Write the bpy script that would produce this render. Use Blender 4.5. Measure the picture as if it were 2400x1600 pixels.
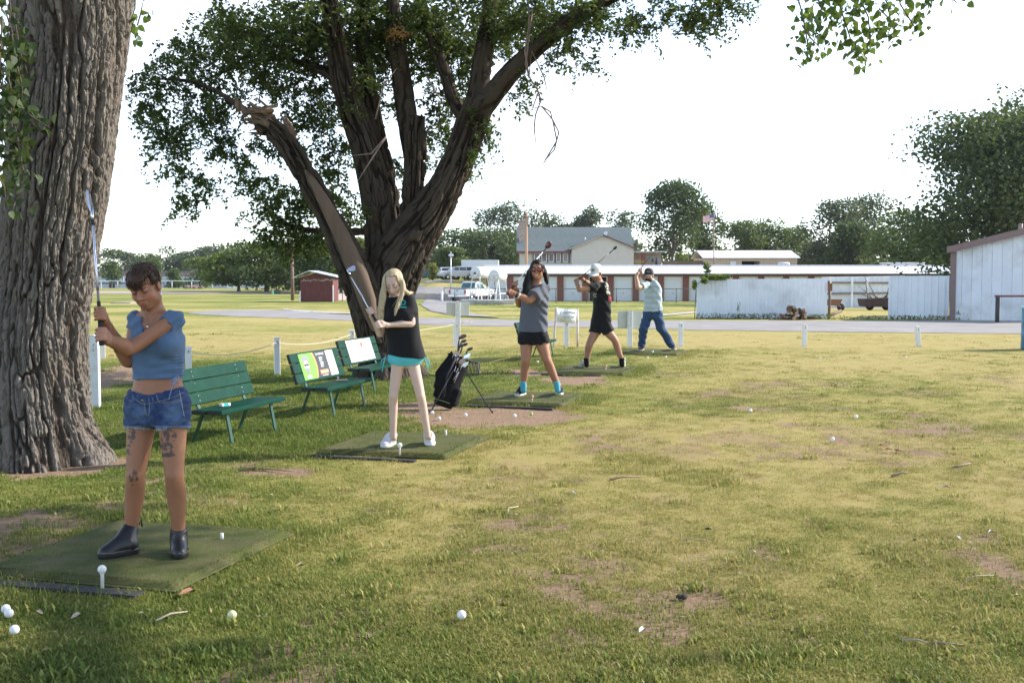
import bpy, bmesh, math, random
import numpy as np
from mathutils import Vector, Matrix
R = math.radians
sc = bpy.context.scene
for o in list(bpy.data.objects): bpy.data.objects.remove(o)

# ------------------------------------------------------------------ camera, light, exposure
CAM_H, PITCH, F = 1.58, math.atan(160/2667), 2667.0
cam = bpy.data.cameras.new('camera'); cam_ob = bpy.data.objects.new('camera', cam)
sc.collection.objects.link(cam_ob); sc.camera = cam_ob
cam.lens, cam.sensor_width, cam.sensor_fit = 40.0, 36.0, 'HORIZONTAL'
cam.clip_start, cam.clip_end = 0.1, 5000
cam_ob.location = (0, 0, CAM_H); cam_ob.rotation_euler = (R(90) - PITCH, 0, 0)

SUN_EL, SUN_AZ = R(31), R(73)            # azimuth clockwise from the view direction (+Y)
SUN_DIR = Vector((math.sin(SUN_AZ)*math.cos(SUN_EL), math.cos(SUN_AZ)*math.cos(SUN_EL), math.sin(SUN_EL)))
world = bpy.data.worlds.new('World'); sc.world = world; world.use_nodes = True
nt = world.node_tree; bg = nt.nodes['Background']
sky = nt.nodes.new('ShaderNodeTexSky'); sky.sky_type = 'NISHITA'; sky.sun_disc = False
sky.sun_elevation, sky.sun_rotation = SUN_EL, SUN_AZ
sky.air_density, sky.dust_density, sky.ozone_density, sky.altitude = .78, .2, 1.5, 300
SKYMIX = True
# thin high cloud: soft noise veil that lightens the blue
tc = nt.nodes.new('ShaderNodeTexCoord'); mp = nt.nodes.new('ShaderNodeMapping')
mp.inputs['Scale'].default_value = (1.0, 1.0, 3.2)
nz = nt.nodes.new('ShaderNodeTexNoise'); nz.inputs['Scale'].default_value = 1.7; nz.inputs['Detail'].default_value = 5
nz.inputs['Roughness'].default_value = .55
rp = nt.nodes.new('ShaderNodeValToRGB'); rp.color_ramp.elements[0].position = .36; rp.color_ramp.elements[1].position = .68
rp.color_ramp.elements[0].color = (.0, .0, .0, 1); rp.color_ramp.elements[1].color = (.62, .62, .62, 1)
mx = nt.nodes.new('ShaderNodeMix'); mx.data_type = 'RGBA'
hs = nt.nodes.new('ShaderNodeHueSaturation'); hs.inputs['Saturation'].default_value = .12; hs.inputs['Value'].default_value = 1.05
nt.links.new(tc.outputs['Generated'], mp.inputs['Vector']); nt.links.new(mp.outputs[0], nz.inputs['Vector'])
nt.links.new(nz.outputs['Fac'], rp.inputs[0]); nt.links.new(rp.outputs[0], mx.inputs['Factor'])
nt.links.new(sky.outputs[0], hs.inputs['Color'])
nt.links.new(sky.outputs[0], mx.inputs['A']); nt.links.new(hs.outputs[0], mx.inputs['B'])
nt.links.new(mx.outputs['Result'], bg.inputs['Color'])
bg.inputs['Strength'].default_value = 0.15
sun = bpy.data.lights.new('sun', 'SUN'); sun.energy = 3.2; sun.angle = R(0.6); sun.color = (1, .93, .82)
sun_ob = bpy.data.objects.new('sun', sun); sc.collection.objects.link(sun_ob)
sun_ob.rotation_euler = SUN_DIR.to_track_quat('Z', 'Y').to_euler(); sun_ob.location = SUN_DIR*60
vs = sc.view_settings
sc.display_settings.display_device = 'sRGB'
vs.view_transform = 'Standard'; vs.look = 'None'; vs.exposure = 1.42; vs.gamma = 1; vs.use_curve_mapping = False
sc.render.engine = 'CYCLES'
cy = sc.cycles
cy.use_denoising = True
try: cy.denoiser = 'OPENIMAGEDENOISE'
except Exception: pass
cy.max_bounces = 6; cy.diffuse_bounces = 3; cy.glossy_bounces = 2; cy.transmission_bounces = 4; cy.transparent_max_bounces = 8
cy.volume_bounces = 0
cy.caustics_reflective = cy.caustics_refractive = False
cy.sample_clamp_indirect = 6
sc.render.film_transparent = False

# ------------------------------------------------------------------ helpers
COL = sc.collection
CP, SP = math.cos(PITCH), math.sin(PITCH)
def at(px, py, Y):
    """point at depth Y (metres ahead) that the photograph shows at pixel (px, py)"""
    u, v = (px-1200)/F, (800-py)/F
    dy = CP + v*SP; dz = -SP + v*CP
    return Vector((u*Y/dy, Y, CAM_H + dz*Y/dy))
def sstep(a, b, x):
    t = np.clip((np.asarray(x, float)-a)/(b-a), 0, 1); return t*t*(3-2*t)
def H(x, y):
    """terrain height"""
    x = np.asarray(x, float); y = np.asarray(y, float)
    u = x/np.maximum(y, 5.0)
    s = .008 + .0045*sstep(-.16, -.02, u)
    d = np.clip(y-24, 0, 82); d = np.where(d < 6, d*d/12, d-3)
    h = -s*d
    rise = sstep(104, 135, y)*1.7*sstep(-.12, -.06, u)*(1-sstep(.5, .8, u))
    lake = -2.2*sstep(170, 190, y)*(1-sstep(325, 345, y))*(1-sstep(-.235, -.20, u))
    return h + rise + lake
def Hf(x, y): return float(H(x, y))
def ground(px, py):
    """terrain point seen at pixel"""
    lo, hi = 2.0, 400.0
    best = None; prev = None
    for Y in np.geomspace(lo, hi, 400):
        p = at(px, py, Y); g = p.z - Hf(p.x, p.y)
        if g <= 0:
            a, b = (prev or lo), Y
            for _ in range(30):
                m = (a+b)/2; q = at(px, py, m)
                if q.z - Hf(q.x, q.y) > 0: a = m
                else: b = m
            q = at(px, py, a); return Vector((q.x, q.y, Hf(q.x, q.y)))
        prev = Y
    q = at(px, py, hi); return Vector((q.x, q.y, Hf(q.x, q.y)))
def onX(px, Y):
    x = (px-1200)/F*Y*(1.0)                      # pitch is small: lateral offset at the horizon row
    return Vector((x, Y, Hf(x, Y)))

def hash3(ix, iy, iz, seed):
    h = (ix.astype(np.int64)*374761393 + iy.astype(np.int64)*668265263 + iz.astype(np.int64)*2147483647*3 + seed*1274126177) & 0xffffffff
    h = ((h ^ (h >> 13))*1274126177) & 0xffffffff
    h = (h ^ (h >> 16))
    return (h & 0xffff).astype(np.float32)/65535.0
def vnoise(x, y, z=0.0, seed=0):
    x, y, z = np.broadcast_arrays(np.asarray(x, np.float32), np.asarray(y, np.float32), np.asarray(z, np.float32))
    ix, iy, iz = np.floor(x), np.floor(y), np.floor(z)
    fx, fy, fz = x-ix, y-iy, z-iz
    fx = fx*fx*(3-2*fx); fy = fy*fy*(3-2*fy); fz = fz*fz*(3-2*fz)
    ix, iy, iz = ix.astype(np.int64), iy.astype(np.int64), iz.astype(np.int64)
    def c(a, b, d): return hash3(ix+a, iy+b, iz+d, seed)
    x00 = c(0,0,0)*(1-fx)+c(1,0,0)*fx; x10 = c(0,1,0)*(1-fx)+c(1,1,0)*fx
    x01 = c(0,0,1)*(1-fx)+c(1,0,1)*fx; x11 = c(0,1,1)*(1-fx)+c(1,1,1)*fx
    return (x00*(1-fy)+x10*fy)*(1-fz) + (x01*(1-fy)+x11*fy)*fz
def fbm(x, y, z=0.0, oct=4, seed=0, gain=.5):
    a, t, n = 1.0, 0.0, 0.0
    for i in range(oct):
        f = 2.0**i
        t = t + a*vnoise(np.asarray(x)*f, np.asarray(y)*f, np.asarray(z)*f, seed+i*17); n += a; a *= gain
    return t/n

# ------------------------------------------------------------------ materials
MATS = {}
def newmat(name):
    m = bpy.data.materials.new(name); m.use_nodes = True
    return m, m.node_tree, m.node_tree.nodes['Principled BSDF']
def link(nt, a, b): nt.links.new(a, b)
def nnode(nt, typ, **kw):
    n = nt.nodes.new(typ)
    for k, v in kw.items():
        if k in n.inputs: n.inputs[k].default_value = v
        else: setattr(n, k, v)
    return n
def ramp(nt, fac, stops):
    r = nt.nodes.new('ShaderNodeValToRGB'); cr = r.color_ramp
    while len(cr.elements) < len(stops): cr.elements.new(.5)
    for e, (p, c) in zip(cr.elements, stops):
        e.position = p; e.color = (*c[:3], 1) if len(c) >= 3 else (c[0], c[0], c[0], 1)
    nt.links.new(fac, r.inputs[0]); return r.outputs[0]
def mixc(nt, fac, a, b, mode='MIX'):
    m = nt.nodes.new('ShaderNodeMix'); m.data_type = 'RGBA'; m.blend_type = mode
    for s, v in (('Factor', fac), ('A', a), ('B', b)):
        if hasattr(v, 'is_linked'): nt.links.new(v, m.inputs[s])
        elif s == 'Factor': m.inputs[s].default_value = v
        else: m.inputs[s].default_value = (*v[:3], 1)
    return m.outputs['Result']
def M(name, col, rough=.6, metal=0.0, var=.12, vscale=6.0, bump=0.0, bscale=40.0, stretch=(1,1,1), spec=.5, dirt=None, dscale=3.0, coat=0.0, rand=0.0):
    """principled material with soft procedural colour variation, optional stains and relief"""
    if name in MATS: return MATS[name]
    m, nt, b = newmat(name)
    tc = nt.nodes.new('ShaderNodeTexCoord'); mp = nnode(nt, 'ShaderNodeMapping'); mp.inputs['Scale'].default_value = stretch
    link(nt, tc.outputs['Object'], mp.inputs['Vector'])
    n1 = nnode(nt, 'ShaderNodeTexNoise', Scale=vscale, Detail=5.0, Roughness=.6); link(nt, mp.outputs[0], n1.inputs['Vector'])
    lo = tuple(max(0, c*(1-var)) for c in col); hi = tuple(min(1, c*(1+var)) for c in col)
    c = ramp(nt, n1.outputs['Fac'], [(.3, lo), (.7, hi)])
    if dirt:
        n2 = nnode(nt, 'ShaderNodeTexNoise', Scale=dscale, Detail=7.0, Roughness=.65); link(nt, mp.outputs[0], n2.inputs['Vector'])
        f = ramp(nt, n2.outputs['Fac'], [(.5, (0,)), (.72, (.8,))])
        c = mixc(nt, f, c, dirt)
    if rand:
        oi = nt.nodes.new('ShaderNodeObjectInfo')
        f = nnode(nt, 'ShaderNodeMapRange'); link(nt, oi.outputs['Random'], f.inputs[0])
        f.inputs['To Min'].default_value = 1-rand; f.inputs['To Max'].default_value = 1+rand
        hs = nt.nodes.new('ShaderNodeHueSaturation'); link(nt, f.outputs[0], hs.inputs['Value']); link(nt, c, hs.inputs['Color']); c = hs.outputs[0]
    link(nt, c, b.inputs['Base Color'])
    b.inputs['Roughness'].default_value = rough; b.inputs['Metallic'].default_value = metal
    b.inputs['Specular IOR Level'].default_value = spec
    if coat: b.inputs['Coat Weight'].default_value = coat
    if bump:
        n3 = nnode(nt, 'ShaderNodeTexNoise', Scale=bscale, Detail=4.0); link(nt, mp.outputs[0], n3.inputs['Vector'])
        bp = nnode(nt, 'ShaderNodeBump', Strength=bump, Distance=.01); link(nt, n3.outputs['Fac'], bp.inputs['Height'])
        link(nt, bp.outputs[0], b.inputs['Normal'])
    MATS[name] = m; return m

# ------------------------------------------------------------------ mesh builder
class MB:
    def __init__(s): s.v = []; s.f = []; s.smooth = []
    def add(s, vs, fs, smooth=False):
        o = len(s.v); s.v += [tuple(p) for p in vs]; s.f += [tuple(i+o for i in f) for f in fs]; s.smooth += [smooth]*len(fs); return s
    def box(s, c, size, rz=0.0, rot=None, bevel=0.0):
        hx, hy, hz = size[0]/2, size[1]/2, size[2]/2
        m = rot if rot is not None else Matrix.Rotation(rz, 3, 'Z')
        c = Vector(c)
        if bevel <= 0:
            vs = [c + m @ Vector((x*hx, y*hy, z*hz)) for z in (-1, 1) for y in (-1, 1) for x in (-1, 1)]
            return s.add(vs, [(0,2,3,1), (4,5,7,6), (0,1,5,4), (2,6,7,3), (0,4,6,2), (1,3,7,5)])
        b = min(bevel, hx*.9, hy*.9, hz*.9)
        bm = bmesh.new(); bmesh.ops.create_cube(bm, size=1)
        for v in bm.verts: v.co = Vector((v.co.x*2*hx, v.co.y*2*hy, v.co.z*2*hz))
        bmesh.ops.bevel(bm, geom=bm.edges[:], offset=b, segments=2, affect='EDGES', profile=.5)
        bm.verts.index_update()
        vs = [c + m @ v.co for v in bm.verts]; fs = [[v.index for v in f.verts] for f in bm.faces]; bm.free()
        return s.add(vs, fs)
    def tube(s, pts, rad, n=8, cap=True, smooth=True):
        pts = [Vector(p) for p in pts]
        if not hasattr(rad, '__len__'): rad = [rad]*len(pts)
        vs, fs = [], []; up = None
        for i, p in enumerate(pts):
            t = (pts[min(i+1, len(pts)-1)] - pts[max(i-1, 0)])
            if t.length < 1e-9: t = Vector((0,0,1))
            t.normalize()
            if up is None: up = t.orthogonal().normalized()
            up = (up - t*up.dot(t)); up = up.normalized() if up.length > 1e-6 else t.orthogonal().normalized()
            sd = t.cross(up)
            for k in range(n):
                a = 2*math.pi*k/n; vs.append(p + (up*math.cos(a) + sd*math.sin(a))*rad[i])
        for i in range(len(pts)-1):
            for k in range(n):
                a, b = i*n+k, i*n+(k+1) % n; fs.append((a, b, b+n, a+n))
        s.add(vs, fs, smooth)
        if cap:
            o = len(s.v)-len(vs)
            s.f += [tuple(o+k for k in reversed(range(n))), tuple(o+(len(pts)-1)*n+k for k in range(n))]; s.smooth += [False]*2
        return s
    def bar(s, a, b, w, t, up=(0,0,1)):
        """rectangular bar from a to b"""
        a, b = Vector(a), Vector(b); d = b-a; L = d.length; d.normalize()
        u = Vector(up); sd = d.cross(u)
        if sd.length < 1e-4: sd = d.orthogonal()
        sd.normalize(); u = sd.cross(d)
        m = Matrix((sd, d, u)).transposed()
        return s.box((a+b)/2, (w, L, t), rot=m)
    def lathe(s, prof, n=16, c=(0,0,0), axis=None, smooth=True):
        c = Vector(c); m = Matrix.Identity(3)
        if axis is not None: m = Vector(axis).to_track_quat('Z', 'Y').to_matrix()
        vs, fs = [], []
        for (r, z) in prof:
            for k in range(n):
                a = 2*math.pi*k/n; vs.append(c + m @ Vector((r*math.cos(a), r*math.sin(a), z)))
        for i in range(len(prof)-1):
            for k in range(n):
                a, b = i*n+k, i*n+(k+1) % n; fs.append((a, b, b+n, a+n))
        return s.add(vs, fs, smooth)
    def ball(s, c, r, n=14, m=8, sc=(1,1,1), rot=None):
        c = Vector(c); vs, fs = [], []; rot = rot or Matrix.Identity(3)
        for i in range(m+1):
            t = math.pi*i/m
            for k in range(n):
                a = 2*math.pi*k/n
                vs.append(c + rot @ Vector((sc[0]*r*math.sin(t)*math.cos(a), sc[1]*r*math.sin(t)*math.sin(a), sc[2]*r*math.cos(t))))
        for i in range(m):
            for k in range(n):
                a, b = i*n+k, i*n+(k+1) % n; fs.append((a, a+n, b+n, b))
        return s.add(vs, fs, True)
    def prism(s, poly, vec):
        """extrude planar polygon (list of 3D points) along vec"""
        n = len(poly); v = Vector(vec); vs = [Vector(p) for p in poly] + [Vector(p)+v for p in poly]
        fs = [tuple(range(n-1, -1, -1)), tuple(range(n, 2*n))] + [(i, (i+1) % n, (i+1) % n+n, i+n) for i in range(n)]
        return s.add(vs, fs)
    def build(s, name, m, parent=None, world=True):
        me = bpy.data.meshes.new(name); me.from_pydata(s.v, [], s.f)
        me.polygons.foreach_set('use_smooth', s.smooth); me.update()
        bm = bmesh.new(); bm.from_mesh(me); bmesh.ops.recalc_face_normals(bm, faces=bm.faces); bm.to_mesh(me); bm.free()
        if m: me.materials.append(m)
        return put(name, me, parent, world)
def fastmesh(name, V, Fq, m=None, smooth=False):
    """mesh from numpy arrays: V (n,3), Fq (m,k)"""
    me = bpy.data.meshes.new(name); V = np.ascontiguousarray(V, np.float32); Fq = np.ascontiguousarray(Fq, np.int32)
    me.vertices.add(len(V)); me.vertices.foreach_set('co', V.ravel())
    k = Fq.shape[1]; me.loops.add(Fq.size); me.loops.foreach_set('vertex_index', Fq.ravel())
    me.polygons.add(len(Fq)); me.polygons.foreach_set('loop_start', np.arange(0, Fq.size, k, dtype=np.int32))
    me.polygons.foreach_set('use_smooth', np.full(len(Fq), smooth)); me.update(calc_edges=True); me.validate()
    if m: me.materials.append(m)
    return me
def put(name, me, parent=None, world=True):
    o = bpy.data.objects.new(name, me); COL.objects.link(o)
    if parent is not None:
        o.parent = parent
        if world:
            o.matrix_parent_inverse = basis(parent).inverted()
    return o
def basis(p):
    """world matrix of p computed without a depsgraph update"""
    m = Matrix.LocRotScale(p.location, p.rotation_euler, p.scale)
    if p.parent: return basis(p.parent) @ p.matrix_parent_inverse @ m
    return m
def tag(o, label=None, cat=None, group=None, kind=None):
    if label: o['label'] = label
    if cat: o['category'] = cat
    if group: o['group'] = group
    if kind: o['kind'] = kind
    return o
def thing(name, label, cat, loc=(0,0,0), rz=0.0, group=None):
    o = bpy.data.objects.new(name, None); COL.objects.link(o); o.empty_display_size = .1
    o.location = loc; o.rotation_euler = (0, 0, rz)
    return tag(o, label, cat, group)
def copy_tree(o, parent=None):
    c = o.copy(); COL.objects.link(c)
    if parent is not None: c.parent = parent; c.matrix_parent_inverse = o.matrix_parent_inverse
    for ch in list(o.children): copy_tree(ch, c)
    return c
def text_mesh(txt, size, m, parent, mat4, extrude=.0006, align='CENTER'):
    cu = bpy.data.curves.new('lettering', 'FONT'); cu.body = txt; cu.size = size; cu.extrude = extrude; cu.align_x = align; cu.align_y = 'CENTER'
    cu.resolution_u = 2
    tmp = bpy.data.objects.new('lettering_tmp', cu); COL.objects.link(tmp)
    dg = bpy.context.evaluated_depsgraph_get(); me = bpy.data.meshes.new_from_object(tmp.evaluated_get(dg))
    bpy.data.objects.remove(tmp); bpy.data.curves.remove(cu)
    me.name = 'lettering'; me.transform(mat4); me.materials.clear(); me.materials.append(m)
    return put('lettering', me, parent)
# ------------------------------------------------------------------ ground
rng = np.random.default_rng(7)
MAT_DIR = Vector((.27, .963, 0)); MAT_N = Vector((.963, -.27, 0))      # tee line direction and the way the players' right side points
def axis(lo_d, hi_d, step, lo, hi, g):
    a = list(np.arange(lo_d, hi_d+1e-6, step)); x, s = a[-1], step
    while x < hi: s = max(step, min(s*1.06, g*abs(x)+step)); x += s; a.append(x)
    x, s = a[0], step
    while x > lo: s = max(step, min(s*1.10, g*2*abs(x)+step)); x -= s; a.insert(0, x)
    return np.array(a)
GX = axis(-8.6, 9.0, .075, -900, 900, .05); GY = axis(3.6, 27, .075, -120, 1500, .02)
PATCHES = [(1130,972,190,24,1),(1000,955,90,16,.9),(1240,872,120,9,1),(1345,887,75,12,.95),(1730,1022,110,26,.62),(1600,1052,90,18,.6),
 (1240,1372,120,22,.5),(1460,1368,170,26,.5),(170,1092,130,24,.95),(470,1165,140,26,.62),(640,1106,95,12,.85),(250,884,120,40,.75),
 (745,905,90,20,.5),(1105,1130,90,16,.5),(1290,1300,80,16,.4),(1650,1290,110,22,.45),(760,1560,130,26,.5),(1010,1465,120,22,.5),(1500,1440,120,20,.42),(150,1545,110,22,.5),
 (1170,1150,70,12,.5),(560,1275,60,10,.5),(2050,1160,60,10,.3),(1900,1120,80,14,.35),(1330,1200,90,14,.45),(880,1150,100,12,.45),(1560,1175,120,14,.5),(1400,1110,80,10,.5),(430,1415,60,8,.8)]
PW = []
for (a, b, ra, rb, s) in PATCHES:
    g = ground(a, b); d = g.y; PW.append((g.x, g.y, ra*d/F, rb*d*d/(F*CAM_H), s if s > .7 else s*.66))
def dirt_lush(x, y):
    x = np.asarray(x, float); y = np.asarray(y, float)
    n1 = fbm(x*1.1, y*.8, 0, 4, 3); n2 = fbm(x*4.2, y*3.1, 0, 4, 11); n3 = fbm(x*.35, y*.3, 5, 3, 21)
    dirt = np.maximum(sstep(.54, .74, n1*.55+n2*.5)*.65, .34*sstep(.4,.6,n1))*(1-sstep(15, 24, y))
    for (cx, cy_, ra, rb, s) in PW:
        q = np.sqrt(((x-cx)/ra)**2+((y-cy_)/rb)**2) + (n2-.5)*1.5+(n1-.5)*.8
        dirt = np.maximum(dirt, s*(1-sstep(.55, 1.25, q)))
    u = x/np.maximum(y, 1)
    lush = .46 + .7*(n3-.5) + .55*(n2-.5) + .3*(n1-.5)
    lush += .27*(1-sstep(-.3, .15, u))*(1-sstep(15, 24, y)) + .18*sstep(9, 12, y)*(1-sstep(17, 23, y))*(1-sstep(-.05, .2, u))
    lush -= .26*sstep(22, 25, y)*(1-sstep(30, 33, y)) + .16*sstep(.05, .3, u)*sstep(6, 10, y)
    lush += .22*sstep(60, 75, y)*(1-sstep(100, 130, y)) + .15*sstep(130, 150, y)
    band = np.sin(y*.42+x*.05+2*n1)*.12*sstep(26, 34, y); lush = lush + band
    return np.clip(dirt, 0, 1), np.clip(lush, 0, 1)
X, Y = np.meshgrid(GX, GY)
Z = H(X, Y) + (fbm(X*2.3, Y*2.3, 0, 4, 5)-.5)*.035*(1-sstep(16, 26, Y))*sstep(2, 4, Y)
dirt, lush = dirt_lush(X, Y)
Z -= .012*dirt
nx, ny = len(GX), len(GY)
idx = np.arange(nx*ny).reshape(ny, nx)
quads = np.stack([idx[:-1,:-1], idx[:-1,1:], idx[1:,1:], idx[1:,:-1]], -1).reshape(-1, 4)
gm = fastmesh('ground', np.stack([X, Y, Z], -1).reshape(-1, 3), quads, None, True)
for nm, arr in (('dirt', dirt), ('lush', lush)):
    at_ = gm.attributes.new(nm, 'FLOAT', 'POINT'); at_.data.foreach_set('value', arr.astype(np.float32).ravel())
GREEN, GREEN2, STRAW, STRAW2, SOIL, SOIL2 = (.122,.176,.032), (.222,.245,.056), (.452,.368,.142), (.347,.312,.092), (.41,.285,.19), (.20,.13,.085)
def grass_col(nt, lush_s, pos):
    n1 = nnode(nt, 'ShaderNodeTexNoise', Scale=9.0, Detail=8.0, Roughness=.72); link(nt, pos, n1.inputs['Vector'])
    n2 = nnode(nt, 'ShaderNodeTexNoise', Scale=85.0, Detail=5.0, Roughness=.75); link(nt, pos, n2.inputs['Vector'])
    a = nnode(nt, 'ShaderNodeMath', operation='MULTIPLY_ADD'); link(nt, n1.outputs['Fac'], a.inputs[0]); a.inputs[1].default_value = .9; link(nt, lush_s, a.inputs[2])
    b = nnode(nt, 'ShaderNodeMath', operation='MULTIPLY_ADD'); link(nt, n2.outputs['Fac'], b.inputs[0]); b.inputs[1].default_value = .9; link(nt, a.outputs[0], b.inputs[2])
    return ramp(nt, b.outputs[0], [(.0, STRAW), (.62, STRAW), (.74, STRAW2), (.86, GREEN2), (1.0, GREEN)]), n2
def ground_mat():
    m, nt, b = newmat('ground_grass_and_soil')
    geo = nt.nodes.new('ShaderNodeNewGeometry'); pos = geo.outputs['Position']
    al = nnode(nt, 'ShaderNodeAttribute', attribute_name='lush'); ad = nnode(nt, 'ShaderNodeAttribute', attribute_name='dirt')
    sc_ = nnode(nt, 'ShaderNodeMath', operation='MULTIPLY_ADD'); link(nt, al.outputs['Fac'], sc_.inputs[0]); sc_.inputs[1].default_value = .62; sc_.inputs[2].default_value = -.48
    g, n2 = grass_col(nt, sc_.outputs[0], pos)
    n3 = nnode(nt, 'ShaderNodeTexNoise', Scale=26.0, Detail=8.0, Roughness=.7); link(nt, pos, n3.inputs['Vector'])
    n5 = nnode(nt, 'ShaderNodeTexNoise', Scale=140.0, Detail=4.0, Roughness=.8); link(nt, pos, n5.inputs['Vector']); n5m = nnode(nt, 'ShaderNodeMath', operation='MULTIPLY_ADD'); link(nt, n5.outputs['Fac'], n5m.inputs[0]); n5m.inputs[1].default_value = .7; link(nt, n3.outputs['Fac'], n5m.inputs[2])
    soil = ramp(nt, n5m.outputs[0], [(.62, SOIL2), (.95, SOIL)])
    k = nnode(nt, 'ShaderNodeMath', operation='MULTIPLY_ADD'); link(nt, n3.outputs['Fac'], k.inputs[0]); k.inputs[1].default_value = 2.6
    k2 = nnode(nt, 'ShaderNodeMath', operation='MULTIPLY_ADD'); link(nt, ad.outputs['Fac'], k2.inputs[0]); k2.inputs[1].default_value = 1.7; k2.inputs[2].default_value = -1.55
    link(nt, k2.outputs[0], k.inputs[2])
    f = ramp(nt, k.outputs[0], [(.25, (0,)), (.6, (1,))])
    link(nt, mixc(nt, f, g, soil), b.inputs['Base Color'])
    b.inputs['Roughness'].default_value = .95; b.inputs['Specular IOR Level'].default_value = .1
    ad2 = nnode(nt, 'ShaderNodeMath', operation='ADD'); link(nt, n2.outputs['Fac'], ad2.inputs[0]); link(nt, n3.outputs['Fac'], ad2.inputs[1])
    bp = nnode(nt, 'ShaderNodeBump', Strength=.9, Distance=.03); link(nt, ad2.outputs[0], bp.inputs['Height']); link(nt, bp.outputs[0], b.inputs['Normal'])
    return m
gm.materials.append(ground_mat())
tag(put('ground', gm), 'dry summer lawn with bare soil patches around the tees', kind='structure')

# --- paved strips laid a few centimetres over the lawn (each follows the terrain)
def strip(name, left, right, m, lift=.03, n=40, kind='structure', label=None):
    """left / right: matching world polylines [(x,y)...]"""
    L = np.array(left, float); Rr = np.array(right, float)
    t = np.linspace(0, 1, len(L)); tt = np.linspace(0, 1, n*(len(L)-1)+1)
    lx, ly = np.interp(tt, t, L[:,0]), np.interp(tt, t, L[:,1]); rx, ry = np.interp(tt, t, Rr[:,0]), np.interp(tt, t, Rr[:,1])
    K = 9; V = []
    for j in range(K):
        w = j/(K-1); wob = (fbm(tt*n*.6, j*0+3.3, 0, 3, 9)-.5)*.5*(1 if j in (0, K-1) else 0)
        x = lx*(1-w)+rx*w; y = ly*(1-w)+ry*w+wob; V.append(np.stack([x, y, H(x, y)+lift - (.02 if j in (0, K-1) else 0)], -1))
    V = np.stack(V, 1).reshape(-1, 3); nn = len(tt)
    ii = np.arange(nn*K).reshape(nn, K); q = np.stack([ii[:-1,:-1], ii[1:,:-1], ii[1:,1:], ii[:-1,1:]], -1).reshape(-1, 4)
    me = fastmesh(name, V, q[:, ::-1], m, True)
    bm = bmesh.new(); bm.from_mesh(me); bmesh.ops.recalc_face_normals(bm, faces=bm.faces)
    if sum(f.normal.z for f in bm.faces) < 0: bmesh.ops.reverse_faces(bm, faces=bm.faces)
    bm.to_mesh(me); bm.free()
    return tag(put(name, me), label, kind=kind)
asphalt = M('old_pale_asphalt', (.29,.272,.258), .9, var=.16, vscale=1.1, bump=.25, bscale=60, spec=.2, dirt=(.22,.205,.19), dscale=.35)
concrete = M('pale_concrete', (.42,.40,.37), .9, var=.14, vscale=2.0, bump=.2, bscale=50, dirt=(.27,.25,.22), dscale=1.2)
def gl(pts): return [tuple(ground(a, b)[:2]) for a, b in pts]
road_far = gl([(438,733.5),(480,729),(560,726),(680,727),(800,738),(1000,745),(1200,750),(1400,752),(1650,752),(1950,752),(2230,752),(2600,753)])
road_near = gl([(438,734.5),(480,738),(560,742),(680,746),(800,751),(1000,762),(1200,765),(1400,768),(1650,774),(1950,778),(2230,781),(2600,784)])
strip('road', road_far, road_near, asphalt)
d_far = gl([(1075,742),(1010,730),(985,715),(1000,700),(1050,690),(1100,688)])
d_near = gl([(1180,746),(1120,738),(1075,728),(1062,716),(1072,708),(1150,705)])
strip('driveway', d_far, d_near, asphalt, .05)
strip('parking_lot', gl([(900,676),(1000,675),(1150,674)]), gl([(800,700),(1000,699),(1150,702)]), asphalt, .06)
strip('gravel_yard', gl([(770,678),(860,678),(960,680)]), gl([(765,704),(860,706),(960,708)]), M('pink_gravel', (.47,.37,.30), .95, var=.12, bump=.3), .05)
strip('path', gl([(664,725),(700,728),(760,732),(830,734),(880,733)]), gl([(662,727),(700,731),(760,735),(830,737),(880,736)]), concrete, .05)
strip('lakeside_track', gl([(150,683),(250,683),(420,684),(600,684),(700,684)]), gl([(150,689),(250,689),(420,689),(600,688),(700,688)]), M('brown_track', (.36,.29,.25), .95), .06)
strip('upper_drive', gl([(940,660),(1000,660),(1065,659)]), gl([(940,664.5),(1000,664.5),(1065,662)]), asphalt, .06)
strip('shed_walk', gl([(1500,744),(1570,737),(1632,731)]), gl([(1500,746),(1570,739.5),(1632,734)]), concrete, .05)
# puddle on the lot
pud, ntp, bp_ = newmat('puddle_water'); bp_.inputs['Base Color'].default_value = (.05,.06,.06,1); bp_.inputs['Roughness'].default_value = .04
p0 = ground(1028, 700)
mb = MB(); a = [(math.cos(t)*(2.0+.5*math.sin(3*t)), math.sin(t)*(4.2+.8*math.cos(2*t))) for t in np.linspace(0, 2*math.pi, 40)[:-1]]
mb.add([(p0.x+q[0], p0.y+q[1], Hf(p0.x+q[0], p0.y+q[1])+.11) for q in a], [tuple(range(len(a)))])
tag(mb.build('puddle', pud), 'shallow rain puddle on the parking lot beside the pickup', kind='structure')
# lake
wat, ntw, bw = newmat('lake_water'); bw.inputs['Base Color'].default_value = (.10,.14,.17,1); bw.inputs['Roughness'].default_value = .08
tcw = ntw.nodes.new('ShaderNodeTexCoord'); nw = nnode(ntw, 'ShaderNodeTexNoise', Scale=.8, Detail=3.0); link(ntw, tcw.outputs['Object'], nw.inputs['Vector'])
bpw = nnode(ntw, 'ShaderNodeBump', Strength=.15, Distance=.1); link(ntw, nw.outputs['Fac'], bpw.inputs['Height']); link(ntw, bpw.outputs[0], bw.inputs['Normal'])
mb = MB(); mb.add([(-400,172,-1.6),(-30,172,-1.6),(-30,338,-1.6),(-400,338,-1.6)], [(0,1,2,3)])
tag(mb.build('lake_water', wat), 'pale lake water beyond the white pipe fence', kind='structure')

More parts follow.
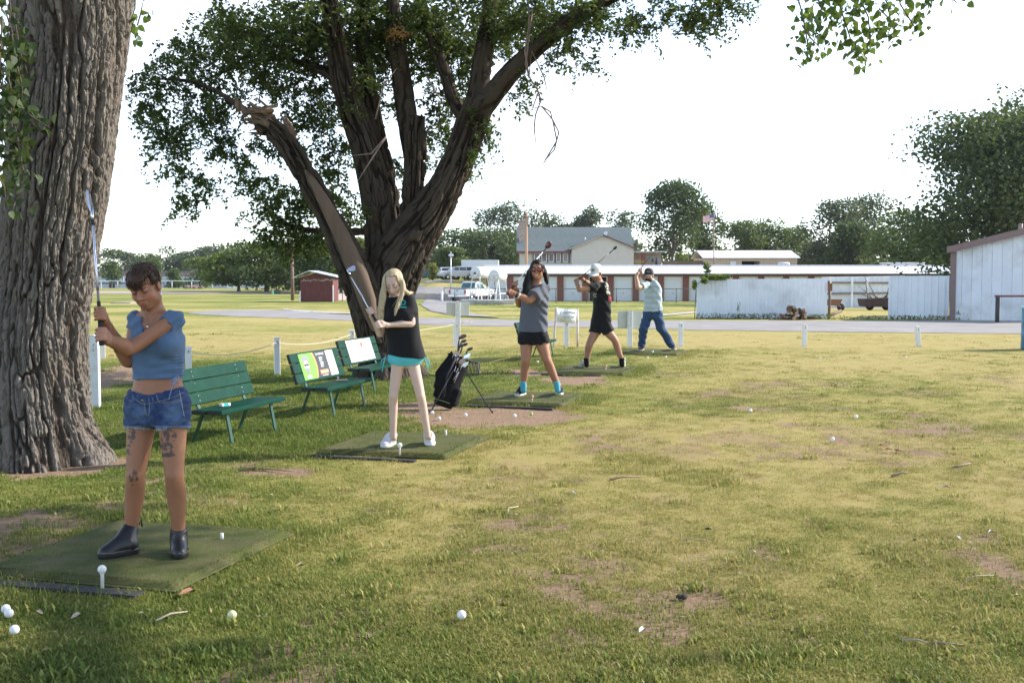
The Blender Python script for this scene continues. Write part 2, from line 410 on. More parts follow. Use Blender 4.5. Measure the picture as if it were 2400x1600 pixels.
# ------------------------------------------------------------------ tee mats: where they lie (shared by grass and mats)
TEES = []      # centre of each mat
def mat_pt(c, u, v): return Vector((c[0]+MAT_N.x*u+MAT_DIR.x*v, c[1]+MAT_N.y*u+MAT_DIR.y*v, 0))
MW, ML = 1.22, 1.30
for (fx, fy) in [(412,1392),(1045,1078),(1318,955),(1462,880),(1588,834)]:      # front right corner on the ground
    g = ground(fx, fy); c = (g.x-MAT_N.x*MW/2+MAT_DIR.x*ML/2, g.y-MAT_N.y*MW/2+MAT_DIR.y*ML/2); TEES.append(c)
def on_mat(x, y, grow=0.0):
    r = np.zeros(np.shape(x), bool)
    for c in TEES:
        dx, dy = x-c[0], y-c[1]
        r |= (np.abs(dx*MAT_N.x+dy*MAT_N.y) < MW/2+grow) & (np.abs(dx*MAT_DIR.x+dy*MAT_DIR.y) < ML/2+grow)
    return r
# ------------------------------------------------------------------ grass blades: tufts instanced on scattered points
def leafmat(name, ramp_cols, trans=.3, attr=None, rough=.6, scale=3.0):
    m, nt, b = newmat(name)
    out = nt.nodes['Material Output']
    geo = nt.nodes.new('ShaderNodeNewGeometry')
    n = nnode(nt, 'ShaderNodeTexNoise', Scale=scale, Detail=3.0); link(nt, geo.outputs['Position'], n.inputs['Vector'])
    rpi = nnode(nt, 'ShaderNodeMath', operation='MULTIPLY_ADD'); link(nt, geo.outputs['Random Per Island'], rpi.inputs[0]); rpi.inputs[1].default_value = .55
    mm = nnode(nt, 'ShaderNodeMath', operation='MULTIPLY'); link(nt, n.outputs['Fac'], mm.inputs[0]); mm.inputs[1].default_value = .5
    link(nt, mm.outputs[0], rpi.inputs[2])
    c = ramp(nt, rpi.outputs[0], ramp_cols)
    link(nt, c, b.inputs['Base Color']); b.inputs['Roughness'].default_value = rough; b.inputs['Specular IOR Level'].default_value = .3
    tr = nt.nodes.new('ShaderNodeBsdfTranslucent'); link(nt, mixc(nt, .35, c, (.30,.42,.05)), tr.inputs['Color'])
    ms = nt.nodes.new('ShaderNodeMixShader'); ms.inputs[0].default_value = trans
    link(nt, b.outputs[0], ms.inputs[1]); link(nt, tr.outputs[0], ms.inputs[2]); link(nt, ms.outputs[0], out.inputs['Surface'])
    return m
def blade_mat():
    m, nt, b = newmat('grass_blades'); out = nt.nodes['Material Output']
    geo = nt.nodes.new('ShaderNodeNewGeometry')
    al = nnode(nt, 'ShaderNodeAttribute', attribute_name='lush', attribute_type='INSTANCER')
    s1 = nnode(nt, 'ShaderNodeMath', operation='MULTIPLY_ADD'); link(nt, geo.outputs['Random Per Island'], s1.inputs[0]); s1.inputs[1].default_value = .7; s1.inputs[2].default_value = -.35
    s2 = nnode(nt, 'ShaderNodeMath', operation='ADD'); link(nt, al.outputs['Fac'], s2.inputs[0]); link(nt, s1.outputs[0], s2.inputs[1])
    c = ramp(nt, s2.outputs[0], [(.15, STRAW), (.40, STRAW2), (.62, GREEN2), (1.0, GREEN)])
    link(nt, c, b.inputs['Base Color']); b.inputs['Roughness'].default_value = .6; b.inputs['Specular IOR Level'].default_value = .25
    tr = nt.nodes.new('ShaderNodeBsdfTranslucent'); link(nt, c, tr.inputs['Color'])
    ms = nt.nodes.new('ShaderNodeMixShader'); ms.inputs[0].default_value = .35
    link(nt, b.outputs[0], ms.inputs[1]); link(nt, tr.outputs[0], ms.inputs[2]); link(nt, ms.outputs[0], out.inputs['Surface'])
    return m
BLADE = blade_mat()
tufts = bpy.data.collections.new('grass_tufts')
for k in range(7):
    V, Fc = [], []
    tall = k >= 4; weed = k == 6
    for i in range(26):
        a = rng.uniform(0, 6.28); r = .075*math.sqrt(rng.uniform()); bx, by = r*math.cos(a), r*math.sin(a)
        h = rng.uniform(.007, .019)*(2.2 if tall else 1); ln = rng.uniform(.2, 1.1)*h*(1.0 if tall else 1.3); aa = rng.uniform(0, 6.28); w = rng.uniform(.0014, .0028)*(2.6 if weed else 1)
        dx, dy = math.cos(aa), math.sin(aa); sx, sy = -dy*w, dx*w
        o = len(V)
        V += [(bx-sx, by-sy, -.01), (bx+sx, by+sy, -.01), (bx+dx*ln*.4+sx*.8, by+dy*ln*.4+sy*.8, h*.65), (bx+dx*ln*.4-sx*.8, by+dy*ln*.4-sy*.8, h*.65),
              (bx+dx*ln+sx*.15, by+dy*ln+sy*.15, h), (bx+dx*ln-sx*.15, by+dy*ln-sy*.15, h)]
        Fc += [(o, o+1, o+2, o+3), (o+3, o+2, o+4, o+5)]
    me = fastmesh('grass_tuft', np.array(V), np.array(Fc), BLADE)
    tufts.objects.link(bpy.data.objects.new('grass_tuft', me))
def scatter(n, y0, y1, p, umax=.50):
    t = rng.uniform(size=n); y = (y0**p + t*(y1**p-y0**p))**(1/p); u = rng.uniform(-umax, umax, n); return u*y, y
xs, ys = scatter(88000, 3.3, 30, .15, .68)
# longer grass round posts, benches, mats
ex, ey = [], []
for c in TEES:
    for k in range(420):
        side = rng.integers(0, 4); t = rng.uniform(-1, 1); e = rng.uniform(.02, .28)
        q = mat_pt(c, (MW/2+e)*(1 if side == 0 else -1), t*(ML/2+.2)) if side < 2 else mat_pt(c, t*(MW/2+.2), (ML/2+e)*(1 if side == 2 else -1))
        if side == 3 and rng.uniform() < .6: continue
        ex.append(q.x); ey.append(q.y)
for (a, b, r, n) in [(800,985,1.3,900),(560,1035,1.1,600),(880,930,1.2,500),(1250,850,.8,200),(215,955,.3,120),(640,880,.3,90),(1490,1090,.5,150),(1640,1120,.35,90)]:
    g = ground(a, b)
    for k in range(n):
        aa = rng.uniform(0, 6.28); rr = r*math.sqrt(rng.uniform()); ex.append(g.x+rr*math.cos(aa)*.8); ey.append(g.y+rr*math.sin(aa))
ne = len(ex); xs = np.concatenate([xs, ex]); ys = np.concatenate([ys, ey])
dd, ll = dirt_lush(xs, ys)
tallf = np.zeros(len(xs)); tallf[-ne:] = 1
keep = (rng.uniform(size=len(xs)) > sstep(.25, .85, dd)*1.15) & ~on_mat(xs, ys, -.02) & ((rng.uniform(size=len(xs)) < .22+.7*ll) | (tallf > 0))
cw = ground(70, 1075)
keep &= (np.hypot(xs-cw.x+.05, ys-cw.y-.45) > .62)
xs, ys, ll, tallf = xs[keep], ys[keep], ll[keep], tallf[keep]
zs = H(xs, ys) + (fbm(xs*2.3, ys*2.3, 0, 4, 5)-.5)*.035*(1-sstep(16, 26, ys)) - .004
pm = bpy.data.meshes.new('grass'); pm.vertices.add(len(xs)); pm.vertices.foreach_set('co', np.stack([xs, ys, zs], -1).astype(np.float32).ravel())
def pattr(nm, typ, arr, key='value'):
    a = pm.attributes.new(nm, typ, 'POINT'); a.data.foreach_set(key, np.ascontiguousarray(arr).ravel())
pattr('lush', 'FLOAT', np.clip(ll+.12*tallf, 0, 1).astype(np.float32))
sz = (.75+.5*rng.uniform(size=len(xs)))*(.7+.6*ll)*(1+.05*tallf)
pattr('size', 'FLOAT_VECTOR', np.stack([sz*(1+.05*np.maximum(0, ys-9)), sz*(1+.05*np.maximum(0, ys-9)), sz], -1).astype(np.float32), 'vector')
pattr('spin', 'FLOAT_VECTOR', np.stack([0*xs, 0*xs, rng.uniform(0, 6.28, len(xs))], -1).astype(np.float32), 'vector')
pattr('pick', 'INT', np.where(tallf > 0, rng.integers(2, 6, len(xs)), np.where(rng.uniform(size=len(xs)) < .02, 6, np.where(rng.uniform(size=len(xs)) < .03, 4, rng.integers(0, 4, len(xs))))).astype(np.int32))
go = tag(put('grass', pm), 'short patchy grass blades of the driving range lawn', 'grass', kind='stuff')
ng = bpy.data.node_groups.new('scatter_tufts', 'GeometryNodeTree')
ng.interface.new_socket('Geometry', in_out='INPUT', socket_type='NodeSocketGeometry'); ng.interface.new_socket('Geometry', in_out='OUTPUT', socket_type='NodeSocketGeometry')
gi, gout = ng.nodes.new('NodeGroupInput'), ng.nodes.new('NodeGroupOutput')
iop = ng.nodes.new('GeometryNodeInstanceOnPoints'); ci = ng.nodes.new('GeometryNodeCollectionInfo')
ci.inputs['Collection'].default_value = tufts; ci.inputs['Separate Children'].default_value = True; ci.inputs['Reset Children'].default_value = True
def na(nm, t): n = ng.nodes.new('GeometryNodeInputNamedAttribute'); n.data_type = t; n.inputs['Name'].default_value = nm; return [o for o in n.outputs if o.enabled and o.name == 'Attribute'][0]
ng.links.new(gi.outputs[0], iop.inputs['Points']); ng.links.new(ci.outputs[0], iop.inputs['Instance']); iop.inputs['Pick Instance'].default_value = True
ng.links.new(na('pick', 'INT'), iop.inputs['Instance Index']); ng.links.new(na('spin', 'FLOAT_VECTOR'), iop.inputs['Rotation']); ng.links.new(na('size', 'FLOAT_VECTOR'), iop.inputs['Scale'])
ng.links.new(iop.outputs[0], gout.inputs[0])
md = go.modifiers.new('scatter', 'NODES'); md.node_group = ng
# ------------------------------------------------------------------ leaves, bark and trees
def leaf_quads(C, size, rg, aspect=.5, up=.35, n=None, hang=0.0):
    """one folded leaf per centre: two triangles-wide rhombus (4 verts, 1 quad bent by a fold) """
    n = len(C)
    d = rg.normal(size=(n, 3)); d[:, 2] = d[:, 2]*.6 - hang; d /= np.linalg.norm(d, axis=1, keepdims=True)
    nn = rg.normal(size=(n, 3)); nn[:, 2] = np.abs(nn[:, 2]) + up
    s = np.cross(d, nn); s /= np.linalg.norm(s, axis=1, keepdims=True)+1e-9; nn = np.cross(s, d)
    L = (size*(.7+.6*rg.uniform(size=n)))[:, None] if np.ndim(size) == 0 else size[:, None]
    a = C - d*L*.5; b = C + d*L*.5; m = C - d*L*.08
    l = m + s*L*aspect*.5 + nn*L*.06; r = m - s*L*aspect*.5 + nn*L*.06
    V = np.stack([a, l, b, r], 1).reshape(-1, 3); o = np.arange(n)*4
    return V, np.stack([o, o+1, o+2, o+3], -1)
def blob_points(n, c, rad, rg, shell=.55):
    d = rg.normal(size=(n, 3)); d /= np.linalg.norm(d, axis=1, keepdims=True)
    r = shell + (1-shell)*rg.uniform(size=n)**.7; r *= 1+.09*rg.normal(size=n)
    return np.array(c) + d*r[:, None]*np.array(rad)
ELM_LEAF = leafmat('elm_leaves', [(.15, (.024,.040,.012)), (.5, (.046,.070,.020)), (.85, (.080,.108,.030)), (1, (.15,.155,.042))], .28)
COTTON_LEAF = leafmat('cottonwood_leaves', [(.15, (.045,.085,.02)), (.55, (.08,.13,.028)), (.9, (.13,.18,.04))], .38)
FAR_LEAF = [leafmat('far_leaves_dark', [(.15, (.032,.052,.022)), (.55, (.06,.088,.033)), (.95, (.095,.125,.045))], .22, scale=.5),
            leafmat('far_leaves_mid', [(.15, (.045,.07,.022)), (.55, (.08,.115,.032)), (.95, (.13,.16,.045))], .25, scale=.5),
            leafmat('far_leaves_bright', [(.15, (.075,.11,.02)), (.55, (.13,.175,.03)), (.95, (.21,.24,.05))], .3, scale=.5),
            leafmat('far_leaves_yellow', [(.15, (.16,.17,.03)), (.55, (.25,.25,.05)), (.95, (.34,.31,.08))], .3, scale=.8),
            leafmat('far_leaves_grey', [(.15, (.055,.072,.045)), (.55, (.09,.11,.065)), (.95, (.135,.15,.085))], .2, scale=.5)]
def barkmat(name, hi, lo, red, bump=.9, scale=9.0, stretch=(1,1,.18), use_attr=False, rs_=.27):
    m, nt, b = newmat(name)
    tc = nt.nodes.new('ShaderNodeTexCoord'); mp = nnode(nt, 'ShaderNodeMapping'); mp.inputs['Scale'].default_value = stretch
    link(nt, tc.outputs['Object'], mp.inputs['Vector'])
    n1 = nnode(nt, 'ShaderNodeTexNoise', Scale=scale, Detail=8.0, Roughness=.65, Distortion=.6); link(nt, mp.outputs[0], n1.inputs['Vector'])
    n2 = nnode(nt, 'ShaderNodeTexNoise', Scale=2.2, Detail=4.0); link(nt, tc.outputs['Object'], n2.inputs['Vector'])
    v = nnode(nt, 'ShaderNodeTexVoronoi', Scale=scale*1.6); link(nt, mp.outputs[0], v.inputs['Vector'])
    if use_attr:
        al = nnode(nt, 'ShaderNodeAttribute', attribute_name='ridge'); ma = nnode(nt, 'ShaderNodeMath', operation='MULTIPLY_ADD')
        link(nt, n1.outputs['Fac'], ma.inputs[0]); ma.inputs[1].default_value = .6; link(nt, al.outputs['Fac'], ma.inputs[2]); f = ma.outputs[0]
        c = ramp(nt, f, [(rs_, lo), (rs_+.22, tuple((p+q)/2 for p, q in zip(lo, hi))), (rs_+.5, hi)])
    else: f = n1.outputs['Fac']; c = ramp(nt, f, [(.36, lo), (.62, hi)])
    c = mixc(nt, ramp(nt, n2.outputs['Fac'], [(.5, (0,)), (.75, (.6,))]), c, red)
    link(nt, c, b.inputs['Base Color']); b.inputs['Roughness'].default_value = .95; b.inputs['Specular IOR Level'].default_value = .15
    ad = nnode(nt, 'ShaderNodeMath', operation='MULTIPLY_ADD'); link(nt, v.outputs['Distance'], ad.inputs[0]); ad.inputs[1].default_value = .7; link(nt, n1.outputs['Fac'], ad.inputs[2])
    bp = nnode(nt, 'ShaderNodeBump', Strength=bump, Distance=.03); link(nt, ad.outputs[0], bp.inputs['Height']); link(nt, bp.outputs[0], b.inputs['Normal'])
    return m
COTTON_BARK = barkmat('cottonwood_bark', (.19,.165,.142), (.06,.046,.036), (.12,.088,.064), 1.0, 26.0, (1,1,.35), True)
ELM_BARK = barkmat('elm_bark', (.066,.052,.040), (.020,.015,.012), (.056,.036,.025), 1.0, 10.0, (1,1,.25), True, .5)
FAR_BARK = M('far_bark', (.10,.08,.065), .95, var=.3, vscale=3)
BARE_WOOD = M('bare_weathered_wood', (.135,.09,.062), .85, var=.22, vscale=5, stretch=(1,1,.12), bump=.4, bscale=25, dirt=(.09,.06,.04), dscale=3)
BRANCH = M('twig_bark', (.085,.062,.048), .95, var=.25, vscale=8)

def limb_mesh(pts, rad, nseg=40, nang=48, amp=.02, freq=(9, 1.6), seed=0, lobes=0.0, res=None):
    """bark-covered limb along smooth path; furrows run along it. returns V, F, ridge"""
    P = np.array([tuple(p) for p in pts], float); rad = np.array(rad, float)
    seg = np.r_[0, np.cumsum(np.linalg.norm(np.diff(P, axis=0), axis=1))]; t = np.linspace(0, seg[-1], nseg)
    def sm(a):
        v = np.interp(t, seg, a)
        k = max(1, nseg//(len(P)*2)); ker = np.ones(2*k+1)/(2*k+1); pv = np.r_[[v[0]*2-v[i] for i in range(k, 0, -1)], v, [v[-1]*2-v[-2-i] for i in range(k)]]
        return np.convolve(pv, ker, 'valid')
    C = np.stack([sm(P[:, i]) for i in range(3)], -1); r = np.maximum(sm(rad), .004)
    T = np.gradient(C, axis=0); T /= np.linalg.norm(T, axis=1, keepdims=True)
    up = np.array([0., -1, 0]); U = []
    for i in range(nseg):
        up = up - T[i]*up.dot(T[i]); up /= np.linalg.norm(up); U.append(up.copy())
    U = np.array(U); S = np.cross(T, U)
    a = np.linspace(0, 2*np.pi, nang, endpoint=False)
    A, L = np.meshgrid(a, t); Rr = r[:, None]*np.ones_like(A)
    px = np.cos(A)*Rr.mean()*freq[0]; py = np.sin(A)*Rr.mean()*freq[0]; pz = L*freq[1]
    w = fbm(px*.5+7, py*.5, pz*1.2, 3, seed+5)
    ridge = sstep(.03, .30, np.abs(2*vnoise(px+1.2*w, py, pz+w*1.5, seed+1)-1)); r2 = sstep(.02, .32, np.abs(2*vnoise(px*1.9, py*1.9+w, pz*2.1, seed+2)-1))
    rd = np.clip(ridge*(.4+.6*r2), 0, 1)
    if lobes: Rr = Rr*(1+lobes*(fbm(np.cos(A)*1.3+3, np.sin(A)*1.3, L*.5, 2, seed+9)-.5))
    Rr = Rr + amp*(rd-.8)
    V = C[:, None, :] + Rr[..., None]*(np.cos(A)[..., None]*U[:, None, :]+np.sin(A)[..., None]*S[:, None, :])
    ii = np.arange(nseg*nang).reshape(nseg, nang); nx_ = np.roll(ii, -1, 1)
    q = np.stack([ii[:-1], nx_[:-1], nx_[1:], ii[1:]], -1).reshape(-1, 4)
    return V.reshape(-1, 3), q, rd.ravel()
def joinVF(parts):
    V, Fq, Rd, o = [], [], [], 0
    for (v, f, r) in parts: V.append(v); Fq.append(f+o); Rd.append(r); o += len(v)
    return np.concatenate(V), np.concatenate(Fq), np.concatenate(Rd)
def bark_object(name, parts, m, parent):
    V, Fq, Rd = joinVF(parts); me = fastmesh(name, V, Fq, m, True)
    a = me.attributes.new('ridge', 'FLOAT', 'POINT'); a.data.foreach_set('value', Rd.astype(np.float32))
    return put(name, me, parent)
def twig_leaves(starts, dirs, length, nleaf, size, rg, droop=.5, spread=.05):
    """leaf centres along drooping twigs"""
    C = []
    for s, d, l in zip(starts, dirs, length):
        t = rg.uniform(.05, 1, nleaf); p = s[None] + d[None]*(t*l)[:, None]; p[:, 2] -= droop*l*t**2
        C.append(p + rg.normal(size=(nleaf, 3))*spread)
    return np.concatenate(C)

# ---------------- big cottonwood on the left
g0 = ground(72, 1085); CWY = 9.55
cw_root = thing('cottonwood_tree', 'huge old cottonwood with deeply furrowed grey bark beside the front tee', 'tree', (at(75, 1060, CWY).x, CWY, 0))
prof = [(1112,68,196),(1085,70,186),(1050,72,172),(1000,72,156),(940,72,146),(880,75,141),(800,80,132),(720,92,124),(640,104,123),(560,112,126),(480,124,129),(400,134,132),(320,142,134),(240,150,135),(160,160,135),(80,166,142),(0,168,150),(-120,172,152),(-300,180,150),(-520,190,142)]
pts = [at(cx, y, CWY) for (y, cx, w) in prof]; rr = [w*CWY/F*.87 for (y, cx, w) in prof]
pts[0].z = -.12
Vt, Ft, Rt = limb_mesh(pts, rr, 760, 520, .0, seed=3)
# furrowed bark: ridges that wind and join, plus root flare
Lz = Vt[:, 2]; cx_ = np.interp(Lz, [p.z for p in pts], [p.x for p in pts]); ang = np.arctan2(Vt[:, 1]-CWY, Vt[:, 0]-cx_)
tw = ang + .20*Lz + .12*np.sin(Lz*1.3) ; cs, sn = np.cos(tw), np.sin(tw)
wv = fbm(cs*2.2, sn*2.2, Lz*1.6, 4, 31); wv2 = fbm(cs*5, sn*5, Lz*3.2, 3, 77)
def rid(f, fz, seed, wa):
    n = vnoise(cs*f+wa*(wv-.5)*3, sn*f+wa*(wv2-.5)*3, Lz*fz+wa*(wv-.5)*4, seed); return np.abs(2*n-1)
c1 = rid(6.0, .85, 41, .7); c2 = rid(11.5, 2.1, 43, .6); c3 = rid(24, 9, 47, .5)
fine = fbm(cs*40, sn*40, Lz*30, 3, 53)-.25+.7*(fbm(cs*16, sn*16, Lz*14, 2, 59)-.5)
c4 = rid(8, 5.5, 61, 1.0); r1 = sstep(.03, .17, c1); r2 = sstep(.02, .17, c2); r3 = sstep(0, .3, c3)*(.6+.4*sstep(.0, .10, c4))
relief = r1*(.5+.5*r2)*(.66+.34*r3)
big = sstep(.55, .8, fbm(cs*1.2+9, sn*1.2, Lz*.8, 3, 91))
disp = .066*relief*(.85-.35*big) + .018*fine - .038
flare = .13*sstep(.40, -.05, Lz)*(np.sin(ang*5+1.1)*.6+np.sin(ang*3+2.0)*.5+.15)
rad_n = np.stack([Vt[:, 0]-cx_, Vt[:, 1]-CWY], -1); rad_n /= np.linalg.norm(rad_n, axis=1, keepdims=True)+1e-9
Vt[:, :2] += rad_n*(disp+flare)[:, None]
# cottonwood upper limbs (above the frame)
hi_ = pts[-1]; cw_parts = [(Vt, Ft, np.clip(relief*.8+.25*fine-.12, 0, 1))]
cw_limbs = []
for (dx, dy, dz, r, L) in [(-.5,.3,1,.36,5),(.55,-.35,1,.33,5.5),(.1,.6,1,.3,5),(-.3,-.7,.8,.28,4.5)]:
    d = Vector((dx, dy, dz)).normalized(); p = [hi_-Vector((0,0,.5)), hi_+d*L*.4, hi_+d*L*.75+Vector((0,0,.4)), hi_+d*L+Vector((0,0,1.2))]
    cw_limbs.append(p); cw_parts.append(limb_mesh(p, [r, r*.8, r*.5, r*.2], 30, 20, .03, seed=int(L*10)))
bark_object('trunk', cw_parts, COTTON_BARK, cw_root)
# hanging shoots with broad leaves at the left edge
rg = np.random.default_rng(5)
def heart_leaves(C, size, rg, hang=.9):
    n = len(C); d = rg.normal(size=(n, 3))*.6; d[:, 2] -= hang; d /= np.linalg.norm(d, axis=1, keepdims=True)
    nn = rg.normal(size=(n, 3)); nn[:, 1] -= .6; s = np.cross(d, nn); s /= np.linalg.norm(s, axis=1, keepdims=True)+1e-9; nn = np.cross(s, d)
    L = (size*(.65+.7*rg.uniform(size=n)))[:, None]
    a = C-d*L*.42; l1 = C-d*L*.28+s*L*.42+nn*L*.05; l2 = C+d*L*.1+s*L*.36+nn*L*.09; b = C+d*L*.62; r2_ = C+d*L*.1-s*L*.36+nn*L*.09; r1_ = C-d*L*.28-s*L*.42+nn*L*.05
    V = np.stack([a, l1, l2, b, r2_, r1_], 1).reshape(-1, 3); o = (np.arange(n)*6)[:, None]
    F1 = np.concatenate([o+np.array([0,1,2,3]), o+np.array([0,3,4,5])]); return V, F1
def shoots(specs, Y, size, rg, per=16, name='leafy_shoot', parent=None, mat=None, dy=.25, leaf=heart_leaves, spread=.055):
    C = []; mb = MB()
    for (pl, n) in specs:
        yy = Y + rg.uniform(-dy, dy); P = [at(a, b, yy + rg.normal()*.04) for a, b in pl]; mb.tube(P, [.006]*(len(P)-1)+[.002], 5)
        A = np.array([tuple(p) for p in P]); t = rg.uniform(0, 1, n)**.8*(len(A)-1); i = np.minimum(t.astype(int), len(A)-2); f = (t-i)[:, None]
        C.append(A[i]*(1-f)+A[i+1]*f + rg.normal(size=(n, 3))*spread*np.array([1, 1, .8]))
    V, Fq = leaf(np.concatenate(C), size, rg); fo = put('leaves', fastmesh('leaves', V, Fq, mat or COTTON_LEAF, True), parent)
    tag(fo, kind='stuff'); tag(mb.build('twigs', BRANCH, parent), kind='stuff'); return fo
sp = []
for k in range(16):
    x0 = rg.uniform(-40, 40); y0 = rg.uniform(-60, 300); ln = rg.uniform(80, 260)
    sp.append(([(x0, y0), (x0+rg.uniform(-5, 25), y0+ln*.5), (x0+rg.uniform(-10, 25), y0+ln)], int(ln*.16)))
sp += [([(10,190),(40,240),(75,275),(118,300)], 26), ([(20,240),(70,285),(110,320)], 14), ([(-10,330),(30,380),(50,410)], 18), ([(-10,400),(10,440),(15,490)], 14), ([(-20,60),(10,120),(30,180)], 22),([(-20,280),(20,330),(60,345)],14)]
sh_root = cw_root
shoots(sp, CWY-1.0, .062, rg, parent=cw_root, mat=leafmat('cottonwood_leaves_painted_shade', [(.15, (.012,.024,.008)), (.55, (.025,.046,.012)), (.95, (.06,.085,.022))], .2))  # darker copy of the leaf colours, shade put into the colour
sp = [([(318,-30),(316,20),(305,50)], 9), ([(306,40),(316,75),(322,110)], 8), ([(322,60),(330,30),(336,0)],6)]
shoots(sp, CWY+.2, .075, rg, parent=cw_root, dy=.1)
# its crown, all above the frame
C = []
for p in cw_limbs:
    for k in range(10):
        e = p[3]+Vector(rg.normal(size=3)*np.array([1.7, 1.7, .9])); C.append(blob_points(420, e, (1.0, 1.0, .7), rg, .3))
C = np.concatenate(C); C = C[C[:, 2] > 5.8]
V, Fq = leaf_quads(C, .20, rg, .9)
tag(put('crown', fastmesh('crown', V, Fq, COTTON_LEAF), cw_root), kind='stuff')

# ---------------- second cottonwood, right of the frame: one branch hangs into view, its crown shades the front tees
T2 = Vector((8.3, 4.3, 0))
t2 = thing('cottonwood_tree', 'cottonwood whose leafy branch hangs into the top right corner of the sky', 'tree', T2)
top2 = T2+Vector((-.2, -.2, 4.6))
lim = [[T2+Vector((0,0,-.1)), T2+Vector((.05,0,1.6)), T2+Vector((-.1,-.1,3.2)), top2]]
rads = [[.62,.45,.42,.40]]
ends = []
for (dx, dy, dz, L, r) in [(-.55,.75,.55,5.6,.2),(-.8,.25,.5,5.2,.2),(.3,.6,.8,4.5,.2),(-.1,.95,.6,6,.2),(.7,.3,.8,4.2,.18),(-.3,.4,1.1,5,.24),(-.35,.9,.45,6.4,.18),(-.7,.6,.5,6.6,.18),(.2,.9,.6,6.6,.18)]:
    d = Vector((dx, dy, dz)).normalized(); p = [top2-Vector((0,0,.3)), top2+d*L*.45, top2+d*L*.8+Vector((0,0,.1)), top2+d*L]; lim.append(p); rads.append([r, r*.75, r*.45, r*.15]); ends.append(p)
br = [top2+Vector((-.7,0,.3)), Vector((6.6,7.3,5.3)), Vector((5.0,8.8,4.75)), Vector((3.9,9.0,4.05)), Vector((3.35,9.0,3.75))]
lim.append(br); rads.append([.12,.09,.06,.03,.012])
bark_object('trunk', [limb_mesh(p, r, 40, 28, .025, seed=i) for i, (p, r) in enumerate(zip(lim, rads))], COTTON_BARK, t2)
rg = np.random.default_rng(15)
sp = [([(1860,-40),(1880,30),(1893,100),(1890,150)], 60), ([(1900,-50),(1925,20),(1915,70),(1905,110)], 46), ([(1950,-50),(1970,20),(1990,80),(2010,150)], 80), ([(2000,-40),(2035,40),(2040,90),(2018,160)], 80),
      ([(2050,-60),(2080,10),(2090,60),(2075,95)], 60), ([(2100,-50),(2110,10),(2135,50),(2148,72)], 50), ([(2150,-50),(2170,-10),(2165,25)], 26), ([(2210,-40),(2228,-5),(2250,12)], 14),
      ([(1880,-60),(1960,-20),(2060,-10)], 60), ([(1930,-30),(1945,10),(1950,60)], 40), ([(2010,-60),(2005,10),(1985,50)], 44), ([(1880,60),(1900,90),(1930,120)], 16), ([(2060,20),(2100,60),(2085,100)],22)]
shoots(sp, 9.0, .056, rg, parent=t2, dy=.45, spread=.06)
C = []
for p in ends:
    for k in range(9):
        w = rg.uniform(.45, 1.05); e = p[1]*(1-w)+p[3]*w if w < 1 else p[3]; e = e+Vector(rg.normal(size=3)*np.array([.9, .9, .6])); C.append(blob_points(330, e, (1.0, 1.0, .75), rg, .2))
C = np.concatenate(C)
sx_ = C[:, 0]-C[:, 2]*math.sin(SUN_AZ)/math.tan(SUN_EL); C = C[rg.uniform(size=len(C)) < np.clip(.62-.4*(sx_+2.2), .05, .62)]  # unseen crown thinned by where its shadow lands, so the right lawn stays lit
C = C[~((C[:, 0] < C[:, 1]*.50+.3) & (C[:, 2] < CAM_H+.34*C[:, 1]+.5))]
V, Fq = leaf_quads(C, .125, rg, .85)
tag(put('crown', fastmesh('crown', V, Fq, COTTON_LEAF), t2), kind='stuff')

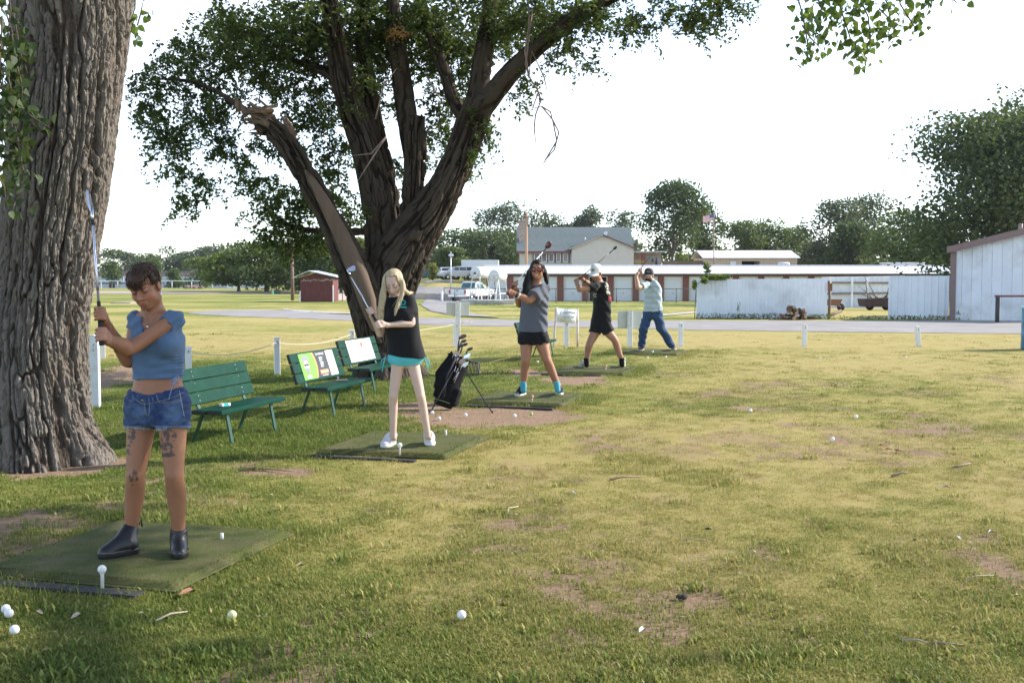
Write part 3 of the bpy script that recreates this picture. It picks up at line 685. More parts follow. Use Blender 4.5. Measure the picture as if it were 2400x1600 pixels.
# ---------------- the elm with the broken limb, centre
EY = 17.3
elm = thing('elm_tree', 'many stemmed elm with one broken splintered limb in the middle of the lawn', 'tree', (at(905, 885, EY).x, EY, 0))
def LP(spec, Y=EY): return [at(a, b, Y+dy) for (a, b, w, dy) in spec], [w/2*(Y+dy)/F*.84 for (a, b, w, dy) in spec]
elm_specs = {
 'main': [(908,905,215,0),(908,880,172,0),(907,850,142,0),(905,790,130,0),(905,730,132,0),(912,680,140,0),(925,630,150,0),(950,580,140,0),(985,530,120,0),(1020,480,104,0),(1055,420,92,0),(1085,350,84,.1),(1105,290,86,.1),(1125,240,78,.1)],
 'left': [(880,800,90,-.2),(868,740,96,-.25),(850,680,95,-.3),(815,600,85,-.35),(772,510,66,-.4),(728,432,62,-.4),(692,368,60,-.4),(660,322,58,-.4),(632,297,58,-.4),(606,283,52,-.4)],
 'mid_left': [(895,700,80,.1),(895,620,92,.15),(893,530,88,.2),(880,440,84,.25),(858,350,76,.3),(828,270,72,.3),(806,190,72,.3),(790,110,56,.3),(772,20,46,.3),(750,-90,30,.3)],
 'mid_back': [(920,620,70,.5),(915,520,66,.6),(906,420,60,.7),(885,330,48,.8),(868,240,46,.8),(852,140,42,.8),(850,30,36,.9),(858,-120,24,.9)],
 'centre': [(950,620,80,.3),(962,540,76,.3),(970,450,62,.3),(974,370,58,.3),(974,310,54,.3),(976,272,46,.3)],
 'centre_dark': [(968,380,50,.5),(956,290,58,.5),(945,210,56,.6),(935,140,52,.6),(925,60,42,.6),(915,-60,28,.7)],
 'fork_up': [(1112,280,70,.2),(1122,210,60,.2),(1132,130,52,.3),(1146,50,46,.3),(1160,-40,36,.4),(1170,-150,22,.4)],
 'fork_right': [(1118,270,64,0),(1150,228,62,-.1),(1195,170,56,-.2),(1245,122,52,-.3),(1295,80,48,-.4),(1360,35,40,-.5),(1440,-10,34,-.6),(1560,-50,26,-.7),(1650,-40,22,-.7),(1688,5,20,-.7),(1690,38,11,-.7)],
 'inner': [(1108,330,30,.15),(1085,275,36,.3),(1062,235,40,.45),(1040,160,36,.6),(1012,80,34,.7),(985,10,30,.8),(960,-90,18,.9)],
 'far_left': [(800,190,34,.4),(760,165,28,.5),(700,145,20,.7),(640,135,15,.9),(560,150,10,1.0),(480,190,7,1.0)],
 'low_left': [(640,290,12,-.3),(560,250,18,-.1),(510,215,14,.1),(450,190,12,.2),(380,185,7,.3)],
 'low_twig': [(880,540,24,.6),(800,545,20,.9),(720,540,15,1.2),(650,520,9,1.3)],
}
eparts = []
for i, (k, s) in enumerate(elm_specs.items()):
    P, r = LP(s); big = r[min(2, len(r)-1)] > .17
    eparts.append(limb_mesh(P, r, 300 if big else 60, 190 if big else 28, .055 if big else .014, (15, 2.2), i*7, .18 if big else 0))
# root flare
v0, f0, r0 = eparts[0]; az = np.arctan2(v0[:, 1]-EY, v0[:, 0]-elm.location.x); fl = .13*sstep(.5, -.1, v0[:, 2])*(np.sin(az*4+.6)+.5*np.sin(az*7))
v0[:, 0] += np.cos(az)*fl; v0[:, 1] += np.sin(az)*fl
trunk_elm = bark_object('trunk', eparts, ELM_BARK, elm)
# debarked face and splintered end of the broken limb
P, r = LP(elm_specs['left'])
mb = MB()
w_pts = [(872,775,6),(868,745,30),(858,700,46),(834,630,50),(796,545,42),(757,470,34),(730,425,24),(714,400,6)]
row = []
for (a, b, w) in w_pts:
    c = at(a+2, b, EY-.38); row.append((c, w/2*EY/F))
vs, fs = [], []
for i, (c, rad) in enumerate(row):
    for k in range(9):
        t = (k-4)/4*1.15; vs.append(c + Vector((math.sin(t)*rad*1.0+.02, -math.cos(t)*rad*.9-.13+.0*k, 0)))
for i in range(len(row)-1):
    for k in range(8): fs.append((i*9+k, i*9+k+1, (i+1)*9+k+1, (i+1)*9+k))
mb.add(vs, fs, True); mb.build('bare_wood', BARE_WOOD, elm)
mb = MB(); rs = random.Random(4); e = at(603, 281, EY-.4)
for k in range(44):
    a = rs.uniform(0, 6.28); rad = rs.uniform(.03, .21); b0 = e + Vector((rs.uniform(-.02, .18), math.sin(a)*rad, math.cos(a)*rad+rs.uniform(-.04, .02)))
    d = Vector((-rs.uniform(.5, 1.0), rs.uniform(-.25, .25), rs.uniform(-.2, .75))).normalized(); L = rs.uniform(.12, .34)
    mb.tube([b0-d*.1, b0+d*L*.6, b0+d*L], [rs.uniform(.02, .05), rs.uniform(.01, .025), .003], 5)
for (a, b, c, d) in [(552,225,560,262),(560,235,578,272),(655,262,690,330),(668,268,690,320),(648,300,680,345)]:
    mb.tube([at(c, d, EY-.4), at((a+c)/2, (b+d)/2, EY-.42), at(a, b, EY-.4)], [.055, .04, .004], 6)
mb.tube([at(605,290,EY-.45), at(600,330,EY-.45), at(590,375,EY-.45)], [.012, .012, .003], 5)
mb.build('splintered_stub', M('splintered_wood', (.16,.105,.07), .9, var=.4, vscale=14, stretch=(1,1,1)), elm)
# dead hanging twigs right of the fork
mb = MB()
for pl in [[(1238,-10),(1240,60),(1230,120),(1240,180),(1262,215),(1248,255),(1270,250),(1295,280),(1310,310),(1300,350),(1275,380)],[(1262,215),(1268,235),(1255,270),(1252,300),(1257,350)],[(1295,280),(1305,330),(1280,372),(1270,390)],
           [(1270,250),(1290,262),(1300,300)],[(1248,20),(1232,150),(1240,190)],[(1240,180),(1246,120),(1275,180),(1284,222)],[(905,320),(860,390),(835,430)],[(905,320),(870,360),(825,365)],[(880,280),(900,200),(930,160)],[(1000,180),(1030,230),(1050,260)]]:
    mb.tube([at(a, b, EY-.6) for a, b in pl], [.012]*(len(pl)-1)+[.003], 5)
tag(mb.build('dead_twigs', M('dead_twig_wood', (.23,.17,.14), .9, var=.25), elm), kind='stuff')
# foliage sprays: (px, py, rx, ry, depth offset, leaves)
SPR = [(420,180,95,62,.3,1300),(352,255,60,50,.3,800),(345,195,50,38,.3,480),(430,115,95,45,.5,1000),(400,335,66,46,.2,800),(395,300,50,40,.2,500),(425,410,50,44,.1,520),(440,468,34,40,.1,420),(470,430,36,40,.2,300),(515,235,90,50,.3,1100),(520,330,70,45,.4,800),(480,280,70,45,.3,800),
 (555,150,110,70,.5,1500),(600,75,110,60,.8,1400),(540,60,70,35,.6,500),(520,30,60,30,.6,300),(690,100,130,95,.8,2600),(650,200,75,55,.9,900),(570,380,45,30,.5,300),(620,330,60,45,.6,450),(720,270,80,70,.9,1300),(740,190,90,70,.9,1400),(800,60,140,95,.6,2800),(900,60,120,80,1.0,2200),(880,140,90,70,1.1,1500),
 (1000,60,120,80,.9,2300),(1010,150,80,70,1.1,1200),(1080,110,90,80,1.0,1500),(1040,235,66,60,1.0,1000),(1030,310,50,50,1.1,600),(1000,350,30,60,1.2,350),(1100,180,60,50,.9,600),(1180,50,95,70,.2,1500),(1265,30,95,42,-.2,1100),(1330,95,48,42,-.4,500),(1300,140,25,25,-.4,140),(1225,190,26,40,-.2,260),(1210,235,18,30,-.2,130),(1140,300,30,30,.2,240),(1115,365,26,30,.3,200),(1130,330,26,30,.3,160),(1085,400,22,24,.5,120),
 (1385,140,22,22,-.5,110),(1372,160,14,14,-.5,50),(1400,30,95,42,-.5,1000),(1455,70,26,34,-.5,200),(1495,50,50,36,-.6,420),(1525,62,14,24,-.6,70),(1590,20,80,36,-.7,700),(1640,50,46,34,-.7,420),(1660,75,26,20,-.7,140),(1690,15,60,34,-.7,480),(1740,0,40,22,-.7,220),(1350,40,70,45,-.3,700),
 (800,330,40,70,1.0,600),(770,400,60,55,1.0,800),(700,350,55,40,1.0,450),(610,425,62,30,1.1,520),(650,465,85,42,1.2,1150),(640,510,75,36,1.2,850),(720,470,55,50,1.2,900),(690,545,95,40,1.3,1300),(620,560,60,20,1.2,340),(655,590,40,14,1.2,160),(750,560,60,40,1.3,800),(780,480,40,60,1.3,600),(820,600,40,40,1.4,400),(830,520,30,50,1.2,300),
 (905,480,16,40,.9,120),(930,390,22,60,1.1,220),(920,230,30,60,1.1,300),(870,250,36,60,1.1,500),(650,130,60,60,.2,600),(840,480,22,40,.1,200),(730,60,100,70,.2,1200),(860,170,30,60,.1,300),(985,20,70,40,.1,700),(1120,270,22,18,-.1,150),(790,250,40,30,.1,260),(1190,110,30,40,.5,260)]
rg = np.random.default_rng(9); C = []; mbt = MB()
for (a, b, rx, ry, dy, n) in SPR:
    Y = EY+dy; s = Y/F; c = np.array(at(a, b, Y)); n = int(n*1.25)
    nt_ = max(6, n//26); st = blob_points(nt_, c, (rx*s*.85, .55+rx*s*.25, ry*s*.85), rg, .15)
    d = rg.normal(size=(nt_, 3)); d[:, 2] = d[:, 2]*.5-.35; d[:, 1] *= .8; d /= np.linalg.norm(d, axis=1, keepdims=True); L = rg.uniform(.14, .42, nt_)
    C.append(twig_leaves(st, d, L, n//nt_, .05, rg, .45, .028))
    for k in range(0, nt_, 7): mbt.tube([st[k], st[k]+d[k]*L[k]*.6, st[k]+d[k]*L[k]-np.array([0, 0, .2*L[k]])], [.006, .005, .002], 4, cap=False)
C = np.concatenate(C); V, Fq = leaf_quads(C, .068, rg, .52, hang=.45)
tag(put('leaves', fastmesh('leaves', V, Fq, ELM_LEAF), elm), kind='stuff')
tag(mbt.build('twigs', BRANCH, elm), kind='stuff')
# dead brown spray on the dark centre limb
c = np.array(at(930, 80, EY-.2)); C = blob_points(120, c, (.2, .15, .12), rg, .2); V, Fq = leaf_quads(C, .06, rg, .5, hang=.6)
tag(put('dead_leaf_spray', fastmesh('dead_leaf_spray', V, Fq, leafmat('dead_leaves', [(.2, (.20,.09,.03)), (.9, (.36,.18,.06))], .3)), elm), kind='stuff')
# upper crown above the frame
C = []
for k in range(80):
    a, b = rg.uniform(380, 1500), rg.uniform(-560, -60); q = ((a-950)/600)**2+((b+40)/560)**2
    if q > 1: continue
    C.append(blob_points(260, at(a, b, EY+rg.uniform(-2.2, 3.2)), (.75, .75, .6), rg, .2))
for k in range(38):     # depth of the crown behind the visible sprays
    a, b = rg.uniform(470, 1330), rg.uniform(-60, 150); C.append(blob_points(190, at(a, b, EY+rg.uniform(1.6, 3.6)), (.6, .6, .45), rg, .2))
C = np.concatenate(C); V, Fq = leaf_quads(C, .11, rg, .55)
tag(put('crown', fastmesh('crown', V, Fq, ELM_LEAF), elm), kind='stuff')

# ---------------- background trees
def tree(px, base_py, Y, w, top_py, mi, label, seed, name='deciduous_tree', lobes=14, n=2600, leaf=.34, trunk=None, bottom=.18, group=None, squash=1.0, cat='tree', dens=1.0):
    """w = crown width in metres; top_py = picture row of the top"""
    rg = np.random.default_rng(seed); b = onX(px, Y); top = at(px, top_py, Y).z; hgt = top-b.z
    t = thing(name, label, cat, b, group=group)
    C = []; ch = hgt*(1-bottom); zc = b.z+hgt*bottom+ch*.5
    per = int(n*1.9*dens/lobes); cents = []
    for k in range(lobes):
        a = rg.uniform(0, 6.283); q = math.sqrt(rg.uniform(.05, 1)); z = rg.uniform(-.38, .40); env = math.sqrt(max(.08, 1-(z/.52)**2))
        c = np.array([b.x+math.cos(a)*q*env*w*.36, b.y+math.sin(a)*q*env*w*.36, zc+z*ch]); s = rg.uniform(.17, .27)
        if k == 0: c = np.array([b.x+rg.uniform(-.12, .12)*w, b.y, zc+.36*ch])
        cents.append(c); C.append(blob_points(per, c, (w*s*1.15, w*s*1.15, ch*s*.85), rg, .35))
    C = np.concatenate(C); C = C[(C[:, 2] < top+.02*hgt) & (C[:, 2] > b.z+.03*hgt)]
    V, Fq = leaf_quads(C, leaf*1.05, rg, .8); tag(put('crown', fastmesh('crown', V, Fq, FAR_LEAF[mi]), t), kind='stuff')
    mb = MB(); r = trunk or max(.09, w*.022); hub = Vector((b.x, b.y, b.z+hgt*max(bottom, .12)*1.1))
    mb.tube([b-Vector((0,0,.2)), b+Vector((0,0,.3)), hub], [r*1.5, r, r*.85], 9)
    for c in cents[:7]: cc = Vector(c); m = hub.lerp(cc, .5)+Vector((0,0,.05*hgt)); mb.tube([hub, m, cc], [r*.6, r*.35, r*.1], 6, cap=False)
    mb.build('trunk', FAR_BARK, t); return t
G1 = 'trees along the far lake shore'; G2 = 'trees behind the clubhouse and storage units'
for i, (px, Y, w, top, mi, lab) in enumerate([
  (205,352,9,590,4,'hazy tree left of the club shaft on the far shore'),(250,356,11,583,1,'low rounded tree on the far shore behind the white dock railing'),(300,360,9,592,4,'small grey tree on the far shore above the short haired golfer'),
  (345,352,10,594,1,'bare topped tree just above the short haired golfer on the far shore'),(398,358,12,576,0,'tallest dark tree on the far shore right of the short haired golfer'),(440,362,9,590,0,'dark tree on the far shore behind the bright green sapling'),
  (490,356,11,578,4,'thin feathery grey tree on the far shore right of the sapling'),(525,350,10,572,4,'pale open tree on the far shore left of the big green trees'),(560,352,9,585,0,'dark tree on the far shore above the white notice board')]):
    tree(px, 0, Y, w*1.25, top, mi, lab, 100+i, n=1300, lobes=10, leaf=.55, bottom=.1, group=G1)
tree(468, 690, 196, 5.6, 603, 2, 'bright green young tree standing beside the lake fence', 120, n=1500, leaf=.34, bottom=.22)
tree(262, 690, 205, 4.6, 612, 1, 'thin yellowish tree by the dock behind the club shaft', 121, n=700, leaf=.36, bottom=.3)
tree(352, 690, 205, 5.5, 608, 1, 'sparse tree by the dock partly behind the short haired golfer', 122, n=900, leaf=.36, bottom=.2)
tree(410, 690, 200, 4, 630, 1, 'low willow bush at the water edge by the dock', 123, n=700, leaf=.34, bottom=.03, name='willow_bush', cat='bush')
for i, (px, Y, w, top, mi, bot, lab) in enumerate([
  (560,140,9,590,2,.12,'rounded green tree behind the white notice board'),(625,132,11,566,1,.05,'broad dark green tree left of the utility pole'),(690,138,11,562,1,.05,'leafy green tree directly behind the utility pole'),
  (745,128,10,565,1,.05,'green tree rising behind the red shed'),(800,125,8,560,1,.05,'dark tree between the red shed and the broken elm limb'),(840,150,10,560,2,.1,'lighter tree seen through the fork of the elm')]):
    tree(px, 0, Y, w, top, mi, lab, 140+i, n=3400, lobes=15, leaf=.36, bottom=bot, group='trees behind the red shed')
for i, (px, Y, w, top, mi, bot, lab) in enumerate([
  (1015,190,13,540,1,.05,'tall green tree right of the elm trunk at the far end of the lot'),(1070,185,12,533,0,.05,'dark green tree left of the wooden power pole'),(1150,180,12.5,538,0,.05,'dense dark cedar like tree left of the clubhouse roof'),(1195,185,8,552,0,.02,'dark tree touching the left end of the clubhouse'),
  (1145,215,12,490,4,.1,'tall tree rising behind the cedars left of the chimney'),(1215,215,13,470,4,.1,'tallest tree behind the clubhouse chimney'),(1275,220,11,495,4,.15,'tall loose tree right of the chimney'),
  (1378,220,8,480,4,.3,'slender open tree above the middle of the clubhouse roof'),(1335,225,9,527,4,.1,'low crown just above the clubhouse ridge'),(1448,215,9,494,4,.25,'sparse tree above the right end of the clubhouse ridge')]):
    tree(px, 0, Y, w, top, mi, lab, 160+i, n=2200, lobes=13, leaf=.42, bottom=bot, group=G2)
tree(1062, 640, 150, 5.6, 578, 1, 'neat umbrella shaped tree with two trunks in front of the white carport', 180, n=2600, leaf=.26, bottom=.42, lobes=16)
tree(1014, 645, 140, 1.6, 617, 3, 'small yellow bush beside the upper drive', 181, n=420, leaf=.2, bottom=.05, name='yellow_bush', cat='bush')
tree(1575, 620, 150, 9.6, 424, 0, 'big round dark tree right of the clubhouse near the flag', 182, n=5200, leaf=.34, bottom=.22, lobes=26)
tree(1650, 620, 158, 6.6, 475, 0, 'dark tree right behind the flag pole', 183, n=2200, leaf=.34, bottom=.15)
tree(1595, 620, 140, 2.4, 590, 2, 'small light green shrub under the big round tree', 184, n=500, leaf=.24, bottom=.05, name='shrub', cat='bush')
for i, (px, Y, w, top, mi, bot, lab) in enumerate([
  (1735,170,9,516,1,.1,'rounded tree above the left half of the tan shed roof'),(1800,172,9,512,1,.1,'rounded tree above the right half of the tan shed roof'),(1862,175,8,530,1,.05,'lower tree at the right end of the tan shed'),
  (1945,140,8.5,470,4,.08,'tall dark tree left of the bright round tree'),(2030,150,9.5,455,4,.08,'tallest grey green tree behind the bright round tree'),(1985,132,6.5,520,0,.02,'dark shaded tree low behind the long white roof'),
  (2115,118,9.2,486,1,.05,'bright round bushy tree left of the big white shed'),(2190,128,6.5,520,0,.03,'dark tree between the round tree and the big white shed')]):
    tree(px, 0, Y, w, top, mi, lab, 200+i, n=3400, lobes=17, leaf=.33, bottom=bot, group='trees behind the long storage roof')
tree(2335, 620, 84, 14.5, 262, 0, 'huge dark tree towering over the big white shed', 220, n=15000, leaf=.30, bottom=.04, lobes=44)
tree(2425, 620, 90, 11.0, 212, 0, 'tall tree at the right edge behind the big white shed', 221, n=8000, leaf=.30, bottom=.1, lobes=30)
# distant low woods that read as one dark band behind everything
rg = np.random.default_rng(77); C = []
for k in range(260):
    u = rg.uniform(-.10, .6); Y = rg.uniform(235, 262); C.append(blob_points(60, (u*Y, Y, Hf(u*Y, Y)+rg.uniform(.5, 6.5)), (3.2, 2, 2.2), rg, .3))
for k in range(150):
    u = rg.uniform(-.5, -.16); Y = rg.uniform(372, 400); C.append(blob_points(60, (u*Y, Y, Hf(u*Y, Y)+rg.uniform(0, 5.0)), (4.5, 3, 2.2), rg, .3))
C = np.concatenate(C); V, Fq = leaf_quads(C, 1.0, rg, .8)
tag(put('distant_woods', fastmesh('distant_woods', V, Fq, FAR_LEAF[4])), 'hazy line of distant woods closing the horizon', 'woods', kind='stuff')
# ------------------------------------------------------------------ buildings and yard at the back
white_metal = M('white_sheet_metal', (.66,.68,.70), .55, var=.05, vscale=1.5, spec=.4, dirt=(.45,.44,.42), dscale=.8)
roof_white = M('white_metal_roof', (.80,.81,.83), .45, var=.04, vscale=1.0)
galv = M('galvanised_metal', (.58,.60,.62), .42, .35, var=.1, vscale=3, dirt=(.36,.31,.27), dscale=2)
brick_red = M('red_brick', (.20,.075,.060), .9, var=.25, vscale=9)
maroon = M('maroon_trim', (.20,.065,.065), .7, var=.1)
door_white = M('white_roll_door', (.68,.70,.73), .5, var=.04)
dark_in = M('painted_dark_interior', (.02,.02,.022), .9)  # near-black fill painted for the shaded depth of openings
siding = M('cream_siding', (.60,.55,.49), .75, var=.04, vscale=2)
shingle_g = M('grey_green_shingles', (.17,.20,.195), .9, var=.14, vscale=4, bump=.3, bscale=30)
tanwall = M('tan_wall', (.50,.40,.32), .8, var=.06)
wood_old = M('weathered_brown_wood', (.17,.115,.08), .9, var=.3, vscale=4, stretch=(1,1,.15))
pole_wood = M('power_pole_wood', (.34,.21,.125), .85, var=.2, vscale=3, stretch=(1,1,.1))
steel_grey = M('grey_pipe', (.36,.37,.37), .5, .5, var=.1)
pipe_white = M('white_painted_pipe', (.78,.79,.80), .5, var=.06, dirt=(.5,.46,.42), dscale=4)
glass, ntg, bgl = newmat('window_glass'); bgl.inputs['Base Color'].default_value = (.05,.07,.07,1); bgl.inputs['Roughness'].default_value = .06; bgl.inputs['Specular IOR Level'].default_value = .8
rubber = M('black_rubber', (.022,.022,.024), .75, var=.2, vscale=10)
chrome = M('dull_chrome', (.6,.6,.62), .25, .9, var=.05)

# --- row of storage units
GY0 = 101.0; gz = Hf(0, GY0)
px1 = lambda p, Y=GY0: (p-1200)/F*Y
g = thing('storage_units', 'long low brick storage building with white roll up doors and a white metal roof', 'building', (px1(1680), GY0, gz))
xl, xr = px1(1140), px1(2260); eave = at(1400, 641.5, GY0).z; ridge = at(1400, 623.5, GY0+4.2).z; DW = 1.64; top_d = gz+2.22
doors = [px1(1145)] + [px1(1203.6+58.7*i) for i in range(17)]
mb = MB(); prev = xl
for i, dx in enumerate(doors):      # brick piers between doors and lintel band
    if dx > prev: mb.box(((prev+dx)/2, GY0+.12, (gz+top_d)/2), (dx-prev, .24, top_d-gz))
    prev = dx+DW
mb.box(((prev+xr)/2, GY0+.12, (gz+top_d)/2), (xr-prev, .24, top_d-gz)); mb.box(((xl+xr)/2, GY0+.12, (top_d+eave)/2-.04), (xr-xl, .24, eave-top_d-.08))
mb.prism([(xl, GY0+.25, gz), (xl, GY0+8.2, gz), (xl, GY0+8.2, eave-.1), (xl, GY0+4.2, ridge-.1), (xl, GY0+.25, eave-.1)], (.2, 0, 0))
mb.box(((xl+xr)/2, GY0+8.1, (gz+eave)/2), (xr-xl, .2, eave-gz-.2)); mb.build('brick_wall', brick_red, g)
mb = MB(); mb.box(((xl+xr)/2, GY0-.28, eave-.10), (xr-xl+.5, .06, .18)); mb.build('fascia', M('dark_brown_fascia', (.09,.05,.045), .7), g)
n_p = 46; w = (xr-xl+.6)/n_p
rib_proto = None
for i in range(n_p):       # roof sheets, each with its raised seam
    x0 = xl-.3+i*w; mb = MB()
    for (ya, za, yb, zb) in ((GY0-.35, eave, GY0+4.2, ridge), (GY0+8.7, eave, GY0+4.2, ridge)):
        mb.prism([(x0+.004, ya, za), (x0+.004, yb, zb), (x0+.004, yb, zb+.03), (x0+.004, ya, za+.03)], (w-.008, 0, 0))
        mb.prism([(x0+.004, ya, za+.03), (x0+.004, yb, zb+.03), (x0+.004, yb, zb+.05), (x0+.004, ya, za+.05)], (.04, 0, 0))
    if rib_proto is None: rib_proto = mb.build('roof_sheet', roof_white, g)
    else: o = rib_proto.copy(); COL.objects.link(o); o.location.x = i*w
mb = MB(); mb.box(((xl+xr)/2, GY0+4.2, ridge+.07), (xr-xl+.6, .35, .06)); mb.build('ridge_cap', roof_white, g)
for i, dx in enumerate(doors):
    if i == 4:      # open doorway, filled by a sheet painted near-black as its inner shade
        mb = MB(); mb.box((dx+DW/2, GY0+.9, (gz+top_d)/2), (DW, .05, top_d-gz)); mb.build('doorway_dark_sheet', dark_in, g)
    else:
        mb = MB(); nrow = 8; hh = (top_d-.06-gz-.03)/nrow
        for k in range(nrow): mb.box((dx+DW/2, GY0+.10, gz+.03+hh*(k+.5)), (DW-.12, .05, hh-.03))
        mb.box((dx+DW/2, GY0+.15, (gz+top_d)/2), (DW-.1, .03, top_d-gz-.06))
        d = mb.build('roll_up_door', door_white, g)
        h = MB(); h.box((dx+DW/2, GY0+.06, gz+.72), (.2, .04, .06)); h.build('handle', steel_grey, d)
    fr = MB(); fc = M('cream_door_frame', (.55,.49,.40), .7)
    for s in (0, 1): fr.box((dx+.03+s*(DW-.06), GY0-.02, (gz+top_d)/2), (.07, .06, top_d-gz))
    fr.box((dx+DW/2, GY0-.02, top_d-.035), (DW-.14, .06, .07)); fr.build('door_frame', fc, g)
# --- clubhouse
CY = 128.0; s = F/CY
X_ = lambda p: (p-1200)/F*CY
Z_ = lambda q, dY=0: at(1350, q, CY+dY).z
cb = Hf(X_(1350), CY)-.3
c = thing('clubhouse', 'cream sided clubhouse with a steep grey green roof, red trim and stone chimney', 'building', (X_(1350), CY, cb))
x0, x1, zE, zR = X_(1216), X_(1480), Z_(589), Z_(534, 4)
mb = MB(); nb = 18; hb = (zE-cb)/nb
for k in range(nb): mb.box(((x0+x1)/2, CY+4.05-.012*0, cb+hb*(k+.5)), (x1-x0-.2, 8.0, hb-.02))
mb.box(((x0+x1)/2, CY+4.05, (cb+zE)/2), (x1-x0-.26, 7.94, zE-cb))
for xx in (x0+.1, x1-.3): mb.prism([(xx, CY+.05, zE), (xx, CY+8.05, zE), (xx, CY+4.05, zR-.1)], (.2, 0, 0))
mb.build('wall', siding, c)
nrow = 22; proto = []
for k in range(nrow):      # courses of shingles on the front slope
    a, b_ = k/nrow, (k+1)/nrow; mb = MB(); ya, yb = CY-.45+4.5*a, CY-.45+4.5*b_; za, zb = zE-.12+(zR-zE+.12)*a, zE-.12+(zR-zE+.12)*b_
    mb.prism([(x0-.25, ya, za), (x0-.25, yb+.05, zb+.04), (x0-.25, yb+.05, zb+.08), (x0-.25, ya, za+.11)], (x1-x0+.5, 0, 0)); mb.build('shingle_course', shingle_g, c)
mb = MB(); mb.prism([(x0-.25, CY+8.5, zE-.12), (x0-.25, CY+4.05, zR), (x0-.25, CY+4.05, zR+.1), (x0-.25, CY+8.5, zE)], (x1-x0+.5, 0, 0)); mb.build('rear_roof', shingle_g, c)
mb = MB(); mb.box(((x0+X_(1334))/2, CY-.47, zE-.1), (X_(1334)-x0+.5, .05, .22)); mb.build('fascia', maroon, c)
# gable wing
gx0, gx1, gp = X_(1338), X_(1480), X_(1408.6); gzE, gzP = Z_(582, -2), Z_(552, -2); GYw = CY-2.0
mb = MB(); nb = 26
for k in range(nb):
    za, zb = cb+(gzP-cb)*k/nb, cb+(gzP-cb)*(k+1)/nb
    def half(z):
        t = 0 if z <= gzE else (z-gzE)/(gzP-gzE); return gx0+(gp-gx0)*t, gx1+(gp-gx1)*t
    la, ra = half(za); lb, rb_ = half(zb-.015)
    if zb >= gzP-.02: continue
    mb.prism([(la, GYw-.02, za), (ra, GYw-.02, za), (rb_, GYw+.02, zb-.012), (lb, GYw+.02, zb-.012)], (0, .12, 0))
mb.prism([(gx0, GYw+.06, cb), (gx1, GYw+.06, cb), (gx1, GYw+.06, gzE), (gp, GYw+.06, gzP), (gx0, GYw+.06, gzE)], (0, 2.0, 0)); mb.build('gable_wall', siding, c)
for sgn, ex in ((1, gx0-.35), (-1, gx1+.35)):
    mb = MB(); dz = (gzP-gzE)/(gp-gx0)*.35*1.0
    mb.prism([(ex, GYw-.3, gzE-dz), (gp, GYw-.3, gzP+.02), (gp, GYw-.3, gzP+.16), (ex, GYw-.3, gzE-dz+.14)], (0, 5.0, 0)); mb.build('gable_roof', shingle_g, c)
    mb = MB(); mb.prism([(ex, GYw-.34, gzE-dz-.02), (gp, GYw-.34, gzP), (gp, GYw-.34, gzP+.1), (ex, GYw-.34, gzE-dz+.08)], (0, .04, 0)); mb.build('bargeboard', maroon if sgn < 0 else M('pale_pink_trim', (.55,.42,.40), .7), c)
mb = MB(); mb.ball((gp, GYw-.05, Z_(559, -2)), .5, 16, 8, (1.2, .12, .28)); mb.build('gable_vent', M('vent_cream', (.52,.47,.42), .8), c)
for (a, b_) in [(1251,1265),(1268.5,1281.5),(1285.5,1298.5),(1303,1314.5),(1318.5,1331.5)]:
    mb = MB(); xa, xb, za, zb = X_(a), X_(b_), Z_(614.5), Z_(592.5); f = .09
    for q in (xa+f/2, xb-f/2): mb.box((q, CY-.02, (za+zb)/2), (f, .12, zb-za))
    for q in (za+f/2, zb-f/2): mb.box(((xa+xb)/2, CY-.02, q), (xb-xa-2*f, .12, f))
    w_ = mb.build('window', door_white, c)
    mb = MB(); mb.box(((xa+xb)/2, CY+.0, (za+zb)/2), (xb-xa-2*f, .03, zb-za-2*f)); mb.build('pane', glass, w_)
for a in (1249.5, 1266.8, 1283.5, 1300.8, 1316.5, 1333):
    mb = MB(); mb.box((X_(a), CY-.05, (Z_(616)+Z_(591))/2), (.12, .1, Z_(591)-Z_(616))); mb.build('window_post', maroon, c)
mb = MB(); rs = random.Random(3); cx0, cx1 = X_(1215.5), X_(1231.5); zt = Z_(517, 1)
for k in range(9):
    mb2 = MB(); 
    z0 = Z_(542)+ (zt-Z_(542))*k/9
    mb.box(((cx0+cx1)/2+rs.uniform(-.02, .02), CY+1.6, z0+(zt-Z_(542))/18), (cx1-cx0+rs.uniform(-.04, .04), .8, (zt-Z_(542))/9-.02))
mb.box(((cx0+cx1)/2, CY+1.6, (cb+zt)/2-.1), (cx1-cx0-.06, .74, zt-cb-.2)); mb.box(((cx0+cx1)/2, CY+1.6, zt+.03), (cx1-cx0+.12, .95, .1))
mb.build('chimney', M('pinkish_stone', (.40,.31,.27), .95, var=.3, vscale=6, bump=.5, bscale=14), c)
mb = MB(); mb.tube([(X_(1372), CY+.9, Z_(563)), (X_(1372), CY+.9, Z_(556))], .07, 8); mb.build('vent_pipe', door_white, c)
mb = MB(); mb.lathe([(.01,0),(.18,.05),(.26,.16)], 14, (X_(1420), GYw+2, Z_(548)), (-.5,-.6,.5)); mb.tube([(X_(1420), GYw+2.1, Z_(556)), (X_(1420), GYw+2, Z_(548))], .03, 6); mb.build('satellite_dish', door_white, c)
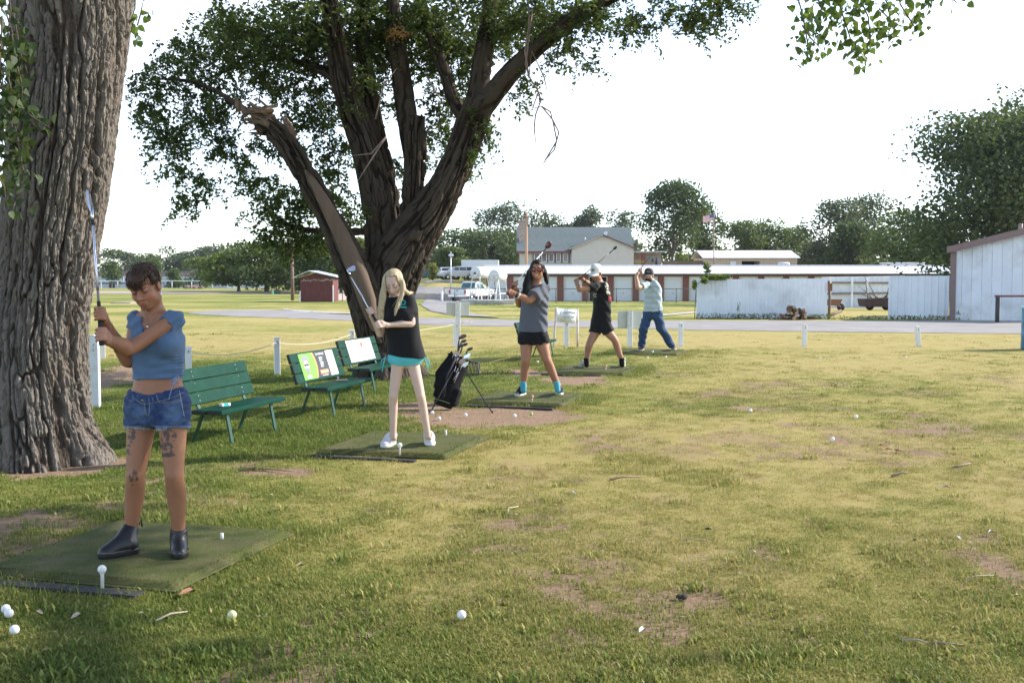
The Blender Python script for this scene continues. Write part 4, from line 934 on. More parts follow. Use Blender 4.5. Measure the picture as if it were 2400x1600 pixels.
# annex with covered porch right of the gable
an = thing('porch_annex', 'low tan annex with a grey roof and brick porch column beside the clubhouse', 'building', (X_(1520), CY+2, cb))
xa, xb = X_(1484), X_(1553); mb = MB(); mb.box(((xa+xb)/2, CY+4, (cb+Z_(592, 2))/2), (xb-xa, 5, Z_(592, 2)-cb)); mb.build('wall', tanwall, an)
mb = MB(); mb.prism([(xa-.6, CY-.6, Z_(592)), (xa-.6, CY+7, Z_(588)), (xa-.6, CY+7, Z_(587)), (xa-.6, CY-.6, Z_(588.5))], (xb-xa+.9, 0, 0)); mb.build('roof', M('grey_flat_roof', (.42,.43,.44), .7), an)
mb = MB(); mb.box((X_(1506), CY-.2, (cb+Z_(592))/2), (.42, .42, Z_(592)-cb)); mb.build('column', brick_red, an)
mb = MB(); mb.box((X_(1528), CY+1.48, Z_(606)), (1.0, .05, .7)); mb.build('window', glass, an)
mb = MB(); mb.box((X_(1495), CY-.6, Z_(615)), (1.3, .05, .07)); mb.box((X_(1495), CY-.6, Z_(611)), (1.3, .05, .05)); mb.build('railing', M('yellow_rail', (.5,.36,.12), .6), an)
um = thing('closed_parasol', 'folded dark blue parasol standing by the annex porch', 'parasol', (X_(1537), CY-.4, cb))
mb = MB(); mb.tube([(X_(1537), CY-.4, cb), (X_(1537), CY-.4, Z_(602))], .03, 6); mb.build('pole', steel_grey, um); mb = MB(); mb.lathe([(.05,0),(.16,.15),(.13,.6),(.02,1.05)], 10, (X_(1537), CY-.4, Z_(624))); mb.build('canopy', M('navy_canvas', (.02,.035,.12), .8), um)
bf = thing('board_fence', 'low dark wooden board fence between the annex and the tan shed', 'fence', (X_(1600), CY-1, cb))
x = X_(1553)
pb = None
while x < X_(1652):
    if pb is None: mb = MB(); mb.box((x, CY-1, (cb+Z_(611))/2), (.27, .03, Z_(611)-cb)); pb = mb.build('board', wood_old, bf); xp = x
    else: o = pb.copy(); COL.objects.link(o); o.location.x = x-xp
    x += .29
mb = MB()
for z in (Z_(614), Z_(622)): mb.box(((X_(1553)+X_(1652))/2, CY-.95, z), (X_(1652)-X_(1553), .06, .09))
mb.build('rail', wood_old, bf)
# --- tan shed with white roof
TY = 126.0; XT = lambda p: (p-1200)/F*TY
tb = Hf(XT(1750), TY); t_ = thing('tan_shed', 'tan metal shed with white roof, dark open bay and a white door', 'shed', (XT(1757), TY, tb))
xa, xb = XT(1651), XT(1867); zE, zR = at(1757, 605, TY).z, at(1757, 588, TY+4).z
mb = MB(); n = 30; w = (xb-xa)/n
ox0, ox1 = XT(1738), XT(1780)
for k in range(n):
    xx = xa+w*(k+.5)
    if ox0 < xx < ox1: mb.box((xx, TY+.05, (at(1757,612,TY).z+zE)/2), (w-.02, .1, zE-at(1757,612,TY).z)); continue
    mb.box((xx, TY+.05, (tb+zE)/2), (w-.02, .1, zE-tb))
mb.box(((xa+ox0)/2, TY+4, (tb+zE)/2), (ox0-xa, 7.7, zE-tb-.05)); mb.box(((ox1+xb)/2, TY+4, (tb+zE)/2), (xb-ox1, 7.7, zE-tb-.05))
mb.build('wall', tanwall, t_)
mb = MB(); mb.box(((ox0+ox1)/2, TY+3, (tb+zE)/2), (ox1-ox0, .1, zE-tb-.1)); mb.build('bay_dark_sheet', dark_in, t_)  # near-black sheet paints the shade inside the bay
nrs = 22; w = (xb-xa+.6)/nrs; rp_ = None
for i in range(nrs):
    if rp_ is None:
        mb = MB(); x0_ = xa-.3
        mb.prism([(x0_, TY-.3, zE), (x0_, TY+4, zR), (x0_, TY+4, zR+.05), (x0_, TY-.3, zE+.05)], (w-.02, 0, 0)); mb.prism([(x0_, TY+8.2, zE), (x0_, TY+4, zR), (x0_, TY+4, zR+.05), (x0_, TY+8.2, zE+.05)], (w-.02, 0, 0)); rp_ = mb.build('roof_sheet', roof_white, t_)
    else: o = rp_.copy(); COL.objects.link(o); o.location.x = i*w
mb = MB(); mb.box((XT(1717), TY-.04, (tb+at(1757,612.5,TY).z)/2), (.62, .05, at(1757,612.5,TY).z-tb)); mb.build('door', door_white, t_)
pt = thing('propane_tank', 'small white cylinder tank in front of the tan shed', 'tank', (XT(1837), TY-1.5, tb))
mb = MB(); mb.lathe([(.0,-.65),(.2,-.6),(.27,-.5),(.27,.5),(.2,.6),(0,.65)], 14, at(1837, 620, TY-1.5), (1,0,0)); mb.build('vessel', door_white, pt)
mb = MB(); [mb.box((XT(1837)+q, TY-1.5, (tb+at(1837,620,TY).z)/2), (.08, .3, at(1837,620,TY).z-tb)) for q in (-.4, .4)]; mb.build('stand', steel_grey, pt)
rv = thing('parked_camper', 'white camper roof just showing above the long storage roof', 'camper', onX(2123, 112))
za, zb = at(2123, 636, 112).z, at(2123, 618, 112).z; r0 = onX(2123, 112)
mb = MB(); mb.box((r0.x, 113, (r0.z+.5+zb)/2), (3.7, 2.0, zb-r0.z-.5), bevel=.12); mb.build('body', door_white, rv); mb = MB(); mb.box((r0.x-.1, 113, zb+.06), (3.9, 2.1, .14), bevel=.06); mb.build('roof', roof_white, rv)
for q in (-1.1, 1.1): mb = MB(); mb.lathe([(0,-.1),(.33,-.1),(.33,.1),(0,.1)], 16, (r0.x+q, 112.2, r0.z+.33), (0,1,0)); mb.build('wheel', rubber, rv)
# --- flag
fy = 122.0; fb = onX(1673, fy); fp = thing('flag_pole', 'tall rusty flag pole beside the big round tree', 'flag pole', fb)
ft = at(1673, 501, fy)
mb = MB(); mb.tube([fb, ft], [.07, .045], 8); mb.build('pole', M('rusty_pole', (.28,.17,.13), .7, var=.2), fp); mb = MB(); mb.ball(ft+Vector((0,0,.05)), .08, 8, 6); mb.build('finial', steel_grey, fp)
fl = thing('flag', 'small striped national flag waving at the top of the pole', 'flag', ft)
fh, fw = .74, 1.15; cR, cW, cB = M('flag_red', (.55,.05,.07), .8), M('flag_white', (.8,.78,.78), .8), M('flag_blue', (.04,.06,.22), .8)
def wave(u, v): return ft + Vector((-u*fw, .09*math.sin(u*6.5)*u+.01, -.06-v*fh - .30*u*u*fw*.6 + .03*math.sin(u*7)))
for k in range(13):
    mb = MB(); N = 12; u0 = .40 if k < 7 else 0.0
    us = [u0+(1-u0)*i/N for i in range(N+1)]; vs_ = [wave(u, k/13) for u in us]+[wave(u, (k+1)/13) for u in us]
    vs_ += [p+Vector((0,.012,0)) for p in vs_]; M2 = 2*(N+1)
    mb.add(vs_, [(i, i+1, N+2+i, N+1+i) for i in range(N)]+[(M2+i, M2+N+1+i, M2+N+2+i, M2+i+1) for i in range(N)]); mb.build('stripe', cR if k % 2 == 0 else cW, fl)
mb = MB(); us = [.40*i/5 for i in range(6)]; vs_ = [wave(u, 0) for u in us]+[wave(u, 7/13) for u in us]; mb.add(vs_, [(i, i+1, 7+i, 6+i) for i in range(5)])
mb.build('canton', cB, fl)
mb = MB()
for r_ in range(5):
    for q in range(6): p = wave(.40*(q+.5)/6, (r_+.5)/5*7/13)+Vector((0,-.012,0)); mb.add([p+Vector((.022*math.sin(a)*k_, 0, .022*math.cos(a)*k_)) for a, k_ in [(i*math.pi/5, 1 if i % 2 == 0 else .42) for i in range(10)]], [tuple(range(10))])
tag(mb.build('stars', cW, fl), kind='stuff')
# --- corrugated metal fence panels
def sheet_fence(name, label, p0, p1, ztop0, ztop1, zb0, zb1, n, m, ribs=3, cat='fence', child='metal_sheet', rail=True):
    t = thing(name, label, cat, ((p0[0]+p1[0])/2, (p0[1]+p1[1])/2, min(zb0, zb1)))
    d = Vector((p1[0]-p0[0], p1[1]-p0[1], 0)); L = d.length; d.normalize(); nn = Vector((d.y, -d.x, 0)); rs = random.Random(len(label))
    for k in range(n):
        mb = MB(); off = rs.uniform(-.006, .006); pts = []
        for j in range(ribs+1):
            a = (k+j/ribs)/n; 
            for (e, o_) in ((0, 0), (.055, 0), (.075, .028), (.125, .028), (.145, 0)):
                if j < ribs or e == 0: pts.append((a*L+e*min(1.0, L/n/ribs/.33), o_))
        vs_, fs = [], []
        for (q, o_) in pts:
            f = q/L
            for zz in (zb0+(zb1-zb0)*f-.05, ztop0+(ztop1-ztop0)*f+rs.uniform(-.006, .006)):
                for th in (0, .004): b = Vector((p0[0], p0[1], 0))+d*q+nn*(o_+off+th); vs_.append((b.x, b.y, zz))
        for i in range(len(pts)-1): a = i*4; fs += [(a, a+4, a+6, a+2), (a+1, a+3, a+7, a+5), (a+2, a+6, a+7, a+3)]
        mb.add(vs_, fs); mb.build(child, m, t)
    if rail:
        for f in (.25, .75):
            mb = MB(); mb.bar(Vector((p0[0], p0[1], zb0+(ztop0-zb0)*f))-nn*.06, Vector((p1[0], p1[1], zb1+(ztop1-zb1)*f))-nn*.06, .05, .1); mb.build('rail', wood_old, t)
    return t
sheet_metal = M('pale_blue_white_sheet', (.72,.755,.80), .6, var=.05, vscale=1.2, dirt=(.52,.54,.55), dscale=1.0, rand=.04)
fa, fb_ = at(1632, 748, 45.7), at(1938, 750, 44.6)
sheet_fence('metal_fence', 'long white corrugated metal fence left of the open gap', fa, fb_, at(1632,655,45.7).z, at(1938,652.5,44.6).z, Hf(*fa[:2]), Hf(*fb_[:2]), 7, sheet_metal, 5)
fa, fb_ = at(2081, 752, 44.6), at(2223, 753, 43.9)
sheet_fence('metal_fence', 'short white metal fence panel between the gap and the big white shed', fa, fb_, at(2081,647,44.6).z, at(2223,646,43.9).z, Hf(*fa[:2]), Hf(*fb_[:2]), 3, sheet_metal, 3)
fa, fb_ = at(1925, 712, 70), at(2120, 712, 70)
inf = sheet_fence('inner_metal_fence', 'set back metal fence with dark rails seen through the gap', fa, fb_, at(1925,649,70).z, at(2120,646,70).z, Hf(*fa[:2]), Hf(*fb_[:2]), 6, sheet_metal, 3, rail=False)
for q, r_ in ((662, 663), (688, 686.5)): mb = MB(); mb.bar(at(1930, q, 69.8), at(2110, r_, 69.8), .08, .12); mb.build('rail', M('pale_old_rail', (.22,.18,.15), .9), inf)
for a in (1946, 1997, 2033): mb = MB(); mb.box((at(a, 680, 69.7).x, 69.7, (at(a,648,69.7).z+Hf(at(a,680,69.7).x, 69.7))/2), (.11, .08, at(a,648,69.7).z-Hf(at(a,680,69.7).x, 69.7))); mb.build('post', pipe_white, inf)
gp_ = thing('gate_post', 'rotting wooden gate post at the left side of the gap in the fence', 'post', onX(1943, 44.6)); b = onX(1943, 44.6)
mb = MB(); mb.tube([b-Vector((0,0,.1)), b+Vector((.02,0,.8)), b+Vector((-.02,0,1.5))], [.06,.05,.045], 7); mb.build('timber', wood_old, gp_); mb = MB(); mb.box((b.x, 44.5, b.z+1.25), (.16, .06, .3)); mb.build('hinge_plate', M('rust', (.22,.10,.05), .9), gp_)
b = at(1957, 737, 45.5); mb = MB(); mb.tube([onX(1941, 45)+Vector((0,0,.12)), onX(1971, 46.5)+Vector((0,0,.28))], .07, 7); tag(mb.build('fallen_timber', wood_old), 'fallen reddish timber lying in the gap of the metal fence', 'timber')
b = at(2060, 712, 62); bz = Hf(b.x, 62)
jt = thing('scrap_trailer', 'rusty scrap trailer tub with branches behind the right fence panel', 'trailer', (b.x, 62, bz))
mb = MB(); mb.prism([(b.x-.85, 61.6, bz+.2), (b.x+1.0, 61.6, bz+.2), (b.x+1.1, 61.6, bz+.72), (b.x-.95, 61.6, bz+.62)], (0, 1.2, 0)); mb.build('tub', M('rusty_tub', (.055,.032,.03), .9, var=.35), jt)
for q in (-.4, .5): mb = MB(); mb.lathe([(.06,-.08),(.22,-.08),(.22,.08),(.06,.08)], 14, (b.x+q, 62.3, bz+.22), (0,1,0)); mb.build('wheel', rubber, jt)
rs = random.Random(8)
for k in range(9):
    p = Vector((b.x+rs.uniform(-.6, 1.0), 62+rs.uniform(-.3, .4), bz+.6)); e = p+Vector((rs.uniform(-1.3, .9), rs.uniform(-.3, .3), rs.uniform(.25, 1.3))); mb = MB(); mb.tube([p, (p+e)/2+Vector((0,0,.08)), e], [.03,.02,.008], 5); tag(mb.build('dead_branch', FAR_BARK), 'bare dead branch '+['lowest at the left of','second from the left on','forked low over','thickest on','longest on','tallest above','steepest on','rightmost on','shortest on'][k]+' the rusty scrap trailer', 'branch', 'dead branches on the scrap trailer')
wb = thing('wheelbarrow', 'rusty wheelbarrow at the left edge of the gap in the fence', 'wheelbarrow', onX(1952, 60)); b = onX(1952, 60)
mb = MB(); mb.prism([(b.x-.35,59.8,b.z+.3),(b.x+.3,59.8,b.z+.3),(b.x+.45,59.8,b.z+.62),(b.x-.5,59.8,b.z+.62)], (0,.6,0)); mb.build('tray', M('rust', (.22,.10,.05), .9), wb); mb = MB(); mb.lathe([(.03,-.05),(.2,-.05),(.2,.05),(.03,.05)], 12, (b.x+.45,60.1,b.z+.2), (0,1,0)); mb.build('wheel', rubber, wb)
for q in (-.2, .2): mb = MB(); mb.tube([(b.x+.4,60.1+q,b.z+.25),(b.x-1.0,60.1+q,b.z+.55)], .025, 6); mb.build('handle', wood_old, wb)
# --- big white shed at the right edge
BY = 43.4; b0 = at(2229, 752, BY); fd = Vector((.93, -.367, 0)).normalized(); sd_ = Vector((.385, .923, 0)).normalized(); z0 = Hf(b0.x, BY); SL = 7.0
b0 = Vector((b0.x, BY, 0)); nn = Vector((fd.y, -fd.x, 0))
bs = thing('white_metal_shed', 'big white metal shed with brown sloping roof trim at the right edge', 'shed', (b0.x+2, BY, z0))
zt = lambda q: at(2229, 583, BY).z-.08 + q*.255
def fq(q, o_=0.0, z=0.0): p = b0+fd*q+nn*o_; return (p.x, p.y, z)
n = 20; w = SL/n
for k in range(n):
    mb = MB()
    for (q0, q1, o_) in ((k*w+.004, k*w+w*.42, 0), (k*w+w*.42, k*w+w*.5, .03), (k*w+w*.5, k*w+w*.92, 0), (k*w+w*.92, (k+1)*w-.004, .03)):
        mb.prism([fq(q0, o_, z0-.15), fq(q1, o_, z0-.15), fq(q1, o_, zt(q1)), fq(q0, o_, zt(q0))], -nn*.06)
    mb.build('metal_sheet', sheet_metal, bs)
br_ = M('brown_metal_trim', (.20,.135,.125), .6, var=.05)
mb = MB(); mb.prism([fq(-.2, .3, zt(-.2)-.04), fq(SL, .3, zt(SL)-.04), fq(SL, .3, zt(SL)+.2), fq(-.2, .3, zt(-.2)+.2)], -nn*.26); mb.build('rake_trim', br_, bs)
mb = MB(); mb.bar(Vector(fq(.03, .07, z0-.1)), Vector(fq(.03, .07, zt(0)-.05)), .2, .07, up=nn); mb.build('corner_trim', br_, bs)
mb = MB(); mb.prism([fq(-.2, .28, zt(-.2)+.15), fq(SL, .28, zt(SL)+.15), fq(SL, .28, zt(SL)+.2), fq(-.2, .28, zt(-.2)+.2)], sd_*9); mb.build('roof', roof_white, bs)
mb = MB(); mb.prism([fq(0, -.06, z0-.1), fq(.06, -.06, z0-.1), fq(.06, -.06, zt(0)), fq(0, -.06, zt(0))], sd_*8.8); mb.build('side_wall', sheet_metal, bs)
vp = at(2392, 530, 45); mb = MB(); mb.tube([vp-Vector((0,0,.4)), vp+Vector((0,0,.1))], .09, 8); mb.build('flue', br_, bs)
pr = thing('pipe_rail', 'rusty pipe hitching rail in front of the big white shed', 'railing', ground(2337, 757)); a = ground(2337, 757); b = ground(2480, 757)
mb = MB(); mb.tube([a-Vector((0,0,.2)), a+Vector((0,0,.92))], .075, 8); mb.build('post', M('dark_iron', (.05,.04,.04), .7), pr); mb = MB(); mb.tube([b-Vector((0,0,.2)), b+Vector((0,0,.92))], .075, 8); mb.build('post', M('dark_iron', (.05,.04,.04), .7), pr)
mb = MB(); mb.tube([a+Vector((-.1,0,.94)), b+Vector((0,0,.94))], .035, 8); mb.build('top_rail', M('rust_rail', (.22,.08,.07), .8), pr)
# --- red shed, left
SY = 79.0; XS = lambda p, Y=SY: (p-1200)/F*Y
sb = Hf(XS(740), SY); rsh = thing('red_shed', 'small faded red shed with a light grey metal roof', 'shed', (XS(742), SY, sb))
xa, xb = XS(704), XS(780.5); zw, zp = at(742, 651, SY).z, at(742, 640, SY).z
red_p = M('faded_red_boards', (.135,.038,.036), .85, var=.22, vscale=6, stretch=(1,1,.3))
n = 13; w = (xb-xa)/n
for k in range(n):
    f0, f1 = k/n, (k+1)/n; hgt = lambda f: zw+(zp-zw)*(1-abs(2*f-.95)/1.05)
    mb = MB(); mb.prism([(xa+w*k+.006, SY, sb-.02), (xa+w*(k+1)-.006, SY, sb-.02), (xa+w*(k+1)-.006, SY, hgt(f1)), (xa+w*k+.006, SY, hgt(f0))], (0, .04, 0)); mb.build('board', red_p, rsh)
mb = MB(); mb.box(((xa+xb)/2, SY+1.3, (sb+zw)/2), (xb-xa-.02, 2.5, zw-sb-.05)); mb.build('wall', red_p, rsh)
mb = MB(); rs = random.Random(2)
for k in range(20): mb.box((XS(709)+k*.115, SY-.012, at(742, 657+rs.uniform(-1, 2)-k*.12, SY).z), (rs.uniform(.06,.12), .012, rs.uniform(.06, .13)))
tag(mb.build('peeling_paint', M('peeled_grey', (.30,.26,.25), .9), rsh), kind='stuff')
for (fa_, fb2) in (((XS(689.5), at(742,651,SY).z), (XS(728), at(742,635,SY).z)), ((XS(728), at(742,635,SY).z), (XS(791), at(742,649,SY).z))):
    nseg = 6
    for k in range(nseg):
        p = [fa_[i]+(fb2[i]-fa_[i])*k/nseg for i in (0,1)]; q = [fa_[i]+(fb2[i]-fa_[i])*(k+1)/nseg for i in (0,1)]
        mb = MB(); mb.prism([(p[0]+.005, SY-.55, p[1]-.02), (q[0]-.005, SY-.55, q[1]-.02), (q[0]-.005, SY-.55, q[1]+.03), (p[0]+.005, SY-.55, p[1]+.03)], (0, 3.8, 0)); mb.build('roof_sheet', galv, rsh)
mb = MB(); mb.box((XS(704), SY-.03, (sb+at(742,682,SY).z)/2), (.08, .08, at(742,682,SY).z-sb)); mb.build('corner_board', pipe_white, rsh); mb = MB(); mb.box((XS(781), SY-.03, (sb+at(742,668,SY).z)/2), (.07, .07, at(742,668,SY).z-sb)); mb.build('corner_board', pipe_white, rsh)
# --- poles
def pole(px, top, Y, r0, r1, m, name, label, cat, child='shaft'):
    b = onX(px, Y); t = thing(name, label, cat, b); e = at(px, top, Y); mb = MB(); mb.tube([b-Vector((0,0,.3)), Vector((b.x, Y, e.z))], [r0, r1], 10); mb.build(child, m, t); return t, b, e
up, b, e = pole(686, 590, 86, .14, .11, wood_old, 'utility_pole', 'dark wooden utility pole beside the red shed', 'utility pole')
pp, b, e = pole(1233.5, 497, 110, .16, .12, pole_wood, 'power_pole', 'orange brown wooden power pole in front of the clubhouse roof', 'utility pole')
mb = MB(); mb.tube([e+Vector((-.15,-.2,-.35)), e+Vector((-.15,-.2,.05))], .12, 8); mb.build('insulator', M('dark_ceramic', (.08,.06,.06), .4), pp); mb = MB(); mb.tube([e+Vector((.25,-.1,-1.2)), e+Vector((.25,-.1,-.5))], .13, 10); mb.build('transformer', galv, pp)
mb = MB(); mb.bar(e+Vector((-.5,-.1,-.5)), e+Vector((.5,-.1,-.5)), .08, .08); mb.build('cross_arm', wood_old, pp)
lp, b, e = pole(1057, 590, 118, .07, .05, galv, 'light_pole', 'slim grey light pole with a white lamp box left of the tanks', 'street lamp')
for q in (-.14, .14): mb = MB(); mb.box((e.x+q, 118, at(1057, 598, 118).z), (.2, .22, .24), bevel=.03); mb.build('lamp', door_white, lp)
# --- white carport and vehicles on the upper drive
KY = 140.0; XK = lambda p: (p-1200)/F*KY; kz = Hf(XK(1110), KY)
kp = thing('carport', 'white roofed carport with a tan rear wall behind the tanks', 'carport', (XK(1125), KY, kz))
z0, z1 = at(1125, 626, KY).z, at(1125, 609, KY).z
mb = MB(); mb.box((XK(1125), KY+2.5, (z0+z1)/2), (XK(1168)-XK(1081), 5, z1-z0)); mb.build('roof', roof_white, kp); mb = MB(); mb.box((XK(1125), KY+4.8, (kz+z0)/2), (XK(1168)-XK(1081)-.2, .15, z0-kz)); mb.build('wall', tanwall, kp)
for q in (1083, 1105, 1166): mb = MB(); mb.box((XK(q), KY+.1, (kz+z0)/2), (.12, .12, z0-kz)); mb.build('post', tanwall, kp)
# --- vehicles
def wheel_(mb_t, mb_r, c, r, w, ax=(0,1,0)):
    mb_t.lathe([(r*.62,-w/2),(r*.93,-w/2),(r,-w*.3),(r,w*.3),(r*.93,w/2),(r*.62,w/2)], 20, c, ax); mb_r.lathe([(0,-w*.42),(r*.2,-w*.46),(r*.6,-w*.38),(r*.63,-w*.5),(r*.63,w*.4),(0,w*.4)], 20, c, ax)
def vehicle(name, label, cat, loc, rz, paint, kind='suv', sc_=1.0):
    """built along local +x (front), wheels on the ground"""
    t = thing(name, label, cat, loc, rz)
    def body(mb_, prof, hw, inset=0.0):
        vs_, fs = [], []
        n = len(prof)
        for s_, w_ in ((-1, hw), (1, hw)):
            for (x, z) in prof: vs_.append((x, s_*(w_-inset*max(0, z-.95)), z))
        fs = [tuple(range(n-1, -1, -1)), tuple(range(n, 2*n))]+[(i, (i+1) % n, (i+1) % n+n, i+n) for i in range(n)]
        mb_.add(vs_, fs)
    L = 4.7 if kind == 'suv' else 5.2
    mb = MB()
    if kind == 'pickup':
        body(mb, [(-2.6,.48),(2.5,.48),(2.6,.62),(2.58,.9),(2.35,1.02),(1.0,1.10),(-.55,1.10),(-.6,1.08),(-2.6,1.08)], .88); low = mb
    else:
        body(mb, [(-2.25,.45),(2.2,.45),(2.3,.6),(2.25,.88),(1.9,.98),(1.1,1.05),(-2.2,1.08),(-2.3,.8)], .9)
    o = mb.build('body', paint, t, False)
    bv = o.modifiers.new('b', 'BEVEL'); bv.width = .05; bv.segments = 2
    mb = MB(); roof_ = [(1.05,1.08),(.35,1.62),(-.15,1.72),(-.62,1.70),(-.95,1.08)] if kind == 'pickup' else [(1.15,1.03),(.45,1.55),(-.1,1.66),(-1.75,1.66),(-2.2,1.06)]
    body(mb, roof_, .84, .22); o2 = mb.build('cab', paint, t, False); bv = o2.modifiers.new('b', 'BEVEL'); bv.width = .05; bv.segments = 2
    gl_ = M('tinted_green_glass', (.05,.12,.11), .1, spec=.9) if kind == 'pickup' else M('dark_car_glass', (.02,.025,.03), .1, spec=.9)
    # rear glass, windscreen, side windows stand 6 mm proud
    (xa, za), (xb, zb) = (roof_[-1], roof_[-2]); 
    def pane(nm, P): mb_ = MB(); mb_.prism(P[0], P[1]); mb_.build(nm, gl_, t, False)
    f0, f1 = .18, .86; pt_ = lambda f, y: (xa+(xb-xa)*f-.012, y*(.84-.22*max(0, za+(zb-za)*f-.95))*.86, za+(zb-za)*f)
    pane('rear_window', ([pt_(f0,-1), pt_(f0,1), pt_(f1,1), pt_(f1,-1)], (-.006, 0, .002)))
    (xa, za), (xb, zb) = (roof_[0], roof_[1]); pt2 = lambda f, y: (xa+(xb-xa)*f+.012, y*(.84-.22*max(0, za+(zb-za)*f-.95))*.88, za+(zb-za)*f+.008)
    pane('windscreen', ([pt2(.1,-1), pt2(.1,1), pt2(.92,1), pt2(.92,-1)], (.006, 0, .002)))
    xs_ = [(.62,.05,-.05),(-.05,-.60,-.15)] if kind == 'pickup' else [(.75,.0,.05),(-.08,-.85,0),(-.93,-1.75,0)]
    for s_ in (-1, 1):
        for (xf, xr, _) in xs_:
            y0, y1 = s_*(.84-.22*.20+.004), s_*(.84-.22*.58+.004); pane('side_window', ([(xf,y0,1.15),(xr,y0,1.15),(xr+(.0 if xr > -1.5 else .25),y1,1.54),(xf-.28 if xf > .3 else xf,y1,1.54)], (0, s_*.006, 0)))
        tr_, rr_ = MB(), MB()
        for x in ((-1.62, 1.55) if kind == 'pickup' else (-1.4, 1.4)):
            tr_, rr_ = MB(), MB(); wheel_(tr_, rr_, (x, s_*.80, .36), .36, .24, (0, s_, 0)); w_ = tr_.build('wheel', rubber, t, False); rr_.build('rim', chrome, w_, True).matrix_parent_inverse = Matrix.Identity(4)
            mb_ = MB(); mb_.lathe([(.42,-.02),(.47,-.02),(.47,.02),(.42,.02)], 18, (x, s_*.885, .40), (0,1,0)); mb_.build('wheel_arch', M('arch_black', (.03,.03,.03), .8), t, False)
        mb_ = MB(); xr_ = -2.62 if kind == 'pickup' else -2.3; mb_.box((xr_, s_*.76, .86), (.06, .16, .32 if kind == 'pickup' else .2), bevel=.02); mb_.build('tail_light', M('tail_red', (.38,.03,.03), .3), t, False)
        mb_ = MB(); mb_.box((2.56 if kind == 'pickup' else 2.24, s_*.66, .78), (.08, .3, .16), bevel=.02); mb_.build('headlight', M('lamp_clear', (.7,.7,.72), .15), t, False)
        mb_ = MB(); mb_.box((.75, s_*1.0, 1.2), (.1, .2, .16), bevel=.03); mb_.build('mirror', paint, t, False)
    mb_ = MB(); mb_.box((-2.66 if kind == 'pickup' else -2.32, 0, .52), (.14, 1.7, .2), bevel=.04); mb_.build('rear_bumper', chrome if kind == 'pickup' else paint, t, False)
    mb_ = MB(); mb_.box((-2.74 if kind == 'pickup' else -2.40, .1, .58), (.012, .32, .16)); mb_.build('licence_plate', M('plate_green_white', (.45,.55,.5), .6), t, False)
    if kind == 'pickup':
        mb_ = MB(); mb_.box((-1.62, 0, 1.088), (1.9, 1.5, .012)); mb_.build('bed_dark_plate', dark_in, t, False)  # near-black plate paints the shaded bed; the body has no hollow
        mb_ = MB(); mb_.box((-2.615, 0, .98), (.02, .22, .07), bevel=.008); mb_.build('tailgate_handle', M('arch_black', (.03,.03,.03), .8), t, False)
        mb_ = MB(); mb_.box((-2.608, 0, .80), (.012, 1.5, .012)); mb_.build('tailgate_shade_line', M('crease_shade_grey', (.4,.41,.43), .6), t, False)  # grey strip draws the shade line of a crease on the tailgate
    return t
white_paint = M('white_car_paint', (.75,.76,.78), .25, var=.02, coat=.5); silver = M('silver_car_paint', (.45,.48,.52), .3, .3, var=.02, coat=.5)
tg = onX(1098, 97); vehicle('pickup_truck', 'white pickup truck parked behind the fuel tanks with its tailgate towards us', 'pickup truck', (tg.x+.35, 98.5, Hf(tg.x, 98.5)+.02), R(61), white_paint, 'pickup')
b = onX(1072, 137); vehicle('parked_car', 'silver car parked nose in beside the carport', 'car', b, R(200), silver)
b = onX(1096, 141.5); vehicle('parked_car', 'tan vehicle in the shade under the white carport', 'car', b, R(0), M('tan_car_paint', (.36,.30,.25), .35, coat=.3))
b = onX(998, 176); vehicle('parked_car', 'dark teal car far off beside the yellow bush', 'car', b, R(170), M('teal_car_paint', (.05,.10,.11), .3, coat=.5))
b = onX(1043, 170); vehicle('parked_car', 'white car seen between the two trunks of the umbrella shaped tree', 'car', b, R(100), white_paint)
# white rail fence and trailer far left of the lot
wf = thing('white_rail_fence', 'far white rail fence beyond the yellow bush', 'fence', onX(995, 195)); b = onX(995, 195)
for k in range(6): mb = MB(); mb.box((b.x-2.5+k*1.0, 195, b.z+.9), (.12, .12, 1.8)); mb.build('post', pipe_white, wf)
for z in (.6, 1.15, 1.7): mb = MB(); mb.box((b.x, 194.9, b.z+z), (5.4, .06, .18)); mb.build('rail', pipe_white, wf)
